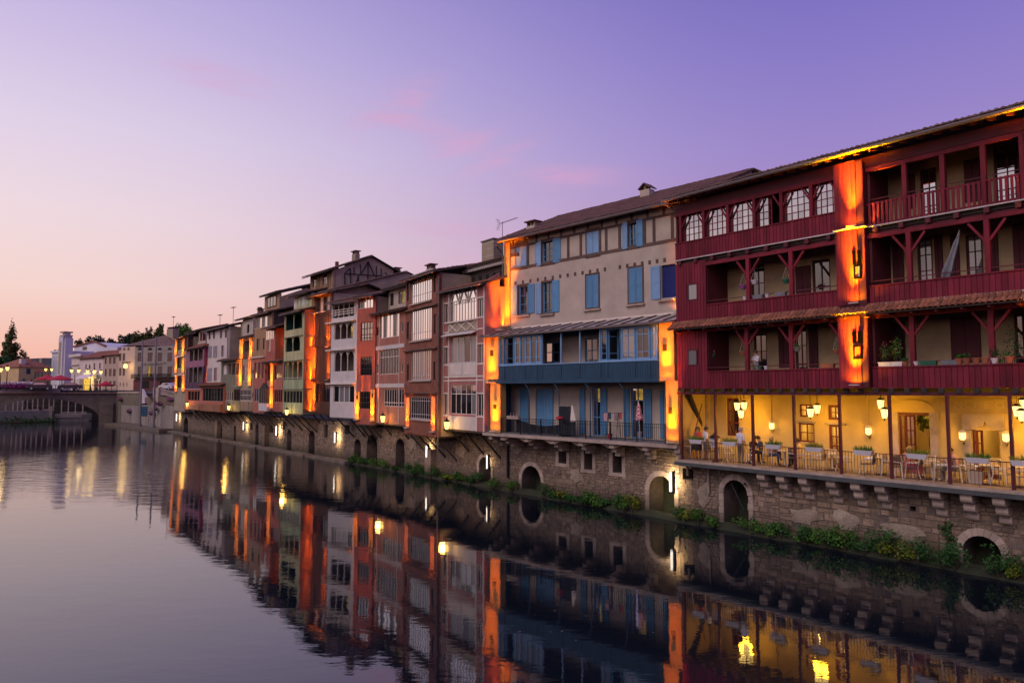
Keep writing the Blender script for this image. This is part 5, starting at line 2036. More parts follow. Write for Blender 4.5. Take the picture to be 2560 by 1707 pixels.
# ---- C: brick house with white bands
hC = House('banded_house', 'brick house with white bands and white barred windows, lantern at its foot', Z5, 617, 856, 38.5, 38.05, (740, 1380))
M['brickC'] = brickmat('brickC', hC.root, (.42, .145, .095), (.33, .11, .08), (.33, .19, .14), var=.2)
zC = (hC.zz(600, 545) + hC.zz(855, 468)) / 2
hC.win((655, 530, 812, 690), 6, 1, wh, None, bw=.09, gms=[M['glass_sky'], M['glass'], M['glass_sky'], M['glass_sky'], M['glass'], M['glass_sky']])
hC.win((657, 800, 808, 986), 7, 2, wh, M['glass'], rows=(.7,), bw=.05)
hC.win((690, 1105, 845, 1246), 8, 2, wh, M['glass'], rows=(.2,), bw=.05)
for rc in ((628, 620, 646, 690), (823, 585, 840, 660), (630, 915, 647, 986), (820, 905, 838, 975)):
    hC.win(rc, 1, 1, wh, M['glass'], fw=.06)
hC.front(M['brickC'], zC - .05)
hC.sides(M['plaster_grey'], zC, 7)
hC.band(M['offwhite'], 617, 800, 854, 752, 'white_band', .08, .34)
hC.band(M['offwhite'], 617, 1086, 854, 1070, 'white_band', .08, .34)
for X in (655, 812):
    u_ = hC.uu(X, 700)
    hC.box('framing_board', wh, u_ - .03, u_ + .03, -.04, -.003, hC.zbot + .05, zC - .1)
tiledroof(hC, -.3, hC.W + .3, -.5, zC, 1.2, zC + .4, M['tile_dark'], both=False)
# recessed top floor
zt0, zt1 = zC + .1, (hC.zz(620, 360, 1.2) + hC.zz(850, 300, 1.2)) / 2
a, b_, c, d = hC.r(652, 350, 722, 505, 1.2)
hC.holes = [(a, b_, zt0, d)]
wr = [hC.r(738, 360, 765, 450, 1.2), hC.r(803, 340, 850, 430, 1.2)]
for q, (e0, e1, e2, e3) in enumerate(wr):
    hC.holes.append((e0, e1, e2, e3))
    hC.window(e0, e1, e2, e3, 1.26, 2, 1, M['timber'], None, .07, .05, gms=[M['glass_curtain'], M['lit_dim']] if q else [M['glass'], M['glass']])
hC.front(M['plaster'], zt1, zt0, y=1.2, name='upper_wall')
hC.box('lining', M['green_deep'], a - .1, b_ + .1, 2.2, 2.3, zt0, d)
tiledroof(hC, -.3, hC.W + .3, .6, zt1, 6.2, zt1 + 1.6, M['tile_dark'])
hC.struts(2)

# ---- D: plain red house with two lit pilasters
hD = House('red_plaster_house', 'narrow brick red house with two lit pilasters at its foot', Z5, 472, 617, 37.6, 38.3, (545, 1382))
M['brickD'] = brickmat('brickD', hD.root, (.40, .105, .07), (.35, .095, .065), (.34, .12, .09), var=.15)
zD = (hD.zz(475, 400) + hD.zz(610, 372)) / 2
for rc in ((508, 585, 598, 725), (507, 855, 595, 995), (503, 1125, 592, 1260)):
    a, b_, c, d = hD.win(rc, 4, 3, M['darkwood'], M['glass_mid'] if rc[1] < 600 else M['glass'], bw=.06)
    hD.box('window_rail', M['iron'], a, b_, -.06, -.03, c + .25, c + .28)
hD.win((480, 398, 603, 466), 5, 1, wh, None, bw=.06, gms=[M['glass'], M['glass'], M['glass_sky'], M['glass_sky'], M['glass_sky']])
hD.front(M['brickD'], zD - .03)
hD.sides(M['plaster_grey'], zD, 7)
for rc in ((472, 1125, 500, 1350), (592, 1110, 618, 1362)):
    hD.pilaster(rc, M['pil'], 30)
    a, b_, c, d = hD.r(*rc)
    hD.box('vent', M['void'], (a + b_) / 2 - .1, (a + b_) / 2 + .1, -.13, -.102, d - .7, d - .35)
hD.roof(zD, y1=3, slope=.28)
hD.struts(3)

# ---- E: white house with loggias on forked posts
hE = House('white_loggia_house', 'white boarded house with two open loggias on forked posts', Z5, 268, 472, 36.95, 37.55, (365, 1330))
zE_ = (hE.zz(258, 440) + hE.zz(480, 405)) / 2
hE.opening((290, 452, 455, 530), M['inner'], 3, wh, False)
hE.opening((300, 598, 446, 705), M['inner'], 2, wh, True)
hE.opening((300, 818, 453, 962), M['inner'], 2, wh, True)
hE.win((295, 1080, 456, 1212), 4, 1, wh, None, bw=.12, gms=[M['glass'], M['glass_curtain'], M['glass_curtain'], M['glass']])
hE.front(M['offwhite'], zE_ - .1)
hE.sides(M['offwhite'], zE_ - .1, 6)
for k, (X0, Y0, X1, Y1) in enumerate(((250, 592, 472, 565), (250, 806, 470, 788), (250, 1068, 468, 1058))):
    hE.band(wh, X0, Y0, X1, Y1, 'ledge', .3, .12)
z_ = hE.zz(370, 500)
for q in (0, .22, .44):
    hE.box('railing', wh, .1, hE.W - .1, -.06, -.02, z_ - .25 + q, z_ - .19 + q)
for k in range(7):
    x = .1 + (hE.W - .26) * k / 6
    hE.box('railing_post', wh, x, x + .06, -.062, -.022, z_ - .35, z_ + .25)
a, b_, c, d = hE.r(408, 610, 424, 695, 1.0)
hE.box('lit_door', M['lit_dim'], a, b_, 1.35, 1.38, c, d)
a, b_, c, d = hE.r(425, 440, 460, 500, .7)
hE.box('lit_door', M['lit_dim'], a, a + .35, 1.3, 1.33, c, d)
hE.roof(zE_, y1=3.4, slope=.28)
hE.struts(2)

# ---- F: brown board house, set back, lit at its left edge
hF = House('brown_board_house', 'dark brown boarded house set back between the white and the green house', Z5, 100, 268, 38.5, 38.5, (200, 1300))
zF = (hF.zz(100, 392) + hF.zz(280, 352)) / 2
bd = M['wood_dark']
for rc, nx in (((160, 392, 265, 490), 4),):
    hF.win(rc, nx, 1, M['timber'], None, bw=.16, gms=[M['void'], M['plaster'], M['void'], M['glass_curtain']], fw=.06)
hF.win((160, 1062, 262, 1210), 4, 1, bd, M['glass'], bw=.07)
hF.front(bd, zF - .05)
hF.sides(M['plaster_grey'], zF, 7)
ux0, ux1 = hF.uu(158, 700), hF.W
n = 22
for z0_, z1_ in ((hF.zz(210, 780), hF.zz(210, 505)), (hF.zz(210, 1040), hF.zz(210, 795)), (hF.zbot + .02, hF.zz(210, 1215))):
    for k in range(n):
        a, b_ = ux0 + (ux1 - ux0) * k / n, ux0 + (ux1 - ux0) * (k + 1) / n
        hF.box('plank', bd, a + .012, b_ - .012, -.04 - .015 * (k % 2), -.003, z0_ + .02, z1_ - .02)
for X0, X1, Y0, Y1 in ((158, 190, 540, 700), (222, 258, 540, 695)):
    a, b_, c, d = hF.r(X0, Y0, X1, Y1)
    hF.box('shutter', M['wood_dark'], a, b_, -.12, -.06, c, d)
for Y0, Y1 in ((530, 770), (790, 1030), (1050, 1285)):
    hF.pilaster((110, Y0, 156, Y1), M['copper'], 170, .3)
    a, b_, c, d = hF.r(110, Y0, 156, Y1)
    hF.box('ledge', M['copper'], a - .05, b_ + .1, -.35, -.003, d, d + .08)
a, b_, c, d = hF.r(248, 560, 268, 770)
for Y0, Y1 in ((535, 770), (800, 1030)):
    a, b_, c, d = hF.r(250, Y0, 268, Y1)
    uplight(hF, a, b_ + .1, -.05, c, 120, ORANGE, out=.2)
hF.roof(zF, y1=4, slope=.28)
uplight(hF, hF.uu(160, 495), hF.uu(262, 495), -.15, hF.zz(210, 505), 90, ORANGE, out=.3)
hF.struts(3)

# ---- G: green house with forked posts
hG = House('green_house', 'pale green boarded house with forked post loggias and an orange lit side', L4, 62, 240, 37.25, 37.05, (150, 1402))
zG = (hG.zz(30, 535) + hG.zz(250, 488)) / 2
hG.opening((82, 532, 232, 640), M['green_deep'], 1, M['green_pale'], True, vz=.75)
hG.opening((82, 735, 213, 840), M['green_deep'], 1, M['green_pale'], True, vz=.75)
hG.opening((62, 948, 233, 1098), M['inner'], 3, M['green_pale'], True, rail=M['white'])
hG.win((64, 1198, 232, 1312), 6, 1, M['green'], M['glass'], bw=.06)
zm = hG.zz(150, 932)
hG.front(M['green_pale'], zG - .05, zm)
hG.front(M['green'], zm, None, name='lower_wall')
hG.sides(M['green'], zG - .1, 6, z0=hG.zbot)
for (X0, Y0, X1, Y1) in ((60, 730, 242, 708), (57, 940, 240, 924), (55, 1188, 238, 1184)):
    hG.band(M['grey_green'], X0, Y0, X1, Y1, 'ledge', .1, .07)
for k in range(10):
    x = hG.W * (k + .5) / 10
    for z0_, z1_ in ((hG.zz(150, 715), hG.zz(150, 650)), (hG.zz(150, 925), hG.zz(150, 850)), (hG.zz(150, 1180), hG.zz(150, 1105)), (hG.zbot + .05, hG.zz(150, 1320))):
        hG.box('batten', M['green_pale'] if z0_ > zm else M['green'], x - .02, x + .02, -.02, -.003, z0_, z1_)
for Y0, Y1 in ((475, 705), (712, 925), (930, 1180), (1190, 1395)):
    y0, z1_ = hG.F.side(*L4(248, Y0), hG.W + .02)
    y1, z0_ = hG.F.side(*L4(300, Y1), hG.W + .02)
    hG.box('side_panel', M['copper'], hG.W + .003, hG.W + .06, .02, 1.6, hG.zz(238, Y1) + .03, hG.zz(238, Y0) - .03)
hG.roof(zG, y1=4, slope=.28)
# attic box on top
a, b_, c, d = hG.r(162, 372, 302, 480, .8)
hG.box('attic', M['green_pale'], a, b_ + .4, .8, 4, zG + .3, d)
for k in range(4):
    hG.box('attic_panel', M['green'] if k % 2 else M['offwhite'], a + .15 + k * (b_ - a) / 4, a + (k + .85) * (b_ - a) / 4, .74, .797, zG + .7, d - .15)
tiledroof(hG, a - .9, b_ + .6, .2, d + .02, 4.5, d + 1.2, M['tile_dark'], both=False)
uplight(hG, a - 1.3, a - .4, .1, zG + .25, 60, ORANGE, out=.2)
hG.struts(3)

# ---- K: gabled half timbered house rising behind
hK = House('gabled_house', 'half timbered house with a grey gable rising above the roofs', Z5, 95, 285, 40.2, 40.2, (190, 335))
zK = (hK.zz(95, 215) + hK.zz(285, 172)) / 2
zk0 = 8.0
for rc in ((133, 232, 158, 302), (213, 212, 240, 282)):
    hK.win(rc, 2, 2, M['timber'], M['glass_mid'])
hK.front(M['wood_brown'], zK, zk0)
for k in range(16):
    x = hK.W * (k + .5) / 16
    if not any(h[0] - .1 < x < h[1] + .1 for h in hK.holes):
        hK.box('batten', M['wood_dark'], x - .03, x + .03, -.04, -.003, hK.zz(190, 330), zK - .1)
go, yz = hK.sidewall(M['plaster_grey'], hK.W, [(286, 178), (420, 130), (590, 72), (690, 130), (765, 178)], zk0)
xs_ = hK.W + .03


def tim(p, q, w_=.16):
    a, b_ = hK.F.side(*Z5(*p), xs_), hK.F.side(*Z5(*q), xs_)
    hK.beam('timber', M['timber_black'], (xs_, a[0], a[1]), (xs_, b_[0], b_[1]), w_, .07)


for p, q in (((380, 200), (720, 222)), ((380, 200), (383, 300)), ((425, 165), (428, 290)), ((490, 215), (470, 280)), ((490, 215), (488, 278)), ((565, 110), (562, 255)), ((565, 105), (508, 208)), ((565, 105), (612, 215)), ((630, 140), (628, 240)), ((668, 160), (665, 220)), ((455, 150), (456, 205)), ((505, 130), (506, 207)), ((385, 195), (425, 160)), ((700, 190), (720, 222))):
    tim(p, q, .17 if abs(p[0] - q[0]) > 100 or p[0] in (565, 380, 425) else .1)
# roof following the traced gable
yk = [p[0] for p in yz[:5]]
zk = [p[1] for p in yz[:5]]
tiledroof(hK, -.6, hK.W + .35, yk[0] - .5, zk[0] + .02, yk[2], zk[2] + .15, M['tile_dark'])
chimney(hK, hK.W * .5, yk[1], zk[1] - .3, zk[1] + .75, .3, .3, M['tile'], None)
chimney(hK, hK.W * .8, yk[2] - 1.2, zk[2] - .6, zk[2] + .35, .9, .5, M['plaster_grey'], 'slab')
y_, z_ = hK.F.side(*Z5(790, 180), hK.W - 1)
chimney(hK, hK.W - 1, y_, z_ - 2, z_, .7, .7, M['plaster_grey'], 'slab')
# lower party wall stepping down towards the river
hL = House('party_wall_house', 'low house with a long sloping grey party wall under the gable', Z5, 200, 283, 39.2, 39.2, (240, 400))
_, yz = hL.sidewall(M['plaster_grey'], hL.W, [(285, 335), (560, 262), (870, 188), (945, 222)], 7.0)
hL.box('wall', M['plaster_grey'], 0, hL.W, .2, .4, 7.0, yz[0][1] - .1)
tiledroof(hL, -.4, hL.W + .12, yz[0][0] - .3, yz[0][1] + .02, yz[2][0], yz[2][1] + .06, M['tile_dark'])

# ---- H: left cluster
hH = House('board_house', 'brown boarded house with a window band over a pink lower storey', L3, 335, 470, 37.5, 37.4, (400, 1345))
zH = (hH.zz(325, 236) + hH.zz(540, 195)) / 2
WH = hH.W * 1.45
zmid = hH.zz(400, 708)
hH.win((345, 262, 526, 345), 6, 1, M['offwhite'], None, bw=.1, gms=[M['glass'], M['glass'], M['glass_sky'], M['glass'], M['glass_sky'], M['glass']])
hH.win((378, 495, 408, 624), 1, 1, M['timber'], M['glass'])
hH.win((450, 488, 468, 612), 1, 1, M['timber'], M['glass'])
for X0, X1 in ((352, 378), (395, 420), (437, 463)):
    hH.win((X0, 768, X1, 948), 1, 2, M['pink'], M['glass'])
hH.win((350, 1065, 433, 1220), 4, 1, M['offwhite'], M['glass_mid'], bw=.08)
hH.front(M['wood_brown'], zH, zmid, x1=WH)
hH.front(M['pink'], zmid, None, name='lower_wall')
hH.sides(M['plaster_grey'], zmid, 6)
hH.box('side_wall', M['darkwood'], WH - .1, WH, .2, 6, zmid, zH)
hH.band(wh, 325, 712, 470, 700, 'ledge', .18, .12)
for k in range(18):
    x = WH * (k + .5) / 18
    if not any(h[0] - .08 < x < h[1] + .08 for h in hH.holes):
        hH.box('batten', M['wood_brown'], x - .025, x + .025, -.03, -.003, zmid + .1, hH.zz(400, 360))
hH.roof(zH, y1=4.5, slope=.28, x1=WH + .2)
for X, Y in ((335, 870), (480, 862), (333, 1140)):
    u_, z_ = hH.uu(X, Y), hH.zz(X, Y)
    hH.box('vent', M['void'], u_ - .1, u_ + .1, -.04, -.003, z_ - .25, z_ + .25)
# dormer behind
a, b_, c, d = hH.r(470, 12, 640, 190, 2.5)
hH.box('dormer', M['wood_brown'], a, b_, 2.5, 2.7, zH - .5, d)
e = hH.r(505, 25, 604, 112, 2.5)
hH.window(e[0], e[1], e[2], e[3], 2.42, 3, 1, M['timber'], M['glass_mid'], .07, .1)
hH.sidewall(M['plaster_grey'], b_, [(640, 10), (960, -95), (1010, -60)], zH - .5)
tiledroof(hH, a - .7, b_ + .2, 2.0, d + .02, 7.5, d + 1.7, M['tile_dark'])
hH.struts(3)

hI = House('lit_bay_house', 'small pink bay with a glowing orange side wall and steep little roof', L3, 472, 575, 37.1, 37.0, (520, 760))
zI = (hI.zz(455, 395) + hI.zz(575, 365)) / 2
hI.win((477, 400, 572, 492), 5, 1, wh, M['glass_sky'], bw=.05)
hI.win((508, 498, 534, 635), 1, 1, wh, M['glass_mid'])
hI.front(M['pink'], zI)
hI.sides(M['pink'], zI, 5)
for k in range(6):
    x = hI.W * (k + .5) / 6
    hI.box('batten', M['pink'], x - .03, x + .03, -.03, -.003, hI.zbot, hI.zz(520, 640))
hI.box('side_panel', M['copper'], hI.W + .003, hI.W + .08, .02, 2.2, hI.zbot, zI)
hI.box('wing_wall', M['pink'], hI.W + .1, hI.W + 2.4, 2.2, 2.4, hI.zbot - 3.5, zI + .3)
uplight(hI, hI.W + .2, hI.W + 1.6, 2.2, hI.zbot + .1, 420, ORANGE, out=.4)
hI.roof(zI, y1=3, slope=.3, x1=hI.W + 1.8)

hJ = House('pink_lower_house', 'pink house of many dark windows below the glowing side wall', L3, 472, 672, 37.7, 37.35, (600, 1325))
zJ = (hJ.zz(500, 775) + hJ.zz(670, 745)) / 2
for rc, nx in (((500, 795, 545, 975), 2), ((580, 795, 668, 960), 4), ((580, 1078, 668, 1225), 4)):
    hJ.win(rc, nx, 1, M['pink'], M['glass'], bw=.09)
hJ.front(M['pink'], zJ)
hJ.sides(M['pink'], zJ, 5)
a, b_, c, d = hJ.r(440, 1075, 530, 1235)
pk = hJ.zz(490, 1000)
hJ.prism('gabled_porch', M['darkwood'], [(a, c), (b_, c), (b_, d), ((a + b_) / 2, pk), (a, d)], -.35, -.003)
for k in range(4):
    x = a + (b_ - a) * (k + .5) / 4
    hJ.box('porch_post', M['wood_brown'], x - .04, x + .04, -.4, -.36, c, d + .1)
hJ.box('porch_panel', M['offwhite'], a, b_, -.38, -.003, hJ.zz(490, 1325), c - .01)
hJ.pilaster((547, 785, 573, 1040), M['pil'], 34)
hJ.pilaster((537, 1052, 572, 1302), M['pil'], 34)
tiledroof(hJ, -.1, hJ.W + .15, -.45, zJ, 1.2, zJ + .5, M['tile_dark'], both=False)
for k in range(5):
    x = hJ.uu(580, 1280) + k * .5
    hJ.box('batten', M['darkwood'], x, x + .05, -.03, -.003, hJ.zbot + .02, hJ.zz(600, 1230))
hJ.struts(3)

hM = House('two_pilaster_house', 'narrow house framed by two tall glowing orange pilasters', L3, 185, 332, 37.75, 37.6, (250, 1320))
zM = (hM.zz(180, 495) + hM.zz(330, 470)) / 2
hM.opening((230, 520, 300, 720), M['inner'], 0, M['wood_dark'], False)
hM.win((218, 803, 286, 975), 5, 1, M['offwhite'], M['glass_mid'], bw=.08)
hM.win((188, 1083, 312, 1208), 8, 2, wh, M['glass_mid'], bw=.05)
hM.front(M['plaster_grey'], zM)
hM.sides(M['plaster_grey'], zM, 6)
for rc in ((188, 500, 226, 718), (186, 725, 212, 1042), (302, 480, 330, 712), (290, 718, 318, 1042)):
    hM.pilaster(rc, M['pil'], 42)
    a, b_, c, d = hM.r(*rc)
    hM.box('vent', M['void'], (a + b_) / 2 - .08, (a + b_) / 2 + .08, -.13, -.102, c + (d - c) * .62, c + (d - c) * .8)
for k in range(8):
    x = hM.W * (k + .5) / 8
    hM.box('batten', M['wood_brown'], x - .1, x + .1, -.05, -.003, hM.zbot + .05, hM.zz(250, 1220))
hM.box('loggia_parapet', M['wood_dark'], hM.uu(230, 640), hM.uu(300, 640), -.02, .05, hM.zz(265, 720), hM.zz(265, 640))
tiledroof(hM, -.3, hM.W + .1, -.4, zM + .02, 1.4, zM + .6, M['tile_dark'], both=False)
a, b_, c, d = hM.r(215, 300, 332, 440, 1.5)
wq = hM.r(262, 330, 290, 428, 1.5)
hM.holes = [wq]
hM.front(M['plaster'], d + .3, c - .3, a, b_, y=1.5, name='upper_wall')
hM.window(*wq, 1.55, 1, 1, M['offwhite'], M['glass'], .05)
_, yz = hM.sidewall(M['plaster_grey'], a + .02, [(210, 320), (120, 340)], c - .3) if False else (None, None)
hM.box('upper_side', M['plaster_grey'], a - 1.2, a - .01, 1.6, 1.8, zM, d)
tiledroof(hM, a - 2, b_ + .1, 1.0, d + .3, 6, d + 1.7, M['tile_dark'])
hM.struts(3)

hN = House('balcony_house', 'low house with a dark timber balcony under a lean-to roof', L3, -40, 185, 37.75, 37.7, (60, 1320))
zN = (hN.zz(0, 765) + hN.zz(185, 715)) / 2
hN.opening((-20, 790, 80, 900), M['inner'], 1, M['grey_green'], False)
hN.opening((92, 780, 128, 905), M['inner'], 0, M['grey_green'], False)
hN.opening((142, 775, 184, 905), M['inner'], 0, M['copper'], False)
hN.win((-40, 1100, 100, 1210), 6, 1, wh, M['glass_mid'], bw=.14)
hN.win((115, 1075, 180, 1205), 3, 1, M['wood_dark'], M['glass'], bw=.08)
hN.front(M['grey_green'], zN)
hN.sides(M['plaster_grey'], zN, 6)
uplight(hN, hN.uu(140, 1040), hN.uu(184, 1040), -.05, hN.zz(165, 1035), 110, ORANGE, out=.3)
tiledroof(hN, -.4, hN.W + .05, -.5, zN, 2.2, zN + 1.0, M['tile_dark'], both=False)
wq = [hN.r(98, 585, 115, 640, 2.2), hN.r(132, 562, 172, 655, 2.2)]
hN.holes = wq
zt = (hN.zz(60, 525, 2.2) + hN.zz(190, 480, 2.2)) / 2
hN.front(M['plaster_white'], zt, zN + .5, hN.uu(75, 600, 2.2), hN.W, y=2.2, name='upper_wall')
for q in wq:
    hN.window(*q, 2.25, 1, 1, wh, M['glass'], .06)
tiledroof(hN, hN.uu(60, 600, 2.2), hN.W + .1, 1.6, zt, 6, zt + 1.3, M['tile_dark'])
hN.struts(3)

# ---- W: white plaster house with grey shutters
hW = House('white_plaster_house', 'white plaster house with grey shutters above a flowered glass veranda', L2, 470, 722, 38.2, 38.0, (600, 1288))
zW = (hW.zz(405, 170) + hW.zz(745, 112)) / 2
u1 = hW.F.u(*L2(790, 400))
SH = mat('shutter_grey', (.26, .25, .28), .7)
M['shutter_grey'] = SH
for rc in ((515, 168, 541, 268), (578, 156, 601, 262), (675, 146, 700, 250), (745, 140, 770, 242)):
    hW.win(rc, 1, 2, M['timber'], M['glass'], trim=M['plaster_white'])
for rc, op in (((512, 370, 553, 520), 1), ((585, 366, 630, 518), 1), ((693, 356, 727, 514), 0), ((505, 674, 552, 852), 1), ((592, 668, 631, 852), 0)):
    a, b_, c, d = hW.r(*rc)
    if op:
        shutter(hW, a, (a + b_) / 2 - .01, c, d, -.06, SH)
        shutter(hW, (a + b_) / 2 + .01, b_, c, d, -.06, SH)
    else:
        hW.win(rc, 2, 2, SH, M['glass_mid'], trim=wh)
zlow = hW.zz(600, 905)
hW.front(M['plaster_white'], zW, zlow, x1=u1)
hW.box('side_wall', M['plaster_grey'], 0, .15, .21, 6, zlow, zW)
hW.box('side_wall', M['plaster_grey'], u1 - .15, u1, .21, 6, zlow, zW)
hW.roof(zW, y1=5.5, slope=.27, x0=-1.0, x1=u1 + .2)
hW.mb(MB().cyl((u1 - .1, -.1, zlow + 2), (u1 - .1, -.1, zW - .2), .05), 'down_pipe', M['gutter'])
chimney(hW, u1 * .45, 5.2, zW + 1.0, zW + 2.0, .7, .5, M['plaster_grey'], None)
chimney(hW, u1 * .95, 4.2, zW + .8, zW + 2.9, .5, .5, M['tile_dark'], None)
chimney(hW, u1 * 1.05, 4.0, zW + .8, zW + 2.2, 1.1, .6, M['tile_dark'], 'slab')
# veranda below
hv_ = House('glass_veranda', 'glazed veranda with red flower boxes under the white plaster house', L2, 388, 720, 37.5, 37.45, (600, 1288), cat='veranda')
zv = (hv_.zz(400, 940) + hv_.zz(715, 890)) / 2
hv_.win((425, 955, 712, 1140), 7, 1, M['grey_green'], None, bw=.09, gms=[M['glass_mid'], M['glass'], M['glass'], M['glass_mid']])
hv_.front(M['pink'], zv)
hv_.sides(M['pink'], zv, 3)
tiledroof(hv_, -.2, hv_.W + .1, -.45, zv, 1.6, zv + .75, M['tile'], both=False)
hv_.box('planter', M['copper'], .1, hv_.W - .1, -.4, -.003, hv_.zbot + .1, hv_.zz(560, 1175))
hv_.struts(2)
hW.pilaster((470, 640, 494, 875), M['plaster_white'], 60, .2)
# ---- P: purple house
hP = House('purple_house', 'purple house with dark loggias beside the white plaster house', L2, 188, 432, 37.75, 37.5, (300, 1250))
zP = (hP.zz(190, 435) + hP.zz(465, 362)) / 2
hP.opening((240, 430, 428, 555), M['inner'], 2, wh, True)
hP.opening((232, 672, 418, 868), M['inner'], 2, M['offwhite'], True)
hP.win((220, 992, 392, 1130), 4, 1, M['pink'], M['glass'], bw=.2)
hP.front(M['purple'], zP, hP.zz(300, 660))
hP.front(M['purple_dark'], hP.zz(300, 660), hP.zz(300, 965), name='middle_wall')
hP.front(M['pink'], hP.zz(300, 965), None, name='lower_wall')
hP.sides(M['wine'], zP, 4)
for k in range(3):
    x0_, x1_ = hP.uu(228 + 55 * k, 915), hP.uu(278 + 55 * k, 915)
    hP.box('parapet_panel', M['purple'], x0_, x0_ + .05, -.05, -.003, hP.zz(300, 955), hP.zz(300, 876))
hP.band(wh, 190, 968, 420, 962, 'ledge', .15, .07)
hP.box('flower_planter', M['copper'], 1.0, hP.W, -.5, -.003, hP.zbot, hP.zbot + .65)
tiledroof(hP, -.2, hP.W + .4, -.4, zP, 1.8, zP + .9, M['tile'], both=False)
uplight(hP, hP.W + .25, hP.W + .9, .9, hP.zz(430, 880), 220, ORANGE, out=.3)
wq = [hP.r(325, 165, 372, 300, 1.8), hP.r(395, 168, 420, 290, 1.8), hP.r(430, 170, 470, 285, 1.8)]
hP.holes = wq
zt = (hP.zz(300, 150, 1.8) + hP.zz(470, 160, 1.8)) / 2
hP.front(M['plaster'], zt, zP + .3, hP.uu(300, 250, 1.8), hP.uu(472, 250, 1.8), y=1.8, name='upper_wall')
for q in wq:
    hP.window(*q, 1.84, 2, 1, M['wine'], M['glass'], .08, .06)
tiledroof(hP, hP.uu(215, 250, 1.8), hP.uu(480, 250, 1.8), 1.2, zt + .05, 5, zt + 1.0, M['tile_dark'])
hP.box('upper_side', M['tile_dark'], hP.uu(188, 300, 1.6), hP.uu(300, 300, 1.6), 1.7, 1.9, zP, zt - .2)
hP.struts(3)
# ---- Nn: narrow end house with lit pilasters
hX = House('narrow_end_house', 'narrow grey house between lit orange pilasters at the far end of the row', L2, 38, 185, 38.5, 38.0, (100, 1012))
zX = (hX.zz(20, 275) + hX.zz(160, 245)) / 2
for rc in ((85, 292, 145, 410), (82, 528, 142, 665), (82, 788, 138, 950)):
    hX.win(rc, 2, 1, M['timber'], M['glass'], bw=.08)
hX.front(M['plaster_grey'], zX, hX.zbot - 3)
hX.sides(M['plaster_grey'], zX, 6, z0=hX.zbot - 3)
for (X0, X1) in ((50, 80), (147, 184)):
    for Y0, Y1 in ((278, 505), (528, 745), (772, 1005)):
        hX.pilaster((X0, Y0, X1 - 4, Y1), M['pil'], 42, .14)
for Y in (510, 765):
    hX.band(wh, 48, Y + 5, 182, Y, 'ledge', .2, .14)
hX.roof(zX, y1=4, slope=.3)
hX.sidewall(M['tile_dark'], hX.W, [(186, 262), (300, 190)], hX.zz(186, 420), 'side_gable')

# ---- lanterns
lantern(1117, 1063, -.55, hA.F, 'lit wall lantern at the foot of the pink bay house')
lantern(957, 1047, -.5, hC.F, 'lit wall lantern at the foot of the banded brick house')
lantern(717, 1030, -.5, hG.F, 'lit wall lantern at the foot of the green house')
lantern(572, 1019, -.5, hN.F, 'lit wall lantern under the timber balcony house')
lantern(468, 1011, -.5, hP.F, 'lit wall lantern under the purple house')
# ---- white tube lamps on the river wall
for px, y0, y1, wd, lab in ((1676, 1181, 1228, .07, 'bright white tube lamp on the river wall below the red timber house'), (1217, 1138, 1171, .035, 'thin dotted tube lamp below the blue terrace'),
                            (1066.5, 1113, 1142, .06, 'white tube lamp on the wall below the dark brick house'), (837, 1081, 1106, .06, 'white tube lamp on the wall below the white boarded house'),
                            (691, 1065, 1088, .07, 'white tube lamp on the wall left of the green house'), (609, 1055, 1074, .07, 'white tube lamp below the house with two glowing pilasters'),
                            (442, 1034, 1052, .1, 'white tube lamp at the far corner of the quay')):
    off = -.55
    u_, zt_ = Q.loc(px, y0, off)
    _, zb2 = Q.loc(px, y1, off)
    lt = T('tube_lamp', lab, 'lamp', Q.world(u_, off), Q.ang, zb2, 'tube lamps along the river wall')
    lt.mb(MB().cyl((0, 0, zb2), (0, 0, zt_), wd, n=10), 'tube', M['lamp_tube'])
    lt.mb(MB().box(.06, .2, .02, .14, zb2 - .1, zt_ + .1), 'housing', M['iron'])
    for z_ in (zb2 + .1, zt_ - .1):
        lt.box('bracket', M['iron'], .08, .13, .1, .56, z_, z_ + .04)
    l_ = alight('tube', None, None, 70 if wd > .05 else 5, (1, .70, .34), .14, zt_ - zb2, pi)
    lo_ = bpy.data.objects.new('tube_light', l_)
    COL.objects.link(lo_)
    lo_.parent = lt.root
    lo_.location = (-.12, .06, (zt_ - zb2) / 2)
    lo_.rotation_euler = (pi / 2, 0, 0)
# ------------------------------------------------------------------ greenery
def leafmat(name, c, var=.35):
    m = mat(name, c, .7, var, 2.2, .3, 0, 20, .2, spec=.25)
    t_ = m.node_tree
    b_ = t_.nodes['Principled BSDF']
    return m


M['leaf'] = leafmat('leaf', (.055, .15, .018))
M['leaf_yellow'] = leafmat('leaf_yellow', (.14, .18, .015))
M['leaf_deep'] = leafmat('leaf_deep', (.03, .10, .022))
M['leaf_tree'] = leafmat('leaf_tree', (.07, .088, .02))
M['leaf_cedar'] = leafmat('leaf_cedar', (.018, .034, .022))
M['bark'] = mat('bark', (.06, .045, .035), .9)
M['petal_purple'] = mat('petal_purple', (.30, .035, .22), .7, .4, 6)
M['petal_red'] = mat('petal_red', (.45, .03, .05), .7, .3, 6)
M['petal_white'] = mat('petal_white', (.75, .65, .7), .7, .3, 6)
M['petal_pink'] = mat('petal_pink', (.55, .16, .2), .7, .3, 6)


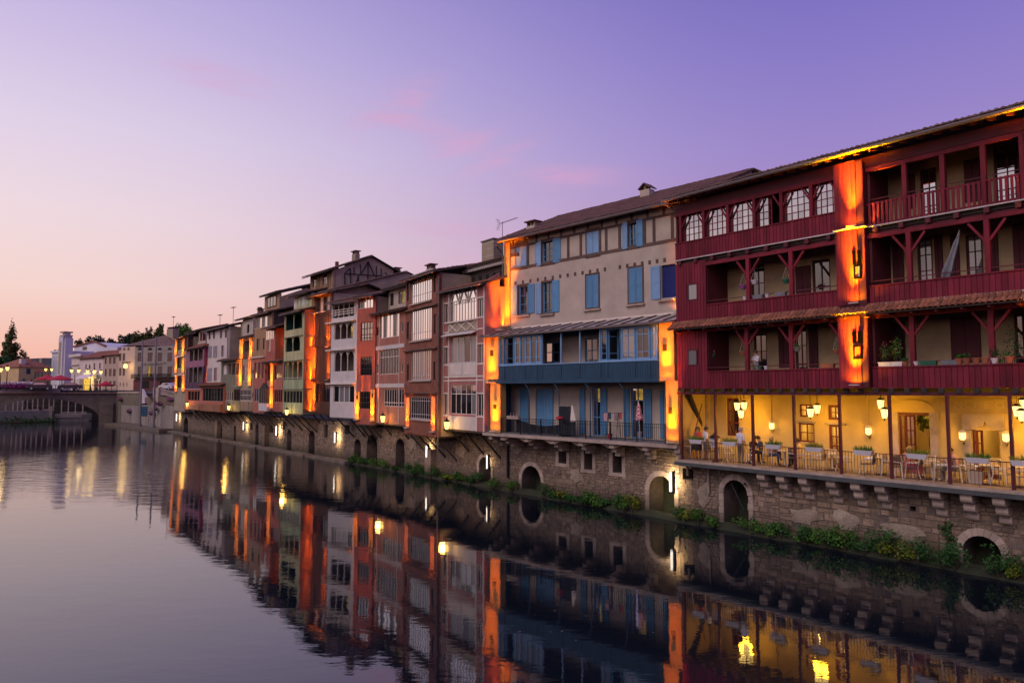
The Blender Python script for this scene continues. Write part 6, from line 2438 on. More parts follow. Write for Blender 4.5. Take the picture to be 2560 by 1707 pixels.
def leaves(g, c, rad, n, size, rg, mi=0, shell=.5, droop=0.):
    cx_, cy_, cz_ = c
    for _ in range(n):
        while True:
            x, y, z_ = rg.uniform(-1, 1), rg.uniform(-1, 1), rg.uniform(-1, 1)
            q = x * x + y * y + z_ * z_
            if shell * shell * rg.random() < q < 1:
                break
        p = Vector((cx_ + x * rad[0], cy_ + y * rad[1], cz_ + z_ * rad[2]))
        nv = Vector((x + rg.uniform(-.9, .9), y + rg.uniform(-.9, .9), z_ + rg.uniform(-.5, 1.1)))
        if nv.length < .05:
            nv = Vector((0, 0, 1))
        nv.normalize()
        t1 = nv.orthogonal().normalized()
        t1.rotate(Matrix.Rotation(rg.uniform(0, 6.28), 3, nv))
        t2 = nv.cross(t1)
        s_ = size * rg.uniform(.55, 1.25)
        a, b_ = t1 * s_ * .5, t2 * s_ * .32
        g.add([p - a, p + b_ * .9 - a * .1, p + a + nv * s_ * .08, p - b_ * .9 - a * .1], [(0, 1, 2, 3)], mi)


def tree(name, label, base, h, blobs, trunk_r, lm, n=900, size=.5, seed=1, group=None, trunk_h=None):
    """base: (x, y, z); blobs: (dx, dy, dz, rx, ry, rz) as shares of h"""
    rg = random.Random(seed)
    t_ = T(name, label, 'tree', base[:2], 0, base[2], group)
    g = MB()
    th = trunk_h or h * .7
    g.cyl((0, 0, base[2] - .5), (h * .01, 0, base[2] + th * .5), trunk_r, trunk_r * .75, 8)
    g.cyl((h * .01, 0, base[2] + th * .5), (0, 0, base[2] + th), trunk_r * .75, trunk_r * .3, 8)
    for b_ in blobs:
        g.cyl((0, 0, base[2] + th * rg.uniform(.4, .8)), (b_[0] * h, b_[1] * h, base[2] + b_[2] * h), trunk_r * .35, trunk_r * .1, 5)
    t_.mb(g, 'trunk', M['bark'])
    g = MB()
    tot = sum(b_[3] * b_[4] * b_[5] for b_ in blobs) ** 1
    for b_ in blobs:
        k = max(40, int(n * (b_[3] * b_[4] * b_[5]) / tot))
        for q in range(7):                        # clumps within each limb's foliage give light and dark pockets
            an, el_ = rg.uniform(0, 6.28), rg.uniform(-.6, .9)
            ox, oy, oz = math.cos(an) * .62 * b_[3] * h, math.sin(an) * .62 * b_[4] * h, el_ * .6 * b_[5] * h
            leaves(g, (b_[0] * h + ox, b_[1] * h + oy, base[2] + b_[2] * h + oz), (b_[3] * h * .5, b_[4] * h * .5, b_[5] * h * .5), k // 7, size, rg)
    t_.mb(g, 'crown', lm)
    return t_


# ------------------------------------------------------------------ street level beyond the bridge
ST = 7.0
PR = ground(289, 1062, 0)
_bd = Vector((-math.cos(math.radians(33)), -math.sin(math.radians(33))))
BRF = Fr(PR + _bd * 62, PR)
M['asphalt'] = mat('asphalt', (.06, .058, .06), .9, .2, .5, .1, .1, 20, 0)
M['bridge_stone'] = mat('bridge_stone', (.17, .145, .105), .92, .3, .6, .2, .4, 8, .1, stain=(.05, .05, .045), stains=.6, sscale=.3)
land = [BRF.P0 - _bd * -0 + BRF.n * 10, PR + BRF.n * 10, PR + Vector((8, -6)), QP0 + Q.n * 1.2 - _qe * 2, QP0 + Q.n * 120, QP0 + Q.n * 120 + Vector((-260, 420)), BRF.P0 + Vector((-300, 480)), BRF.P0 + Vector((-160, 30))]
landb = [PR + BRF.n * 30, PR + Vector((3, 2)), QP0 + Q.n * 2.5 - _qe * 3, QP0 + Q.n * 140, QP0 + Q.n * 140 + Vector((-200, 500)), PR + BRF.n * 200 + _bd * 300, PR + BRF.n * 75 + _bd * 110, PR + BRF.n * 30 + _bd * 16]
n = len(landb)
plain('street', [(p.x, p.y, ST - .02) for p in landb] + [(p.x, p.y, -1) for p in landb], [tuple(range(n))] + [(i, (i + 1) % n, n + (i + 1) % n, n + i) for i in range(n)], M['asphalt'])

br = T('stone_bridge', 'low stone arch bridge with flower boxes crossing the river', 'bridge', BRF.P0, BRF.ang, -.6)
bu_ = lambda px, py=HY: BRF.u(px, py)
ua, ub = bu_(-48), bu_(256)
zap = BRF.z(105, 997)
BWD = 9.
g = MB()
g.grid(-4, BRF.w, -.6, 6.35, 0, BWD, [(ua, ub, -.6, zap)])
pts = archpts(ua, ub, .6, zap, 20)
h = len(pts) // 2
for seg, cor in ((pts[:h + 1], (ua, zap)), (pts[h:], (ub, zap))):
    for k in range(len(seg) - 1):
        g.prism([cor, seg[k], seg[k + 1]], 0, BWD)
br.mb(g, 'arch', M['bridge_stone'])
inn, out = archpts(ua, ub, .6, zap, 26), archpts(ua, ub, .6, zap, 26, .55)
for k in range(26):
    p = [inn[k], out[k], out[k + 1], inn[k + 1]]
    br.prism('voussoir', M['bridge_stone'], [(x, z_) for x, z_ in p], -.12, .05)
br.box('cornice', M['stone'], -4, BRF.w + .3, -.35, BWD + .3, 6.36, 6.62)
br.box('deck', M['asphalt'], -4, BRF.w + 1.5, -.1, BWD, 6.625, ST)
M['parapet'] = mat('parapet', (.25, .23, .22), .9, .2, .8)
uL = bu_(150)
br.box('parapet', M['parapet'], -4, uL, -.15, .1, 6.625, 7.35)
uu0 = uL
br.box('hand_rail', M['iron'], -4, BRF.w, -.1, .0, 8.0, 8.06)
for k in range(70):
    x = -4 + (BRF.w + 4) * k / 69
    br.box('railing_post', M['iron'], x - .05, x + .05, -.1, -.02, 6.63 if x > uL else 7.35, 8.0)
br.box('mid_rail', M['iron'], uL, BRF.w, -.08, -.03, 7.2, 7.25)
for x0_, x1_ in ((bu_(250), bu_(284)),):
    br.box('pier', M['bridge_stone'], x0_, x1_, -.5, -.003, -.6, 4.6)
# flower boxes along the bridge rail
for k in range(9):
    px = 4 + k * 9.5
    u_ = bu_(px)
    p = BRF.world(u_, -.35)
    fb = T('bridge_flower_box', 'box of white and purple flowers on the bridge rail, %s from the left edge' % ('first', 'second', 'third', 'fourth', 'fifth', 'sixth', 'seventh', 'eighth', 'ninth')[k], 'flower box', p, BRF.ang, 7.3, 'flower boxes along the bridge')
    fb.box('box', M['concrete'], -.42, .42, -.12, .12, 7.3, 7.55)
    rg = random.Random(k)
    gg = MB()
    leaves(gg, (0, 0, 7.75), (.55, .28, .28), 50, .2, rg, 0)
    leaves(gg, (0, -.05, 8.3), (.75, .45, .35), 110, .3, rg, 1)
    leaves(gg, (0, -.3, 7.75), (.75, .3, .4), 110, .3, rg, 2)
    fb.mb(gg, 'flowers', [M['leaf'], M['petal_white'], M['petal_purple']])

# promenade and dark undercroft seen beneath the arch
pm = T('riverside_promenade', 'riverside promenade of white posts seen under the bridge arch', 'promenade', BRF.world(0, 24), BRF.ang, 0)
PF = Fr(BRF.world(0, 24), BRF.world(BRF.w, 24))
z0_ = PF.z(120, 1026)
pm.box('retaining_wall', M['concrete'], -20, PF.u(135), 0, 4, .2, z0_)
pm.box('retaining_wall', M['concrete'], PF.u(135) + .3, PF.u(232), .5, 4, .2, PF.z(180, 1034))
pm.box('back_wall', M['bridge_stone'], -20, PF.u(300), 6, 7, -.5, 7)
gb = MB()
rgb = random.Random(4)
for q in range(46):
    leaves(gb, (-18 + (PF.u(133) + 18) * q / 45, -.8 + rgb.uniform(-.4, .3), .5 + rgb.uniform(-.2, .5)), (1.0, .7, rgb.uniform(.4, .9)), 36, .5, rgb)
o = pm.mb(gb, 'undergrowth', M['leaf_deep'])
o['kind'] = 'stuff'
pm.box('pier', M['stone_pale'], PF.u(125), PF.u(133), -.6, .3, -.3, PF.z(129, 1015))
for zx in (120, 265, 355, 450, 545, 650, 750, 860, 975, 1065, 1220, 1355, 1495, 1640):
    u_ = PF.u(zx / 7.84)
    pm.box('post', M['stone_pale'], u_ - .11, u_ + .11, 1.0, 1.25, z0_ - .9, 6.2)
for zx in (560, 725, 940):
    u_ = PF.u(zx / 7.84)
    pm.box('planter', M['stone_pale'], u_ - .55, u_ + .55, .2, .7, z0_, z0_ + .3)
for zr_, x0_, x1_ in ((PF.z(190, 1030), 155, 218), (PF.z(175, 1036), 140, 205)):
    a, b_ = PF.u(x0_), PF.u(x1_)
    pm.box('railing', M['white'], a, b_, -.3, -.24, zr_, zr_ + .06)
    pm.box('railing', M['white'], a, b_, -.3, -.24, zr_ - .5, zr_ - .45)
    for k in range(26):
        x = a + (b_ - a) * k / 25
        pm.box('railing_bar', M['white'], x - .02, x + .02, -.29, -.25, zr_ - .5, zr_)
pm.box('weir', M['concrete'], PF.u(140), PF.u(225), -.8, .4, -.4, .5)

# ------------------------------------------------------------------ landing and stairs between bridge and houses
LF = Fr(PR + Vector((.5, -.3)), QP0 - _qe * .3)
ld = T('landing_stairs', 'stone river landing with stairs and a blue door beside the bridge', 'stairs', LF.P0, LF.ang, -.6)
lw = LF.w
lu = lambda px, py=HY: LF.u(px, py)
M['lime'] = mat('lime', (.27, .24, .21), .92, .3, .7, .2, .3, 12, .05, stretch=(2.2, 2.2, .25), stain=(.14, .12, .1), stains=.75, sscale=1.0)
sx0, sx1 = lu(352), lu(386)
hb = LF.rect(352, 1016, 366, 1040)
ld.wall('wall', M['bridge_stone'], 0, lu(350), -.6, ST - .6, 0, 2.4, [])
ld.box('pale_base', M['lime'], lu(306), lu(350), -.06, -.003, .7, LF.z(320, 1013))
ld.box('pale_base', M['lime'], lu(350) + .02, lw, .3, 2.4, -.6, LF.z(400, 1014))
ld.box('upper_wall', M['stone'], lu(378), lw, 1.2, 2.4, LF.z(400, 1014), ST - 1.2)
ld.box('blue_door', M['blue_dark'], lu(352), lu(366), .22, .296, LF.z(360, 1040), LF.z(360, 1016))
ld.prism('stair_parapet', M['plaster_white'], [(lu(351), LF.z(351, 1008)), (lu(361), LF.z(361, 1008)), (lu(361), LF.z(361, 993)), (lu(351), LF.z(351, 972))], .1, .6)
for k in range(9):
    x0_, x1_ = lu(362 + k * 3.2), lu(362 + (k + 1) * 3.2)
    ld.box('step', M['stone'], x0_, x1_, .5, 1.9, 2.0, LF.z(362, 990) - k * .28)
ld.box('platform', M['ledge'], -.5, lw, -2.2, -.01, -.6, .45)
# cap, balustrade of the street above
ld.box('coping', M['stone_pale'], lu(295), lu(350), -.15, 2.5, ST - .595, ST - .3)
g = MB()
a, b_ = lu(383), lw
zt0, zt1 = LF.z(383, 972), LF.z(434, 985)
for k in range(24):
    q = k / 23
    x = a + (b_ - a) * q
    zt_ = zt0 + (zt1 - zt0) * q
    ld.mb(MB().lathe([(.06, 0), (.11, .15), (.06, .45), (.08, .6)], (x, 1.5, zt_ - .75), 6), 'baluster', M['stone_pale'])
ld.beam('balustrade_rail', M['stone_pale'], (a - .1, 1.5, zt0 - .08), (b_, 1.5, zt1 - .08), .3, .18)
ld.beam('balustrade_base', M['stone_pale'], (a - .1, 1.5, zt0 - .85), (b_, 1.5, zt1 - .85), .4, .22)
ld.box('gate_pier', M['stone_pale'], lu(365), lu(379), 1.2, 2.0, ST - 2.2, LF.z(372, 968))
pts_lab = ['by the bridge end', 'over the landing railing', 'beside the lower landing railing', 'halfway down the stairs', 'at the foot of the stairs', 'under the balustrade']
for k, (px, py, w_) in enumerate(((301, 998, 1.0), (323, 1028, 1.2), (379, 1033, .9), (387, 1022, 1.0), (400, 1010, 1.1), (427, 1000, 1.1))):
    u_, z_ = LF.loc(px, py, -.3)
    p = LF.world(u_, -.3)
    fb = T('flower_basket', 'basket of magenta flowers ' + pts_lab[k], 'flower basket', p, LF.ang, z_ - .35, 'magenta flower baskets on the landing')
    rg = random.Random(40 + k)
    fb.mb(MB().lathe([(.2, 0), (.42, .25), (.45, .32)], (0, 0, z_ - .35), 8), 'basket', M['darkwood'])
    gg = MB()
    leaves(gg, (0, 0, z_ + .1), (w_, .5, .4), 70, .3, rg, 1)
    leaves(gg, (0, 0, z_ - .1), (w_ * .8, .45, .35), 40, .28, rg, 0)
    fb.mb(gg, 'flowers', [M['leaf_deep'], M['petal_purple']])
    fb.mb(MB().tube([(0, .0, z_ - .3), (0, .35, z_ - .3)], .03), 'hook', M['iron'])
for px, y0, y1, lab in ((350, 850, 1052, 'tall grey mast nearer the bridge, standing on the river landing'), (384, 842, 1050, 'tall grey mast nearer the houses, standing on the river landing')):
    u_, _ = LF.loc(px, y1, -1.2)
    z1_ = LF.z(px, y0, -1.2)
    p = LF.world(u_, -1.2)
    mt = T('mast', lab, 'mast', p, LF.ang, .3, 'masts on the landing')
    mt.mb(MB().cyl((0, 0, .3), (0, 0, z1_), .2, .12, 12), 'pole', mat('mast_paint', (.2, .19, .2), .5, .1, 1))
    mt.mb(MB().cyl((0, 0, .3), (0, 0, .8), .42, .36, 12), 'base', M['concrete'])
for k, px in enumerate((341, 362, 374, 393)):
    p = ground(px, 1056, .45)
    bo = T('mooring_bollard', ('pale', 'dark', 'pale', 'dark')[k] + ' conical bollard on the landing, ' + ('first', 'second', 'third', 'fourth')[k] + ' from the bridge', 'bollard', p, 0, .45, 'bollards on the landing')
    m_ = M['white'] if k % 2 == 0 else M['iron']
    bo.mb(MB().lathe([(.28, 0), (.26, .5), (.16, 1.0)], (0, 0, .45), 10), 'body', m_)
    bo.mb(MB().lathe([(.19, 0), (.2, .12), (.05, .22)], (0, 0, 1.45), 10), 'knob', m_)
    bo.mb(MB().cyl((0, 0, .45), (0, 0, .56), .36, n=10), 'foot', M['iron'])

# ------------------------------------------------------------------ buildings across the street
LB_ = lambda X, Y: (X / 4.6125, 780 + Y / 4.6125)


class Far(House):
    def __init__(s, name, label, xl, xr, dl, dr, cat='building', zb=ST):
        s.zoom = LB_
        pl_, pr_ = LB_(xl, 0)[0], LB_(xr, 0)[0]
        s.F = Fr(Vector((column(pl_) * dl, dl)), Vector((column(pr_) * dr, dr)))
        s.zbot = zb - .3
        T.__init__(s, name, label, cat, s.F.P0, s.F.ang, zb - .3, 'buildings beyond the bridge')
        s.W = s.F.w
        s.holes = []

    def body(s, m, z1, dep=9., hip=None):
        s.front(m, z1)
        s.box('side_wall', m, 0, .2, .21, dep, s.zbot, z1)
        s.box('side_wall', m, s.W - .2, s.W, .21, dep, s.zbot, z1)
        s.box('rear_wall', m, .2, s.W - .2, dep - .2, dep, s.zbot, z1)

    def hiproof(s, m, z1, dep, rise, ov=.4, gable=False):
        x0, x1, y0, y1 = -ov, s.W + ov, -ov, dep + ov
        ym, ins = (y0 + y1) / 2, (0 if gable else min((x1 - x0) / 2.2, (y1 - y0) / 2.2))
        vs_ = [(x0, y0, z1), (x1, y0, z1), (x1, y1, z1), (x0, y1, z1), (x0 + ins, ym, z1 + rise), (x1 - ins, ym, z1 + rise), (x0, y0, z1 - .15), (x1, y0, z1 - .15), (x1, y1, z1 - .15), (x0, y1, z1 - .15)]
        fs_ = [(0, 1, 5, 4), (1, 2, 5), (2, 3, 4, 5), (3, 0, 4), (0, 6, 7, 1), (1, 7, 8, 2), (2, 8, 9, 3), (3, 9, 6, 0), (6, 9, 8, 7)]
        return s.mb(MB().add(vs_, fs_), 'roof', m)


SHB = mat('shutter_brown', (.13, .085, .075), .8)
fy = Far('yellow_house', 'small yellow house with a brown tiled roof left of the white tower', 205, 585, 196, 205)
z1 = fy.zz(300, 632)
fy.win((305, 650, 352, 716), 2, 1, M['blue_dark'], M['blue_dark'])
fy.win((255, 770, 295, 802), 1, 1, M['blue_dark'], M['glass'])
fy.win((355, 772, 372, 802), 1, 1, M['blue_dark'], M['glass'])
for X in (395, 430, 470):
    fy.win((X, 692, X + 22, 770), 1, 1, SHB, M['glass'])
M['yellow'] = mat('yellow', (.62, .46, .24), .9, .12, .6)
fy.body(M['yellow'], z1, 9)
fy.hiproof(M['tile'], z1, 9, 2.6)
a, b_, c, d = fy.r(415, 666, 466, 692, -.1)
sg = fy.box('shop_sign', mat('sign_pink', (.75, .2, .2), .6), a, b_, -.12, -.003, c, d)
chimney(fy, 2.0, 1.5, z1, z1 + 2.2, 1.3, .9, M['plaster_white'], None)
chimney(fy, fy.W * .9, 2.5, z1 + .5, z1 + 2.6, 1.3, .9, M['plaster_grey'], None)
M['deco'] = mat('deco', (.60, .60, .66), .85, .08, .5)
M['frosted'] = mat('frosted', (.36, .39, .46), .4, .08, .5)
fd = Far('white_tower_building', 'white art deco building with a square tower beyond the bridge', 582, 835, 196, 188)
z1 = fd.zz(640, 468)
fd.holes = []
for k in range(5):
    a, b_, c, d = fd.r(598 + k * 18, 545, 608 + k * 18, 735)
    fd.box('tall_window', M['frosted'], a, b_, -.05, -.003, c, d)
for k in range(4):
    a, b_, c, d = fd.r(605 + k * 22, 512, 613 + k * 22, 535)
    fd.box('small_window', M['frosted'], a, b_, -.05, -.003, c, d)
x0_, x1_ = fd.uu(705, 600), fd.uu(768, 600)
fd.wall('wall', M['deco'], 0, x0_ - .02, fd.zbot, z1, 0, 8)
fd.box('cornice', M['deco'], -.3, x0_ - .03, -.4, 8.2, z1, z1 + .5)
zt_ = fd.zz(770, 300)
xm0, xm1 = fd.uu(714, 600), fd.uu(759, 600)
tw0 = 1.9
fd.box('tower', M['deco'], x0_, x1_, -.5, tw0 - .5, fd.zbot, zt_)
fd.box('tower_face', M['deco'], xm0, xm1, -1.0, -.503, fd.zbot, zt_ + .4)
fd.box('tower_upper', M['deco'], xm0, xm1, -.6, tw0 - .6, zt_, fd.zz(770, 268))
fd.box('tower_cap', M['deco'], xm0 + .3, xm1 - .3, -.3, tw0 - .9, fd.zz(770, 268), fd.zz(770, 225))
for z_ in (zt_, fd.zz(770, 268), fd.zz(770, 228)):
    fd.box('tower_moulding', M['stone_pale'], xm0 - .15, xm1 + .15, -.8, tw0 - .5, z_ - .25, z_ + .1)
a, b_, c, d = fd.r(731, 350, 742, 720)
fd.box('tower_slot', M['plaster_grey'], a, b_, -1.05, -1.003, c, d)
fr_ = Far('pale_hall', 'pale hall with a low gable behind the white tower', 836, 1335, 205, 196)
z1 = fr_.zz(1000, 430)
pts = [(0, fr_.zbot), (fr_.W, fr_.zbot), (fr_.W, fr_.zz(1335, 405)), (fr_.uu(1225, 400), fr_.zz(1225, 398)), (fr_.uu(1100, 345), fr_.zz(1100, 345)), (0, fr_.zz(840, 408))]
fr_.prism('wall', M['deco'], pts, 0, 14)
a, b_, c, d = fr_.r(955, 400, 1002, 436)
fr_.box('window', M['glass'], a, b_, -.08, -.003, c, d)
for p, q in (((836, 402), (1100, 338)), ((1100, 338), (1225, 393))):
    fr_.beam('verge', M['tile'], (fr_.uu(*p), -.1, fr_.zz(*p)), (fr_.uu(*q), -.1, fr_.zz(*q)), .6, .35)
fc = Far('cornice_house', 'white house front with a heavy cornice right of the tower', 812, 940, 184, 178)
z1 = fc.zz(860, 520)
fc.body(M['plaster_white'], z1, 6)
fc.box('cornice', M['plaster_white'], -.5, fc.W + .3, -.6, 6, z1, z1 + .7)
fc.box('moulding', M['stone_pale'], 0, fc.W, -.2, -.003, z1 - 2.2, z1 - 1.9)
fa = Far('cafe_house', 'white house with a lit cafe front and pale awning', 905, 1180, 178, 170)
z1 = fa.zz(1080, 530)
for rc in ((985, 605, 1000, 655), (1025, 605, 1042, 655), (1080, 590, 1096, 655), (1145, 585, 1160, 655)):
    fa.win(rc, 1, 1, SHB, M['glass'])
fa.body(M['plaster_white'], z1, 8)
tiledroof(fa, -.4, fa.W + .4, -.5, z1, 4.5, z1 + 2, M['tile'], .5, 1.0)
a, b_, c, d = fa.r(970, 768, 1042, 862)
fa.box('lit_shopfront', M['lit_room'], a, b_, -.06, -.003, ST, d)
a, b_, c, d = fa.r(920, 772, 965, 860)
fa.box('shop_window', M['glass_curtain'], a, b_, -.06, -.003, ST, d)
a, b_, c, d = fa.r(912, 735, 1052, 768, -1)
g = MB().add([(a, -2.2, c), (b_, -2.2, c), (b_, -.01, d + .3), (a, -.01, d + .3), (a, -2.2, c + .08), (b_, -2.2, c + .08), (b_, -.01, d + .4), (a, -.01, d + .4)], BF)
fa.mb(g, 'awning', M['petal_white'])
a, b_, c, d = fa.r(970, 700, 1050, 732)
fa.box('shop_sign', M['lamp_sign'] if 'lamp_sign' in M else emit('lamp_sign', (1, .75, .4), 1.0), a, b_, -.12, -.003, c, d)
for X in (1090, 1110, 1145):
    a, b_, c, d = fa.r(X, 765, X + 16, 862)
    fa.box('shop_window', M['glass'], a, b_, -.06, -.003, ST, d)
a, b_, c, d = fa.r(1115, 725, 1145, 780, -.5)
fa.box('hanging_sign', M['blue_dark'], a, b_, -.6, -.5, c, d)
point(fa.root, (fa.W * .5, -1.8, 3.0), 420, (1, .66, .25), .3)
fb_ = Far('beige_house', 'beige three storey house with brown shutters between cafe and cream house', 1178, 1356, 170, 166)
z1 = fb_.zz(1260, 500)
for X0, X1 in ((1212, 1228), (1260, 1285), (1305, 1332)):
    for Y0, Y1 in ((525, 595), (655, 738), (795, 850)):
        fb_.win((X0, Y0, X1, Y1), 2, 1, SHB, M['glass'] if X0 != 1305 else SHB)
M['beige'] = mat('beige', (.45, .36, .30), .9, .12, .6)
fb_.body(M['beige'], z1, 8)
tiledroof(fb_, -.3, fb_.W + .3, -.5, z1, 4.5, z1 + 2, M['tile'], .5, 1.0)
fe = Far('cream_house', 'tall cream house side with brown shutters and a bracket lamp', 1356, 1541, 166, 160)
z1 = fe.zz(1450, 405)
for X0, X1 in ((1375, 1398), (1415, 1440)):
    for Y0, Y1 in ((478, 562), (645, 732)):
        fe.win((X0, Y0, X1, Y1), 2, 1, SHB, SHB)
for X in (1378, 1418, 1456):
    fe.win((X, 812, X + 12, 858), 1, 1, wh, M['glass'])
for X0, X1 in ((1372, 1400), (1422, 1448), (1470, 1495)):
    fe.win((X0, 412, X1, 440), 1, 1, SHB, M['glass'])
M['cream_far'] = mat('cream_far', (.55, .43, .35), .9, .1, .6)
fe.body(M['cream_far'], z1, 10)
a, b_, c, d = fe.r(1408, 572, 1515, 595)
text(fe, 'RESTAURATION', (b_ - a) / 7.6, a, -.03, c + .1, SHB)
fh = Far('corner_hotel', 'shadow-grey corner hotel of four window columns with a wine red ground floor', 1541, 2016, 160, 152)
z1 = fh.zz(1780, 398)
for X0, X1 in ((1590, 1640), (1705, 1756), (1820, 1868), (1934, 1982)):
    for Y0, Y1 in ((470, 568), (628, 745)):
        fh.win((X0, Y0, X1, Y1), 2, 1, SHB, None, gms=[M['lit_dim'], M['glass']] if (X0, Y0) == (1705, 628) else [SHB, SHB])
    a, b_, c, d = fh.r(X0, 412, X1, 436)
    fh.mb(MB().prism(archpts(a, b_, c, d, 8), -.05, -.003), 'attic_window', M['void'])
M['hotel'] = mat('hotel', (.25, .22, .2), .9, .15, .6)  # wall colour darkened to put this face of the corner block in shade
fh.body(M['hotel'], z1, 12)
a, b_, c, d = fh.r(1625, 588, 1960, 606)
text(fh, 'HOTEL LA RENAISSANCE ***', (b_ - a) / 14.5, a, -.03, c - .05, M['darkwood'])
zg = fh.zz(1780, 775)
fh.wall('ground_floor_front', M['wine'] if False else mat('wine_front', (.10, .025, .035), .7), 0, fh.W, fh.zbot, zg, -.12, -.003, [fh.r(1625, 795, 1725, 880), fh.r(1850, 795, 1965, 890)])
fh.box('shop_depth', M['void'], .2, fh.W - .2, -.002, -.001, ST, zg - .4)  # flat black sheet painted in for the unlit shop interior
fh.box('balcony', M['iron'], .2, fh.W - .2, -.9, -.005, fh.zz(1780, 760), fh.zz(1780, 754))
for k in range(60):
    x = .3 + (fh.W - .6) * k / 59
    fh.box('balcony_bar', M['iron'], x - .03, x + .03, -.9, -.84, fh.zz(1780, 754), fh.zz(1780, 716))
fh.box('balcony_rail', M['iron'], .2, fh.W - .2, -.92, -.82, fh.zz(1780, 716), fh.zz(1780, 712))
# one hipped roof over both faces of the corner block
hx0 = (fe.F.P0 - fh.F.P0)
g = MB()
e0 = Vector((fe.F.P0.x, fe.F.P0.y, fe.zz(1356, 398)))
e1 = Vector((fh.F.P0.x, fh.F.P0.y, fh.zz(1541, 385)))
e2 = Vector((fh.F.P1.x, fh.F.P1.y, fh.zz(2016, 400)))
apx = atdepth(*LB_(1905, 268), 164)
apx2 = atdepth(*LB_(1700, 318), 172)
bk = Vector((fh.F.P1.x + 8, fh.F.P1.y + 14, e2.z))
bk0 = Vector((fe.F.P0.x + 9, fe.F.P0.y + 8, e0.z))
rv = [e0, e1, e2, bk, bk0, apx, apx2]
inv = lambda v: (Matrix.Rotation(-fh.F.ang, 3, 'Z') @ (v - Vector((fh.F.P0.x, fh.F.P0.y, 0))))
g.add([inv(v) for v in rv], [(1, 2, 5), (0, 1, 5, 6), (2, 3, 5), (3, 4, 6, 5), (4, 0, 6), (0, 4, 3, 2, 1)])
fh.mb(g, 'roof', M['tile_dark'])
y_ = 6
u_, z_ = fh.F.loc(*LB_(1990, 300), y_)
chimney(fh, u_, y_, z1, fh.F.z(*LB_(1990, 195), y_), 2.4, 1.4, M['plaster_grey'], 'slab')
cp = point(fe.root, (fe.W * .8, -1.2, fe.zz(1490, 635) - fe.zb), 420, (1, .66, .22), .5)
lt = fe.mb(MB().lathe([(.2, 0), (.45, .2), (.35, .8), (.1, 1.0)], (fe.W * .8, -1.2, fe.zz(1490, 650)), 8), 'bracket_lamp', M['lamp_lantern'])

# ------------------------------------------------------------------ street lamps, parasols, cars
def street_lamp(px, py, D, label, twin=True, base=ST, e=60):
    p = atdepth(px, py, D)
    t_ = T('street_lamp', label, 'street lamp', (p.x, p.y), 0, base, 'street lamps by the bridge')
    t_.mb(MB().cyl((0, 0, base), (0, 0, p.z - .3), .09, .06, 8).lathe([(.25, 0), (.2, .5), (.1, .7)], (0, 0, base), 8), 'pole', M['iron'])
    for s_ in ((-1, 1) if twin else (0,)):
        x = s_ * .75
        if twin:
            t_.mb(MB().tube([(0, 0, p.z - .4), (s_ * .4, 0, p.z - .1), (x, 0, p.z + .05), (x, 0, p.z - .02)], .035), 'arm', M['iron'])
            zc = p.z - .75
        else:
            zc = p.z - .3
        t_.mb(MB().lathe([(.1, 0), (.26, .35), (.3, .6)], (x, 0, zc), 8), 'globe', M['lamp_lantern'])
        t_.mb(MB().lathe([(.34, 0), (.2, .18), (.04, .4)], (x, 0, zc + .6), 8), 'cap', M['iron'])
    point(t_.root, (0, -.5, p.z - .5 - base), e, (1, .66, .25), .4)


street_lamp(188, 922, 150, 'twin street lamp in front of the white cornice house')
street_lamp(228, 924, 152, 'twin street lamp in front of the cafe awning')
street_lamp(244, 926, 160, 'twin street lamp in front of the beige house', e=90)
street_lamp(2, 925, 130, 'street lamp at the very left edge above the bridge', False)
street_lamp(18.5, 922, 130, 'street lamp beside the poplar, second from the left edge', False)
street_lamp(122, 920, 185, 'small twin street lamp over the red parasols', e=90)


def parasol(px, py, D, r, label, m, base=ST):
    p = atdepth(px, py, D)
    t_ = T('parasol', label, 'parasol', (p.x, p.y), 0, base, 'cafe parasols')
    n_ = 10
    vs_ = [(0, 0, p.z + .95)] + [(r * math.cos(2 * pi * k / n_), r * math.sin(2 * pi * k / n_), p.z) for k in range(n_)] + [(r * math.cos(2 * pi * k / n_), r * math.sin(2 * pi * k / n_), p.z - .25) for k in range(n_)] + [(0, 0, p.z + .85)]
    fs_ = [(0, 1 + k, 1 + (k + 1) % n_) for k in range(n_)] + [(1 + k, 1 + n_ + k, 1 + n_ + (k + 1) % n_, 1 + (k + 1) % n_) for k in range(n_)] + [(2 * n_ + 1, 1 + n_ + (k + 1) % n_, 1 + n_ + k) for k in range(n_)]
    t_.mb(MB().add(vs_, fs_), 'canopy', m)
    t_.mb(MB().cyl((0, 0, base), (0, 0, p.z + 1.0), .05, n=6), 'pole', M['iron'])
    t_.mb(MB().cyl((0, 0, base), (0, 0, base + .12), .5, n=10), 'foot', M['concrete'])


M['parasol_red'] = mat('parasol_red', (.45, .02, .05), .75, .12, .6)
parasol(119, 947, 166, 2.4, 'red cafe parasol beyond the bridge, left one', M['parasol_red'])
parasol(150, 947.5, 164, 2.6, 'red cafe parasol beyond the bridge, right one', M['parasol_red'])
parasol(264, 962.5, 155, 1.6, 'small red parasol in front of the beige house', M['parasol_red'])


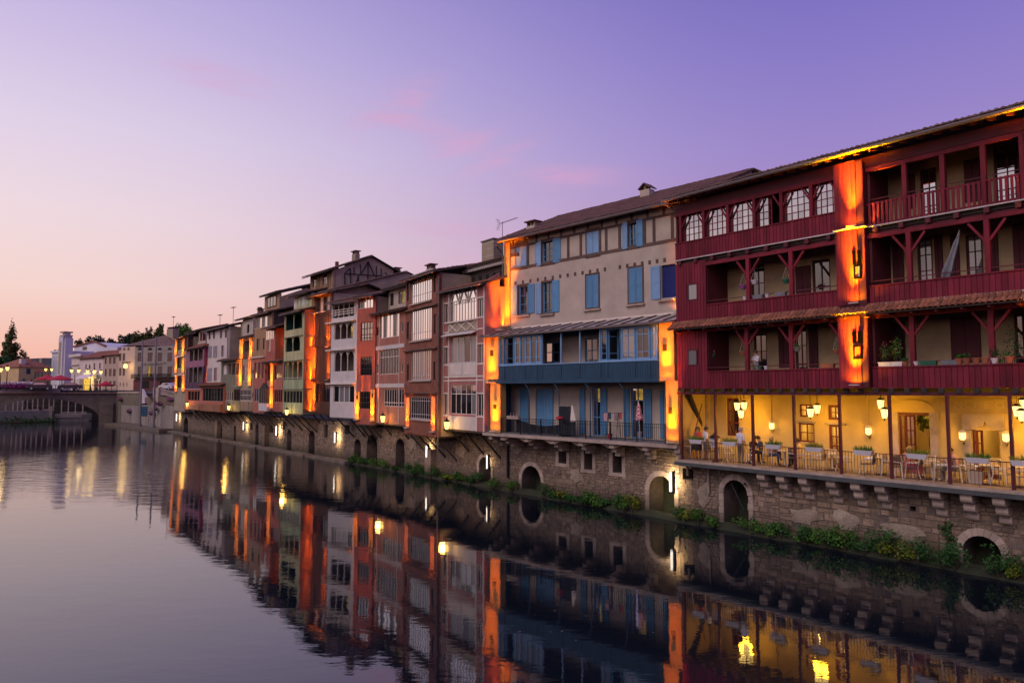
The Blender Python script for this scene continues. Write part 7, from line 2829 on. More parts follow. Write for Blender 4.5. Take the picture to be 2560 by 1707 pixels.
def car(px, py, D, ang, m, label, base=ST):
    """centre pixel of the car's foot"""
    p = atdepth(px, py, D)
    t_ = T('parked_car', label, 'car', (p.x, p.y), ang, base, 'cars on the bridge road')
    prof = [(-2.1, .35), (-2.15, .75), (-1.95, .95), (-1.3, 1.02), (-.75, 1.45), (.65, 1.5), (1.35, 1.08), (2.0, .98), (2.12, .7), (2.1, .35)]
    t_.mb(MB().prism([(x, z_ + base) for x, z_ in prof], -.85, .85), 'body', m)
    for s_ in (-.855, .84):
        t_.mb(MB().prism([(-1.15, base + 1.04), (-.7, base + 1.38), (.6, base + 1.42), (1.15, base + 1.08)], s_, s_ + .015), 'side_window', M['glass_mid'])
    t_.mb(MB().add([(-1.36, -.7, base + 1.06), (-1.36, .7, base + 1.06), (-.84, .66, base + 1.45), (-.84, -.66, base + 1.45)], [(0, 1, 2, 3)]), 'windscreen', M['glass_mid'])
    for x in (-1.3, 1.3):
        for s_ in (-1, 1):
            wl = t_.mb(MB().cyl((x, s_ * .72, base + .33), (x, s_ * .9, base + .33), .33, n=14), 'wheel', M['iron'])
            t_.mb(MB().cyl((x, s_ * .9, base + .33), (x, s_ * .915, base + .33), .2, n=10), 'rim', M['zinc'], wl)
    for s_ in (-.6, .6):
        t_.box('headlight', M['petal_white'], -2.17, -2.12, s_ - .18, s_ + .18, base + .68, base + .82)
    return t_


M['car_dark'] = mat('car_dark', (.02, .022, .028), .25, .05, 1, 0, 0, 10, 0, spec=.6)
M['car_white'] = mat('car_white', (.55, .55, .58), .3, .05, 1, 0, 0, 10, 0, spec=.6)
car(98, 975, 138, .6, M['car_dark'], 'dark car crossing the bridge by the flower boxes')
car(175, 975, 142, .6, M['car_dark'], 'dark saloon car on the bridge beside the red parasol')
car(421, 985, 146, -.5, M['car_white'], 'white car behind the stone balustrade', 7.0)

# ------------------------------------------------------------------ trees
def far_tree(px, ytop, D, wpx, seed, lm, label, group='trees beyond the town', name='broadleaf_tree', zb=ST - 1, n=2200, size=None):
    p = atdepth(px, ytop, D)
    h = p.z - zb
    rw_ = wpx / FPX * D / 2 / h
    rg = random.Random(seed)
    bl = [(0, 0, .78, rw_ * .8, rw_ * .7, .2)]
    for k in range(7):
        an = 6.28 * k / 7 + rg.uniform(-.4, .4)
        bl.append((math.cos(an) * rw_ * rg.uniform(.5, .85), math.sin(an) * rw_ * .5, rg.uniform(.62, .9), rw_ * rg.uniform(.35, .55), rw_ * .45, rg.uniform(.09, .14)))
    tree(name, label, (p.x, p.y, zb), h, bl, h * .025, lm, n, size or D * .0036, seed, group)


p = atdepth(32, 808, 250)
hp = p.z - 5
bl = [(0, 0, z_, r_, r_, .13) for z_, r_ in ((.2, .095), (.32, .125), (.44, .13), (.56, .12), (.67, .1), (.78, .075), (.88, .048), (.96, .022))] + [(.1, 0, .25, .07, .07, .16)]
tree('poplar_tree', 'tall pointed poplar at the left edge', (p.x, p.y, 5), hp, bl, .5, M['leaf_tree'], 6500, .85, 3)
p = atdepth(57, 868, 250)
hp = p.z - 5
tree('young_poplar_tree', 'shorter pointed tree just right of the poplar', (p.x, p.y, 5), hp, [(0, 0, z_, r_, r_, .16) for z_, r_ in ((.3, .16), (.5, .17), (.7, .14), (.88, .07))], .35, M['leaf_tree'], 1300, .9, 5)
far_tree(8, 885, 235, 44, 8, M['leaf_deep'], 'dark bushy tree below the poplar at the left edge')
far_tree(40, 897, 225, 50, 9, M['leaf_deep'], 'dark bushy tree between the poplar and the yellow house')
far_tree(20, 915, 210, 40, 10, M['leaf_deep'], 'low dark tree at the foot of the poplar')
far_tree(210, 842, 250, 42, 12, M['leaf_tree'], 'light open tree just right of the white tower', n=1600)
far_tree(248, 836, 250, 50, 13, M['leaf_cedar'], 'flat topped cedar above the pale hall', n=2400)
far_tree(284, 842, 255, 46, 14, M['leaf_cedar'], 'dark cedar spreading behind the beige house', n=2400)
far_tree(318, 830, 235, 44, 15, M['leaf_cedar'], 'dark crown rising behind the cream house')
far_tree(352, 824, 230, 44, 16, M['leaf_tree'], 'loose crown behind the left mast')
far_tree(384, 820, 228, 40, 17, M['leaf_tree'], 'green crown behind the hotel roof, beside the right mast')
far_tree(410, 812, 215, 40, 18, M['leaf_tree'], 'green crown left of the hotel chimney')
far_tree(452, 802, 190, 54, 19, M['leaf'], 'large green crown above the narrow end house', n=2800)
far_tree(492, 818, 190, 40, 20, M['leaf_tree'], 'green crown right of the large one, behind the purple house')
far_tree(148, 868, 260, 30, 21, M['leaf_tree'], 'small tree peeping over the left wing of the white tower', n=600)
# far hills
vs, fs = [], []
for k in range(61):
    px = -700 + k * 30
    hy = 897 + 6 * math.sin(k * .35) + 3 * math.sin(k * .9)
    p = atdepth(px, hy, 900)
    q = atdepth(px, 979, 700)
    vs += [(p.x, p.y, p.z), (q.x, q.y, -1)]
for k in range(60):
    fs.append((2 * k, 2 * k + 1, 2 * k + 3, 2 * k + 2))
plain('hills', vs, fs, mat('hill_wood', (.05, .06, .05), .95, .4, .02, .3, 0))
# aerials on the far roofs
for k, (px, y0, y1, fr, off, lab) in enumerate(((433, 792, 822, hX.F, 5, 'thin aerial above the narrow end house'), (550, 787, 802, hW.F, 5, 'aerial on the ridge of the white plaster house'), (583, 768, 795, hW.F, 6, 'taller aerial left of the chimney over the white plaster house'))):
    u_, z0_ = fr.loc(px, y1, off)
    _, z1_ = fr.loc(px, y0, off)
    t_ = T('roof_aerial', lab, 'aerial', fr.world(u_, off), fr.ang, z0_ - 1, 'aerials on the far roofs')
    t_.cyl('mast', M['iron'], (0, 0, z0_ - 1), (0, 0, z1_), .035, n=6)
    t_.cyl('boom', M['iron'], (-.9, 0, z1_ - .05), (.9, 0, z1_ - .05), .025, n=6)
    for q in range(7):
        t_.cyl('element', M['iron'], (-.8 + q * .26, -.3, z1_ - .05), (-.8 + q * .26, .3, z1_ - .05), .014, n=5)
ORD = ['first', 'second', 'third', 'fourth', 'fifth', 'sixth', 'seventh', 'eighth', 'ninth', 'tenth', 'eleventh', 'twelfth', 'thirteenth', 'fourteenth', 'fifteenth', 'sixteenth', 'seventeenth', 'eighteenth', 'nineteenth', 'twentieth']
TCOL = (1, .47, .02)
# ------------------------------------------------------------------ lamps of the terrace
M['lamp_shade'] = emit('lamp_shade', (1, .62, .17), 3.2)


def hanging_lamp(px, py, off, label):
    u_, z_ = RF.loc(px, py, off)
    t_ = T('hanging_lantern', label, 'lantern', RF.world(u_, off), RF.ang, z_ - .25, 'hanging lanterns of the terrace')
    t_.mb(MB().lathe([(.07, -.2), (.105, -.17), (.155, .12), (.155, .17)], (0, 0, z_), 8), 'glass', M['lamp_shade'])
    t_.mb(MB().lathe([(.175, .17), (.165, .2), (.05, .27)], (0, 0, z_), 8), 'cap', M['iron'])
    for k in range(4):
        an = pi / 4 + k * pi / 2
        t_.cyl('cage_bar', M['iron'], (.11 * math.cos(an), .11 * math.sin(an), z_ - .17), (.165 * math.cos(an), .165 * math.sin(an), z_ + .17), .01, n=4)
    t_.mb(MB().cyl((0, 0, z_ - .3), (0, 0, z_ - .22), .03, n=6), 'finial', M['iron'])
    t_.cyl('rod', M['iron'], (0, 0, z_ + .28), (0, 0, z1f + .02), .012, n=5)
    point(t_.root, (0, 0, -.12), 40, TCOL, .16)


for px, py, off, lab in ((1843, 1015, .9, 'upper left lantern of the three lit lanterns behind the standing man'), (1860, 1014, 1.3, 'upper right lantern of the three lit lanterns behind the standing man'), (1852.6, 1034, 1.0, 'lowest lantern of the three lit lanterns behind the standing man'),
                         (2026, 1031, .9, 'lower lantern of the pair by the small square windows'), (2043, 1022, 1.3, 'upper lantern of the pair by the small square windows'),
                         (2202, 1010, 1.1, 'upper lantern of the pair left of the open arched door'), (2211, 1033, .8, 'lower lantern of the pair left of the open arched door'),
                         (2542, 1027, .9, 'left lantern of the bright cluster at the right edge'), (2554, 1038, .7, 'lowest lantern of the bright cluster at the right edge'), (2560, 1011, 1.2, 'upper lantern of the bright cluster at the right edge')):
    hanging_lamp(px, py, off, lab)
for k in range(2):
    hanging_lamp(2640 + 60 * k, 1020, 1.0, 'lit lantern past the right edge, ' + ORD[k] + ' one')
for px, py, lab in ((1929, 1064, 'lit wall lamp between the tall window and the seated guests'), (2171, 1077, 'lit wall lamp left of the open arched door'), (2406, 1089, 'lit wall lamp left of the ogee doorway'), (2515, 1093, 'lit wall lamp right of the ogee doorway')):
    u_, z_ = RF.loc(px, py, TB - .22)
    t_ = T('wall_lamp', lab, 'wall lamp', RF.world(u_, TB - .22), RF.ang, z_ - .2, 'wall lamps of the terrace')
    t_.mb(MB().lathe([(.07, -.16), (.12, -.1), (.12, .12), (.08, .16)], (0, 0, z_), 10), 'bulb', M['lamp_shade'])
    t_.mb(MB().lathe([(.15, .13), (.09, .22), (.02, .25)], (0, 0, z_), 10), 'cap', M['white'])
    t_.mb(MB().lathe([(.03, -.28), (.09, -.17)], (0, 0, z_), 10), 'cup', M['stone_pale'])
    t_.mb(MB().tube([(0, 0, z_ - .26), (0, .1, z_ - .34), (0, .215, z_ - .2)], .02), 'arm', M['iron'])
    point(t_.root, (0, -.12, .2), 46, TCOL, .08)

# ------------------------------------------------------------------ furniture
M['weave'] = mat('weave', (.17, .14, .12), .8, .15, 4, .2, .4, 60, .1)
M['weave_tan'] = mat('weave_tan', (.42, .34, .24), .8, .15, 4, .2, .4, 60, .1)
M['alu'] = mat('alu', (.75, .72, .66), .4, .05, 3, .05, 0, 30, .05, metal=.2)
M['table_top'] = mat('table_top', (.6, .52, .4), .4, .1, 3, .05, 0, 30, .05)


def make_chair(m):
    t_ = T('terrace_chair', 'x', 'chair', (0, 0), 0, 0, 'woven chairs on the terrace')
    t_.mb(MB().box(-.24, .24, -.23, .23, .43, .47), 'seat', m)
    t_.mb(MB().add([(-.23, .21, .5), (.23, .21, .5), (.22, .28, .88), (-.22, .28, .88), (-.23, .235, .5), (.23, .235, .5), (.22, .305, .88), (-.22, .305, .88)], BF), 'backrest', m)
    for sx in (-1, 1):
        t_.mb(MB().tube([(sx * .27, -.28, 0), (sx * .25, -.22, .44), (sx * .26, -.2, .64)], .02), 'leg', M['alu'])
        t_.mb(MB().tube([(sx * .27, .32, 0), (sx * .25, .22, .44), (sx * .24, .29, .88)], .02), 'leg', M['alu'])
        t_.mb(MB().tube([(sx * .26, -.21, .64), (sx * .255, .24, .65)], .022), 'armrest', M['alu'])
    return t_.root


def make_folding():
    t_ = T('folding_chair', 'x', 'chair', (0, 0), 0, 0, 'white folding chairs on the terrace')
    for sx in (-1, 1):
        t_.mb(MB().tube([(sx * .2, -.24, 0), (sx * .2, .22, .86)], .018), 'leg', M['white'])
        t_.mb(MB().tube([(sx * .22, .24, 0), (sx * .22, -.2, .45)], .018), 'leg', M['white'])
    for k in range(4):
        t_.box('slat', M['white'], -.21, .21, -.2 + k * .1, -.12 + k * .1, .45, .465)
    for k in range(2):
        t_.box('slat', M['white'], -.21, .21, .17 + k * .03, .185 + k * .03, .68 + k * .1, .74 + k * .1)
    return t_.root


def make_table():
    t_ = T('terrace_table', 'x', 'table', (0, 0), 0, 0, 'round tables on the terrace')
    t_.mb(MB().cyl((0, 0, .71), (0, 0, .74), .36, n=18), 'top', M['table_top'])
    t_.mb(MB().cyl((0, 0, .03), (0, 0, .71), .035, n=8), 'column', M['alu'])
    t_.mb(MB().lathe([(.26, 0), (.25, .02), (.06, .05)], (0, 0, 0), 12), 'foot', M['iron'])
    return t_.root


protos = {'chair': make_chair(M['weave']), 'tan': make_chair(M['weave_tan']), 'fold': make_folding(), 'table': make_table()}
used = set()


def place(kind, px, y, ang, label, base=FLOOR, fr=None):
    fr = fr or RF
    u_ = fr.u(px, 1130, y)
    p = fr.world(u_, y)
    o_ = protos[kind] if kind not in used else copytree(protos[kind])
    used.add(kind)
    o_.location = (p.x, p.y, base + .002)
    o_.rotation_euler = (0, 0, fr.ang + ang)
    o_['label'] = label
    return o_


TB_SPOTS = [(1797, 1.1), (1875, 1.2), (1962, 1.0), (2080, 1.2), (2200, 1.1), (2328, 1.1), (2470, 1.0), (2545, 1.1)]
tl = ['beside the menu stand', 'behind the standing man', 'where three guests sit', 'in front of the glazed door', 'left of the woman in pink', 'between the woman in pink and the man in grey trousers', 'in front of the ogee doorway', 'at the right edge of the picture']
for k, (px, y) in enumerate(TB_SPOTS):
    place('table', px, y, 0, 'small round terrace table ' + tl[k])
CH = [('chair', 1722, .7, -1.4), ('chair', 1774, .8, 1.3), ('fold', 1822, .55, 1.2), ('fold', 1876, .5, -1.3), ('chair', 1924, .9, -1.5), ('chair', 1990, .95, 1.5), ('tan', 2012, .7, 1.4), ('tan', 2046, .8, -1.5), ('tan', 2070, 1.6, 0),
      ('tan', 2112, .9, 1.6), ('chair', 2168, .7, -1.4), ('tan', 2178, 1.5, -1.2), ('tan', 2228, .8, 1.5), ('chair', 2254, .6, 1.2), ('chair', 2284, .75, -1.5), ('tan', 2318, 1.7, .2), ('chair', 2352, .7, -1.3), ('chair', 2392, .75, 1.5), ('chair', 2412, 1.5, 1.2), ('tan', 2452, 1.2, -1.3), ('tan', 2505, .9, 1.4), ('tan', 2550, .6, -1.4)]
cnt = {}
for kd, px, y, an in CH:
    gk = 'folding' if kd == 'fold' else ('tan' if kd == 'tan' else 'grey')
    cnt[gk] = cnt.get(gk, 0) + 1
    place(kd, px, y, an, {'folding': 'white folding chair, %s from the left along the terrace rail', 'tan': 'tan woven terrace chair, %s of its colour from the left', 'grey': 'dark woven terrace chair, %s of its colour from the left'}[gk] % ORD[cnt[gk] - 1])

# planters on the terrace rail
GR = [M['leaf'], M['leaf_yellow'], M['leaf_deep']]
pl_lab = ['in front of the woman with long hair', 'left of the standing man', 'in front of the seated guests', 'right of the small windows', 'left of the arched door', 'by the woman in pink', 'in front of the ogee doorway', 'at the right edge']
M['planter_white'] = mat('planter_white', (.6, .58, .62), .6, .08, 2, .05, .1, 30, .04)
for k, px in enumerate((1742.6, 1826, 1935, 2037, 2159, 2293, 2444, 2558)):
    u_ = RF.u(px, 1110, -.1)
    p = RF.world(u_, -.14)
    t_ = T('rail_planter', 'white grass planter on the terrace rail ' + pl_lab[k], 'planter', p, RF.ang, zr - .08, 'planters on the terrace rail')
    t_.mb(MB().add([(-.33, -.09, zr - .1), (.33, -.09, zr - .1), (.33, .09, zr - .1), (-.33, .09, zr - .1), (-.4, -.13, zr + .1), (.4, -.13, zr + .1), (.4, .13, zr + .1), (-.4, .13, zr + .1)], BF), 'trough', M['planter_white'])
    t_.box('bracket', M['iron'], -.03, .03, .06, .16, zr - .02, zr + .03)
    rg = random.Random(70 + k)
    g = MB()
    for q in range(150):
        x, y = rg.uniform(-.36, .36), rg.uniform(-.1, .1)
        tip = Vector((x * 1.2 + rg.uniform(-.06, .06), y * 2 + rg.uniform(-.06, .06), zr + .1 + rg.uniform(.08, .25) * (1 - abs(x) * .9)))
        b0 = Vector((x, y, zr + .08))
        wv = Vector((rg.uniform(-1, 1), rg.uniform(-1, 1), 0)).normalized() * .013
        g.add([b0 - wv, b0 + wv, tip + wv * .4, tip - wv * .4], [(0, 1, 2, 3)])
    t_.mb(g, 'grass', GR[k % 2])
# menu stand
u_ = RF.u(1788, 1120, .25)
p = RF.world(u_, .22)
t_ = T('menu_stand', 'white lantern shaped menu stand with dark cap by the terrace rail', 'menu stand', p, RF.ang, FLOOR)
t_.mb(MB().add([(-.17, -.1, FLOOR + .72), (.17, -.1, FLOOR + .72), (.17, .1, FLOOR + .72), (-.17, .1, FLOOR + .72), (-.24, -.12, FLOOR + 1.22), (.24, -.12, FLOOR + 1.22), (.24, .12, FLOOR + 1.22), (-.24, .12, FLOOR + 1.22)], BF), 'panel', M['planter_white'])
t_.mb(MB().lathe([(.3, 0), (.22, .06), (.1, .14), (.05, .24)], (0, 0, FLOOR + 1.22), 8), 'cap', M['iron'])
t_.mb(MB().cyl((0, 0, FLOOR + .02), (0, 0, FLOOR + .72), .035, n=8), 'pole', M['darkwood'])
t_.mb(MB().lathe([(.2, 0), (.18, .03), (.05, .06)], (0, 0, FLOOR + .002), 10), 'foot', M['iron'])
# potted olive tree inside the arched door, round table beyond the ogee door
a, b_, c, d = OPN['door_b']
p = RF.world(a + (b_ - a) * .62, TB + 1.1)
tree('potted_tree', 'small round headed potted tree inside the arched doorway', (p.x, p.y, FLOOR + .45), 2.2, [(0, 0, .82, .2, .2, .18), (-.05, 0, .7, .16, .16, .12), (.08, 0, .75, .15, .15, .12)], .025, M['leaf_yellow'], 700, .13, 31)
pp_ = T('tree_tub', 'low tub holding the potted tree in the arched doorway', 'tub', p, 0, FLOOR)
pp_.mb(MB().lathe([(.2, 0), (.26, .42), (.28, .46)], (0, 0, FLOOR + .002), 12), 'tub', M['stone_pale'])
pp_.mb(MB().cyl((0, 0, FLOOR + .4), (0, 0, FLOOR + .44), .25, n=12), 'soil', M['soil'])
u_ = RF.u(2482, 1130, TB + 1.4)
p = RF.world(u_, TB + 1.3)
t_ = T('pedestal_table', 'round pedestal table in the lit room behind the ogee doorway', 'table', p, 0, FLOOR)
t_.mb(MB().cyl((0, 0, FLOOR + .72), (0, 0, FLOOR + .76), .5, n=20), 'top', M['white'])
t_.mb(MB().lathe([(.3, 0), (.1, .2), (.07, .5), (.25, .72)], (0, 0, FLOOR + .002), 14), 'pedestal', M['door_red'])
t_.mb(MB().lathe([(.16, 0), (.18, .03)], (0, 0, FLOOR + .762), 12), 'dish', M['planter_white'])
u_ = RF.u(2440, 1190, .9)
p = RF.world(u_, .9)
t_ = T('cube_pot', 'square cream pot on the terrace floor before the ogee doorway', 'pot', p, RF.ang + .2, FLOOR)
t_.mb(MB().add([(-.2, -.2, FLOOR + .002), (.2, -.2, FLOOR + .002), (.2, .2, FLOOR + .002), (-.2, .2, FLOOR + .002), (-.25, -.25, FLOOR + .5), (.25, -.25, FLOOR + .5), (.25, .25, FLOOR + .5), (-.25, .25, FLOOR + .5)], BF), 'body', M['table_top'])
t_.box('soil', M['soil'], -.22, .22, -.22, .22, FLOOR + .5, FLOOR + .505)

# ------------------------------------------------------------------ people
SKIN = mat('skin', (.42, .23, .16), .6, .08, 4, .05, 0, 30, 0)
SKIN2 = mat('skin_dark', (.2, .11, .075), .6, .08, 4, .05, 0, 30, 0)
cloth = lambda n_, c: mat(n_, c, .85, .15, 5, .1, .2, 60, 0)
CL = {k: cloth('cloth_' + k, c) for k, c in {'white': (.62, .6, .66), 'grey': (.2, .19, .18), 'black': (.02, .02, .024), 'red': (.4, .05, .06), 'jeans': (.05, .09, .2), 'pink': (.5, .12, .13), 'yellow': (.5, .38, .16), 'khaki': (.24, .2, .15), 'rose': (.5, .3, .3), 'navy': (.03, .05, .12)}.items()}
HAIR = {k: mat('hair_' + k, c, .6, .2, 8, .1, .2, 80, 0) for k, c in {'dark': (.02, .014, .012), 'brown': (.07, .04, .02), 'grey': (.3, .28, .27), 'blond': (.35, .24, .1)}.items()}
SHOE = cloth('shoe', (.03, .028, .026))
SHOEW = cloth('shoe_white', (.55, .52, .5))


def person(label, loc, ang, pose, top, legs, hair, skin=SKIN, shoe=SHOE, sleeve=True, longhair=False, shorts=False, skirt=False, height=1.75, base=FLOOR):
    """pose: dict of joints (m, for 1.75 m); x right, y back (faces -y), z up"""
    k = height / 1.75
    J = {q: Vector(v) * k for q, v in pose.items()}
    R_ = {'pelvis': .15, 'waist': .135, 'chest': .165, 'neckb': .075, 'neck': .058, 'head': .095, 'crown': .088, 'sh': .075, 'el': .047, 'wr': .034, 'ha': .036, 'hip': .105, 'kn': .066, 'an': .045, 'toe': .042}
    names, rad, edges, mats_ = [], [], [], []
    idx = {}

    def v(nm, r):
        if nm not in idx:
            idx[nm] = len(names)
            names.append(J[nm])
            rad.append(r * k)
        return idx[nm]

    def e(a, b_, ra, rb, m_):
        edges.append((v(a, ra), v(b_, rb)))
        mats_.append(m_)
    TOP, LEG, SK, SH = 0, 1, 2, 3
    e('pelvis', 'waist', R_['pelvis'], R_['waist'], TOP if not skirt else TOP)
    e('waist', 'chest', R_['waist'], R_['chest'], TOP)
    e('chest', 'neckb', R_['chest'], R_['neckb'], TOP)
    e('neckb', 'head', R_['neckb'], R_['head'], SK)
    e('head', 'crown', R_['head'], R_['crown'], SK)
    for s_ in ('l', 'r'):
        e('chest', 'sh' + s_, R_['chest'], R_['sh'], TOP)
        e('sh' + s_, 'el' + s_, R_['sh'], R_['el'], TOP if sleeve else SK)
        e('el' + s_, 'wr' + s_, R_['el'], R_['wr'], SK)
        e('wr' + s_, 'ha' + s_, R_['wr'], R_['ha'], SK)
        e('pelvis', 'hip' + s_, R_['pelvis'], R_['hip'], LEG)
        e('hip' + s_, 'kn' + s_, R_['hip'], R_['kn'], LEG)
        e('kn' + s_, 'an' + s_, R_['kn'], R_['an'], SK if (shorts or skirt) else LEG)
        e('an' + s_, 'toe' + s_, R_['an'], R_['toe'], SH)
    me = bpy.data.meshes.new('skeleton')
    me.from_pydata([tuple(p) for p in names], edges, [])
    tmp = bpy.data.objects.new('skeleton', me)
    COL.objects.link(tmp)
    sk = tmp.modifiers.new('s', 'SKIN')
    sk.use_smooth_shade = True
    if not me.skin_vertices:
        bpy.context.view_layer.objects.active = tmp
        bpy.ops.object.select_all(action='DESELECT')
        tmp.select_set(True)
        bpy.ops.mesh.customdata_skin_add()
    for i, sv in enumerate(me.skin_vertices[0].data):
        sv.radius = (rad[i], rad[i] * (.78 if i in (idx['chest'], idx['waist'], idx['pelvis']) else 1))
        sv.use_root = i == idx['pelvis']
    ss = tmp.modifiers.new('u', 'SUBSURF')
    ss.levels = ss.render_levels = 1
    dg = bpy.context.evaluated_depsgraph_get()
    body = bpy.data.meshes.new_from_object(tmp.evaluated_get(dg))
    bpy.data.objects.remove(tmp)
    vs_ = [v_.co.copy() for v_ in body.vertices]
    fs_ = [tuple(p.vertices) for p in body.polygons]
    mi = []
    segs = [(names[a], names[b_], m_) for (a, b_), m_ in zip(edges, mats_)]
    for f in fs_:
        c = sum((vs_[i] for i in f), Vector()) / len(f)
        best, bm = 9, 0
        for a, b_, m_ in segs:
            ab = b_ - a
            t = max(0, min(1, (c - a).dot(ab) / max(ab.dot(ab), 1e-6)))
            d_ = (c - a - ab * t).length
            if d_ < best:
                best, bm = d_, m_
        mi.append(bm)
    g = MB()
    g.v, g.f, g.mi = [tuple(p) for p in vs_], fs_, mi
    for s_ in ('l', 'r'):                          # palm continues into five fingers
        w_, h_ = J['wr' + s_], J['ha' + s_]
        d_ = (h_ - w_).normalized()
        sd = d_.cross(Vector((0, 1, .2))).normalized()
        for q, ln in ((-1.5, .07), (-.5, .085), (.5, .08), (1.5, .062)):
            p0 = h_ + sd * q * .018 * k
            p1 = p0 + d_ * ln * .55 * k
            p2 = p1 + (d_ * .8 + Vector((0, -.5, 0))).normalized() * ln * .5 * k
            g.cyl(p0, p1, .0095 * k, .009 * k, 5, 2).cyl(p1, p2, .009 * k, .007 * k, 5, 2)
        p0 = w_.lerp(h_, .5) + sd * .03 * k
        g.cyl(p0, p0 + (d_ + sd * .9).normalized() * .055 * k, .011 * k, .009 * k, 5, 2)
    hd, cr = J['head'], J['crown']
    up_ = (cr - J['neckb']).normalized()
    fw = pose.get('face', Vector((0, -1, 0)))
    fw = Vector(fw).normalized()
    rt_ = fw.cross(up_).normalized()
    hc = hd.lerp(cr, .5)
    g.cyl(hc + fw * .085 * k - up_ * .005, hc + fw * .125 * k - up_ * .03 * k, .014 * k, .016 * k, 6, 2)   # nose
    for s_ in (-1, 1):                              # ears
        g.cyl(hc + rt_ * s_ * .085 * k - up_ * .01, hc + rt_ * s_ * .105 * k - up_ * .01, .028 * k, .022 * k, 8, 2)
    t_ = T('person', label, 'person', loc, ang, base + .01, 'people on the terrace')
    g.v = [(x, y, z_ + base + .01) for x, y, z_ in g.v]
    bo = t_.mb(g, 'body', [top, legs, skin, shoe], smooth=True)
    for s_ in (-1, 1):
        pe = hc + fw * .092 * k + rt_ * s_ * .033 * k + up_ * .01
        t_.mb(MB().lathe([(.004, -.009), (.011, 0), (.004, .009)], (pe.x, pe.y, pe.z + base + .01), 6), 'eye', HAIR['dark'])
    # hair: cap round the back and top of the skull
    hg = MB()
    nU, nV = 10, 6
    rr_ = .118 * k
    vv, ff = [], []
    for i in range(nV + 1):
        th_ = i / nV * 1.9
        for j in range(nU):
            ph = 2 * pi * j / nU
            dirv = up_ * math.cos(th_) + (fw * math.cos(ph) + rt_ * math.sin(ph)) * math.sin(th_)
            face = dirv.dot(fw)
            r2 = rr_ * (1.04 if face < .45 else .86)
            vv.append(hc + up_ * .012 + dirv * r2)
    for i in range(nV):
        for j in range(nU):
            ff.append((i * nU + j, i * nU + (j + 1) % nU, (i + 1) * nU + (j + 1) % nU, (i + 1) * nU + j))
    hg.add(vv, ff)
    if longhair:
        for j in range(7):
            an_ = -1.2 + j * .4
            dv = (-fw * math.cos(an_) + rt_ * math.sin(an_)) * .09 * k
            hg.cyl(hc + dv, hc + dv * 1.15 - Vector((0, 0, .34 * k)), .04 * k, .02 * k, 6)
    hg.v = [(x, y, z_ + base + .01) for x, y, z_ in hg.v]
    t_.mb(hg, 'hair', hair, smooth=True)
    if skirt:
        pv = J['pelvis']
        kz = (J['knl'].z + J['knr'].z) / 2
        if J['hipl'].z - kz > .2:
            t_.mb(MB().lathe([(.17 * k, 0), (.21 * k, -.2 * k), (.24 * k, -.5 * k)], (pv.x, pv.y, pv.z + .05 + base), 12), 'skirt', legs)
        else:
            km = (J['knl'] + J['knr']) / 2
            t_.mb(MB().add([(pv.x - .2, pv.y + .05, pv.z + .1 + base), (pv.x + .2, pv.y + .05, pv.z + .1 + base), (km.x + .17, km.y - .08, km.z + .09 + base), (km.x - .17, km.y - .08, km.z + .09 + base), (pv.x - .2, pv.y + .05, pv.z - .1 + base), (pv.x + .2, pv.y + .05, pv.z - .1 + base), (km.x + .19, km.y - .1, km.z - .3 + base), (km.x - .19, km.y - .1, km.z - .3 + base)], BF), 'skirt', legs)
    return t_


def stand(armr=None, arml=None, lean=0.):
    p = {'pelvis': (0, 0, .95), 'waist': (0, .01, 1.1), 'chest': (0, .02, 1.3), 'neckb': (0, .01, 1.46), 'head': (0, -.02, 1.58), 'crown': (0, -.02, 1.67)}
    for s_, x in (('l', -1), ('r', 1)):
        p.update({'sh' + s_: (x * .18, .02, 1.38), 'el' + s_: (x * .25, .06, 1.12), 'wr' + s_: (x * .24, -.06, .9), 'ha' + s_: (x * .235, -.09, .82), 'hip' + s_: (x * .095, 0, .88), 'kn' + s_: (x * .1, -.02, .5), 'an' + s_: (x * .1, .03, .08), 'toe' + s_: (x * .12, -.13, .035)})
    for s_, ov_ in (('r', armr), ('l', arml)):
        if ov_:
            for q, v_ in zip(('el', 'wr', 'ha'), ov_):
                p[q + s_] = v_
    return p


def sit(lean=0., arms='table', cross=False):
    p = {'pelvis': (0, .08, .55), 'waist': (0, .09 - lean * .3, .7), 'chest': (0, .08 - lean * .7, .9), 'neckb': (0, .05 - lean, 1.06), 'head': (0, .01 - lean * 1.2, 1.18), 'crown': (0, .0 - lean * 1.25, 1.27)}
    for s_, x in (('l', -1), ('r', 1)):
        p.update({'sh' + s_: (x * .18, .08 - lean * .8, .98), 'el' + s_: (x * .25, -.02 - lean, .75), 'wr' + s_: (x * .16, -.24 - lean, .76), 'ha' + s_: (x * .12, -.31 - lean, .77), 'hip' + s_: (x * .1, .02, .53), 'kn' + s_: (x * .12, -.4, .55), 'an' + s_: (x * .13, -.42, .1), 'toe' + s_: (x * .14, -.58, .04)})
        if arms == 'lap':
            p.update({'el' + s_: (x * .24, .06, .72), 'wr' + s_: (x * .14, -.16, .62), 'ha' + s_: (x * .08, -.22, .62)})
    if cross:
        p.update({'knr': (.02, -.42, .64), 'anr': (-.14, -.55, .34), 'toer': (-.2, -.68, .32)})
    return p


def spot(px, y):
    return RF.world(RF.u(px, 1110, y), y)


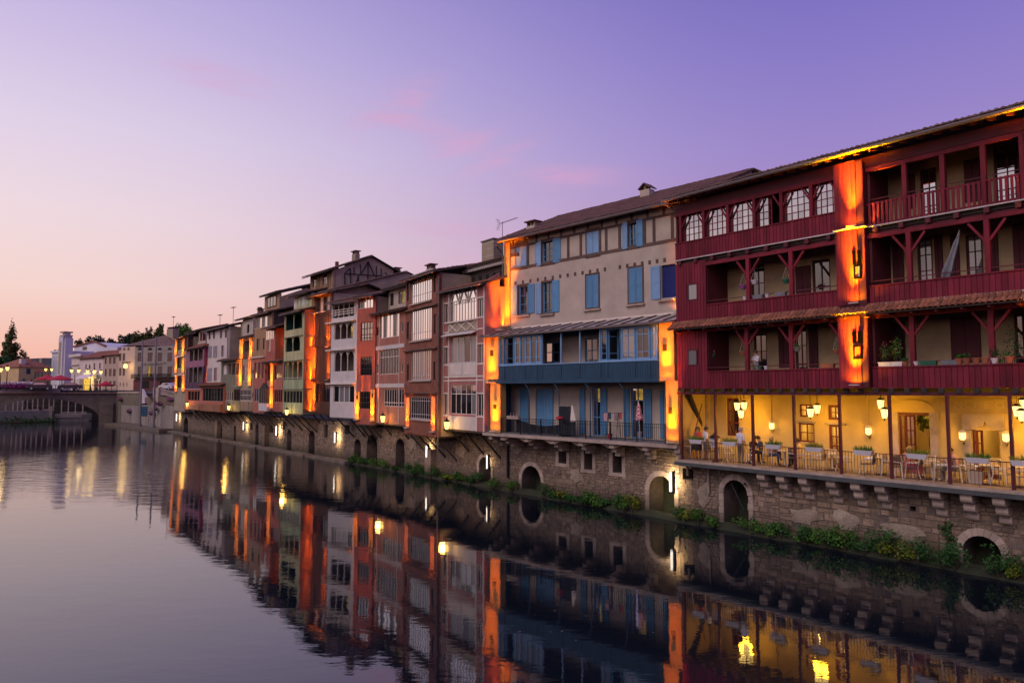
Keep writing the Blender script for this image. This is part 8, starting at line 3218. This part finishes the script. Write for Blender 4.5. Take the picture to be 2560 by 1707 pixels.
RG = RF.ang
person('standing woman with long hair in red top and dark skirt at the terrace corner', spot(1745, .75), RG + .6, stand(), CL['red'], CL['black'], HAIR['brown'], longhair=True, skirt=True, height=1.68, sleeve=False)
person('standing man in white shirt and grey shorts reaching up with one arm', spot(1765, .5), RG + 2.6, stand(armr=((.36, -.06, 1.5), (.42, -.14, 1.72), (.42, -.16, 1.8))), CL['white'], CL['grey'], HAIR['dark'], SKIN2, shorts=True, height=1.72)
person('standing grey haired man in white shirt and khaki trousers, back to the river', spot(1852, .42), RG + 3.0, stand(armr=((.24, .02, 1.14), (.2, -.18, 1.1), (.17, -.25, 1.1))), CL['white'], CL['khaki'], HAIR['grey'], height=1.78)
person('seated dark haired woman in black beside the slim post', spot(1884, 1.2), RG + 1.4, sit(.05, 'table'), CL['black'], CL['black'], HAIR['dark'], longhair=True)
person('seated man in dark shirt behind the white folding chair', spot(1899, 1.4), RG - 1.3, sit(.05), CL['navy'], CL['khaki'], HAIR['dark'])
person('seated guest in blue jeans behind the rail planter', spot(1930, .95), RG + 1.5, sit(-.02, 'lap', True), CL['rose'], CL['jeans'], HAIR['blond'])
person('seated man in pale yellow shirt facing the guest in jeans', spot(1998, 1.0), RG - 1.5, sit(.06, 'table'), CL['yellow'], CL['black'], HAIR['dark'])
person('seated woman in a pink dress by the terrace rail', spot(2270, .8), RG + 1.45, sit(.04, 'lap'), CL['pink'], CL['pink'], HAIR['blond'], skirt=True, sleeve=False, height=1.68)
person('seated man in grey trousers and white shoes turned from the river', spot(2384, .8), RG - 1.5, sit(.1, 'table'), CL['rose'], CL['grey'], HAIR['dark'], SKIN, SHOEW)
pz = z1f + .2
person('person in a white top leaning at the first floor loggia rail', RF.world(RF.u(1888, 900, .45), .5), RG - .2, stand(armr=((.2, -.1, 1.12), (.05, -.26, 1.2), (.0, -.3, 1.24)), arml=((-.2, -.1, 1.12), (-.06, -.24, 1.16), (-.02, -.28, 1.18))), CL['white'], CL['grey'], HAIR['brown'], height=1.66, base=pz)

# ------------------------------------------------------------------ pots and planters in the loggias
M['terracotta'] = mat('terracotta', (.32, .11, .06), .85, .15, 3)
M['pot_green'] = mat('pot_green', (.02, .14, .09), .5)
M['pot_grey'] = mat('pot_grey', (.16, .17, .19), .6)
M['pot_purple'] = mat('pot_purple', (.3, .07, .3), .5)


def pot(px, py, off, zs, m, label, kind='round', r=.13, plant=None, seed=1, h=None, frame=None, wd=.5):
    fr = frame or RF
    u_ = fr.u(px, py, off)
    t_ = T('flower_pot' if kind == 'round' else 'window_planter', label, 'pot' if kind == 'round' else 'planter', fr.world(u_, off), fr.ang, zs, 'pots in the loggias')
    if kind == 'round':
        t_.mb(MB().lathe([(r * .65, 0), (r, r * 1.4), (r * 1.08, r * 1.42), (r * 1.08, r * 1.65)], (0, 0, zs + .002), 12), 'pot', m)
        tz = zs + r * 1.6
    else:
        t_.mb(MB().add([(-wd / 2 * .9, -.08, zs), (wd / 2 * .9, -.08, zs), (wd / 2 * .9, .08, zs), (-wd / 2 * .9, .08, zs), (-wd / 2, -.1, zs + .18), (wd / 2, -.1, zs + .18), (wd / 2, .1, zs + .18), (-wd / 2, .1, zs + .18)], BF), 'trough', m)
        tz = zs + .17
    t_.mb(MB().cyl((0, 0, tz - .02), (0, 0, tz), r * .9 if kind == 'round' else .07, n=10), 'soil', M['soil'])
    rg = random.Random(seed)
    if plant:
        g = MB()
        hh = h or .3
        for q in range(4):
            g.cyl((0, 0, tz - .01), (rg.uniform(-.1, .1), rg.uniform(-.06, .06), tz + hh * .9), .008, .004, 4, 1)
        w2_ = wd / 2 if kind != 'round' else r * 1.3
        leaves(g, (0, 0, tz + hh * .55), (w2_, .14, hh * .5), int(60 + hh * 130), .085, rg, 0)
        if plant == 'flower':
            leaves(g, (0, 0, tz + hh * .7), (w2_, .16, hh * .45), 26, .075, rg, 2)
        t_.mb(g, 'plant', [M['leaf_deep'] if seed % 2 else M['leaf'], M['bark'], M['petal_pink']])
    return t_


zs1 = z1f + .2
s1, s2 = z1s + .012, z2s + .012
pot(2214, 905, .02, s1, M['planter_white'], 'white trough of tall pink flowers at the lit bay', 'box', plant='flower', seed=3, h=.75, wd=.55)
pot(2242, 905, .02, s1, M['planter_white'], 'white trough of tall red flowers, second from the lit bay', 'box', plant='flower', seed=4, h=1.0, wd=.5)
pot(2263, 905, .02, s1, M['terracotta'], 'terracotta pot left of the first post on the first floor', r=.11, plant='leaf', seed=5, h=.15)
pot(2290, 905, .02, s1, M['planter_white'], 'small white pot right of the first post', r=.1)
pot(2322, 905, .02, s1, M['pot_green'], 'dark green trough on the first floor rail', 'box', wd=.6)
pot(2376, 905, .02, s1, M['pot_grey'], 'grey trough under the closed shutters', 'box', wd=.62)
for k, px in enumerate((2398, 2416, 2441, 2463)):
    pot(px, 905, .02, s1, M['terracotta'], 'terracotta pot under the closed shutters, %s from the left' % ORD[k], r=.14, plant='leaf' if k < 2 else None, seed=8 + k, h=.2)
pot(2486, 900, .02, s1, M['planter_white'], 'cream bowl right of the second post on the first floor', r=.12, plant='leaf', seed=15, h=.45)
pot(2512, 900, .3, s1 - .55, M['terracotta'], 'terracotta pot with a small conical shrub', r=.2, plant='leaf', seed=16, h=.75)
pot(2536, 900, .3, s1 - .55, M['terracotta'], 'wide terracotta pot with a leafy standard tree', r=.26, plant='leaf', seed=17, h=1.5)
pot(2524, 905, .0, s1, M['terracotta'], 'low terracotta bowl at the right end of the first floor rail', r=.15)
for k, (px, m_) in enumerate(((1862, 'planter_white'), (1896, 'pot_grey'), (1918, 'planter_white'))):
    pot(px, 742, .02, s2, M[m_], ('white jug like pot left of the first post on the second floor', 'grey trough right of the first post on the second floor', 'pale round pot on the second floor rail')[k], 'box' if k == 1 else 'round', r=.1, wd=.55)
pot(1952, 735, .02, s2, M['pot_grey'], 'grey trough left of the second post on the second floor', 'box', wd=.55)
for k, (px, m_) in enumerate(((1900, 'pot_green'), (1915, 'planter_white'), (2070, 'rose'))):
    pot(px, 920, .02, s1, M.get(m_, M['terracotta']), ('small green pot by the person in white', 'pale round pot right of the person in white', 'pinkish trough at the right end of the left loggia')[k], 'round' if k < 2 else 'box', r=.1, wd=.6)
HANG = [(1886, 705, .2, 'planter_white', 'white hanging pot in front of the arched door, second floor', z3f), (1965, 702, .3, 'pot_green', 'green hanging pot right of the arched door, second floor', z3f), (1858, 717, .4, 'pot_purple', 'purple hanging pot left of the first post, second floor', z3f),
        (1780, 890, .5, 'pot_green', 'green hanging pot in the dark left corner, first floor', z2f), (1858, 882, .3, 'terracotta', 'terracotta hanging pot with white flowers, first floor', z2f), (1992, 872, .2, 'pot_grey', 'dark hanging basket right of the second post, first floor', z2f), (2092, 878, .2, 'terracotta', 'small orange hanging pot beside the lit bay', z2f)]
for k, (px, py, off, m_, lab, zc) in enumerate(HANG):
    u_, z_ = RF.loc(px, py, off)
    t_ = T('hanging_pot', lab, 'hanging pot', RF.world(u_, off), RF.ang, z_ - .1, 'hanging pots in the loggias')
    r = .17
    t_.mb(MB().lathe([(r * .6, -.12), (r, .04), (r * 1.06, .05), (r * 1.06, .08)], (0, 0, z_), 12), 'pot', M[m_])
    top = min(z_ + .65, zc - .25)
    for q in range(3):
        an = 2 * pi * q / 3
        t_.cyl('chain', M['white'], (r * math.cos(an), r * math.sin(an), z_ + .08), (0, 0, top), .006, n=4)
    t_.cyl('hook', M['iron'], (0, 0, top), (0, 0, zc - .19), .008, n=4)
    g = MB()
    leaves(g, (0, 0, z_ + .12), (.18, .18, .12), 40 if k > 2 else 14, .08, random.Random(90 + k), 0)
    t_.mb(g, 'plant', [M['leaf']])


def closed_parasol(fr, px0, y0, px1, y1, off, m, label, base, r=.16):
    u0, z0 = fr.loc(px0, y0, off)
    u1, z1_ = fr.loc(px1, y1, off)
    t_ = T('closed_parasol', label, 'parasol', fr.world(u1, off), fr.ang, base)
    d0 = Vector((u0 - u1, 0, 0))
    a, b_ = Vector((u0 - u1, 0, z0)), Vector((0, 0, z1_))
    g = MB()
    n_ = 10
    ax = (b_ - a)
    rings = [(0, .02), (.25, r * .55), (.6, r * .75), (.85, r * 1.1), (1, r * .95)]
    u_ = ax.normalized().orthogonal().normalized()
    v_ = ax.normalized().cross(u_)
    vs_, fs_ = [], []
    for q, rr2 in rings:
        for k in range(n_):
            an = 2 * pi * k / n_
            f_ = rr2 * (1.15 if k % 2 else .7)
            vs_.append(a + ax * q + u_ * math.cos(an) * f_ + v_ * math.sin(an) * f_)
    for i in range(len(rings) - 1):
        for k in range(n_):
            fs_.append((i * n_ + k, i * n_ + (k + 1) % n_, (i + 1) * n_ + (k + 1) % n_, (i + 1) * n_ + k))
    g.add(vs_, fs_)
    t_.mb(g, 'canopy', m)
    t_.cyl('pole', M['white'], a + Vector((0, 0, .08)), b_ + (b_ - a).normalized() * max(.1, (b_.z - base) / max(.1, abs((b_ - a).normalized().z)) - .02), .02)
    return t_


closed_parasol(RF, 2399, 580, 2364, 695, .35, M['pot_grey'], 'folded grey parasol leaning in the second floor loggia', z2f)
M['gingham'] = mat('gingham', (.6, .1, .12), .8)
tg = M['gingham'].node_tree
ck = N(tg, 'ShaderNodeTexChecker', i={'Scale': 9})
ck.inputs[1].default_value = (.55, .06, .08, 1)
ck.inputs[2].default_value = (.7, .6, .6, 1)
gg_ = N(tg, 'ShaderNodeNewGeometry')
tg.links.new(gg_.outputs['Position'], ck.inputs[0])
tg.links.new(ck.outputs[0], tg.nodes['Principled BSDF'].inputs['Base Color'])
closed_parasol(BF_, 1596, 1005, 1598, 1050, .5, M['gingham'], 'folded red and white checked parasol on the blue terrace', bz_slab, .18)
# blue terrace clutter
u_ = BF_.u(1285, 1045, -.1)
t_ = T('balcony_trough', 'stone coloured trough on the iron rail at the terrace left end', 'planter', BF_.world(u_, -.12), BF_.ang, zr1 - .05)
t_.mb(MB().box(-.55, .55, -.13, .1, zr1 - .06, zr1 + .16), 'trough', M['stone_pale'])
for k in range(3):
    t_.cyl('stick', M['white'], (-.3 + k * .28, 0, zr1 + .16), (-.3 + k * .28, 0, zr1 + .36), .012, n=5)
t_.box('soil', M['soil'], -.5, .5, -.1, .08, zr1 + .16, zr1 + .165)
u_ = BF_.u(1414, 1040, .5)
t_ = T('dark_screen', 'dark upright board on the blue terrace with pegs along its top', 'screen', BF_.world(u_, .5), BF_.ang, bz_slab)
zt_ = BF_.z(1414, 1015, .5)
t_.box('board', M['net'], -.5, .42, -.02, .02, bz_slab + .002, zt_)
for k in range(5):
    t_.box('peg', M['white'], -.45 + k * .2, -.43 + k * .2, -.03, .03, zt_ - .02, zt_ + .07)
t_.box('foot', M['iron'], -.3, -.26, -.3, .3, bz_slab + .002, bz_slab + .05)
t_ = T('hung_sheet', 'white sheet hanging beside the dark board', 'sheet', BF_.world(BF_.u(1430, 1040, .45), .45), BF_.ang, bz_slab + .9)
zt_ = BF_.z(1430, 1012, .45)
t_.mb(MB().prism([(-.02, zt_), (.06, zt_ - .02), (.34, zt_ - .95), (.2, zt_ - 1.05), (.0, zt_ - .98), (-.14, zt_ - 1.0)], -.02, .02), 'cloth', M['white'])
t_.cyl('line', M['iron'], (-.3, 0, zt_), (.4, 0, zt_ - .02), .006, n=4)
for k, (px, lab) in enumerate(((1520, 'clothes airer left of the checked parasol'), (1546, 'clothes airer nearest the checked parasol'))):
    u_ = BF_.u(px, 1045, .45)
    t_ = T('clothes_airer', lab, 'airer', BF_.world(u_, .45), BF_.ang, bz_slab, 'airers on the blue terrace')
    zt_ = BF_.z(px, 1030, .45)
    t_.mb(MB().tube([(0, -.2, bz_slab + .002), (0, 0, zt_), (0, .2, bz_slab + .002)], .015), 'stand', M['iron'])
    t_.mb(MB().tube([(-.4, 0, zt_ - .05), (.4, 0, zt_ - .02)], .012), 'bar', M['iron'])
    t_.mb(MB().box(-.3, -.02, -.012, .012, zt_ - .5, zt_ - .05), 'cloth', CL['rose'] if k == 0 else CL['grey'])
    t_.mb(MB().box(.05, .22, -.012, .012, zt_ - .4, zt_ - .04), 'cloth', CL['red'] if k else CL['navy'])
for k, (px, m_, lab) in enumerate(((1407, 'petal_red', 'red cushion bundle on the rail by the dark board'), (1598, 'planter_white', 'white bucket at the foot of the checked parasol'), (1525, 'petal_red', 'red toy on the blue terrace floor'))):
    u_ = BF_.u(px, 1060, .3)
    zz = (zr1 + .02, bz_slab + .2, bz_slab + .002)[k]
    t_ = T(('cushion', 'bucket', 'toy_box')[k], lab, ('cushion', 'bucket', 'toy')[k], BF_.world(u_, (.02, .3, .3)[k]), BF_.ang + .3, zz)
    if k == 0:
        t_.mb(MB().lathe([(.1, 0), (.26, .06), (.26, .14), (.1, .2)], (0, 0, zz), 10), 'body', M[m_])
    else:
        t_.mb(MB().lathe([(.1, 0), (.15, .3), (.16, .32)], (0, 0, zz), 10), 'body', M[m_])
    t_.cyl('handle', M['iron'], (-.12, 0, zz + .2), (.12, 0, zz + .22), .01, n=5)

# ------------------------------------------------------------------ shrubs along the water
SEC = [(870, 1010, 'below the banded brick house'), (1010, 1105, 'below the dark brick house'), (1105, 1200, 'below the pink bay house'), (1232, 1300, 'below the left end of the blue terrace'), (1356, 1460, 'right of the walled niche'), (1460, 1615, 'under the blue terrace right end'), (1690, 1800, 'left of the round cellar arch'), (1872, 2080, 'right of the round cellar arch'), (2080, 2240, 'below the middle of the lit terrace'), (2240, 2395, 'left of the dark tunnel arch'), (2482, 2590, 'right of the dark tunnel arch')]
rgs = random.Random(77)
for x0, x1, lab in SEC:
    px = x0 + 6
    k = 0
    while px < x1 - 4:
        off = -.38 - rgs.uniform(0, .2)
        u_ = Q.u(px, 1250, off)
        w_ = rgs.uniform(.35, 1.0)
        h = rgs.uniform(.35, 1.05) * (1.15 if x0 > 1850 else 1)
        p = Q.world(u_, off)
        tall = h > .8
        kind = rgs.random()
        mt = M['leaf'] if kind < .5 else (M['leaf_deep'] if kind < .93 else M['leaf_yellow'])
        cn = 'bright green' if kind < .5 else ('deep green' if kind < .93 else 'yellowish green')
        t_ = T('riverside_shrub', '%s %s shrub, %s from the left %s' % ('tall' if tall else 'low', cn, ORD[k], lab), 'shrub', p, Q.ang, .06, 'shrubs along the waterline')
        g = MB()
        for q in range(5):
            an = rgs.uniform(0, 6.28)
            g.cyl((0, 0, .02), (math.cos(an) * w_ * .4, math.sin(an) * .25, h * .7), .015, .006, 4)
        t_.mb(g, 'stems', M['bark'])
        g = MB()
        for q in range(6):
            cx_ = rgs.uniform(-.6, .6) * w_
            leaves(g, (cx_, rgs.uniform(-.2, .2), .1 + h * rgs.uniform(.3, .75)), (w_ * .42, .3, h * .32), 62, rgs.uniform(.09, .15), rgs, 0, .35)
        for q in range(4):                          # a few sprays standing out of the mass
            an = rgs.uniform(-1, 1)
            leaves(g, (an * w_, rgs.uniform(-.4, .1), h * rgs.uniform(.5, 1.1)), (.1, .1, .14), 9, .11, rgs, 0)
        t_.mb(g, 'foliage', mt)
        step = w_ * rgs.choice((1.15, 1.3, 1.5, 2.3))
        px += step * (FPX / p.y) * .62
        k += 1
# hanging ivy
u_, z_ = Q.loc(2364, 1312, -.1)
t_ = T('ivy_patch', 'dark green ivy hanging on the wall left of the dark tunnel arch', 'ivy', Q.world(u_, -.08), Q.ang, z_ - .9)
g = MB()
rg = random.Random(5)
for q in range(9):
    leaves(g, (rg.uniform(-.12, .2) + q * .02, 0, z_ - .12 * q), (.26, .06, .16), 34, .12, rg, 0)
t_.mb(g, 'foliage', M['leaf_deep'])
t_.mb(MB().tube([(-.05, .05, z_ + .1), (.05, .03, z_ - .4), (.18, .03, z_ - .95)], .015), 'stem', M['bark'])
for o_ in bpy.data.objects:
    if o_.name.startswith('skeleton'):
        bpy.data.objects.remove(o_)
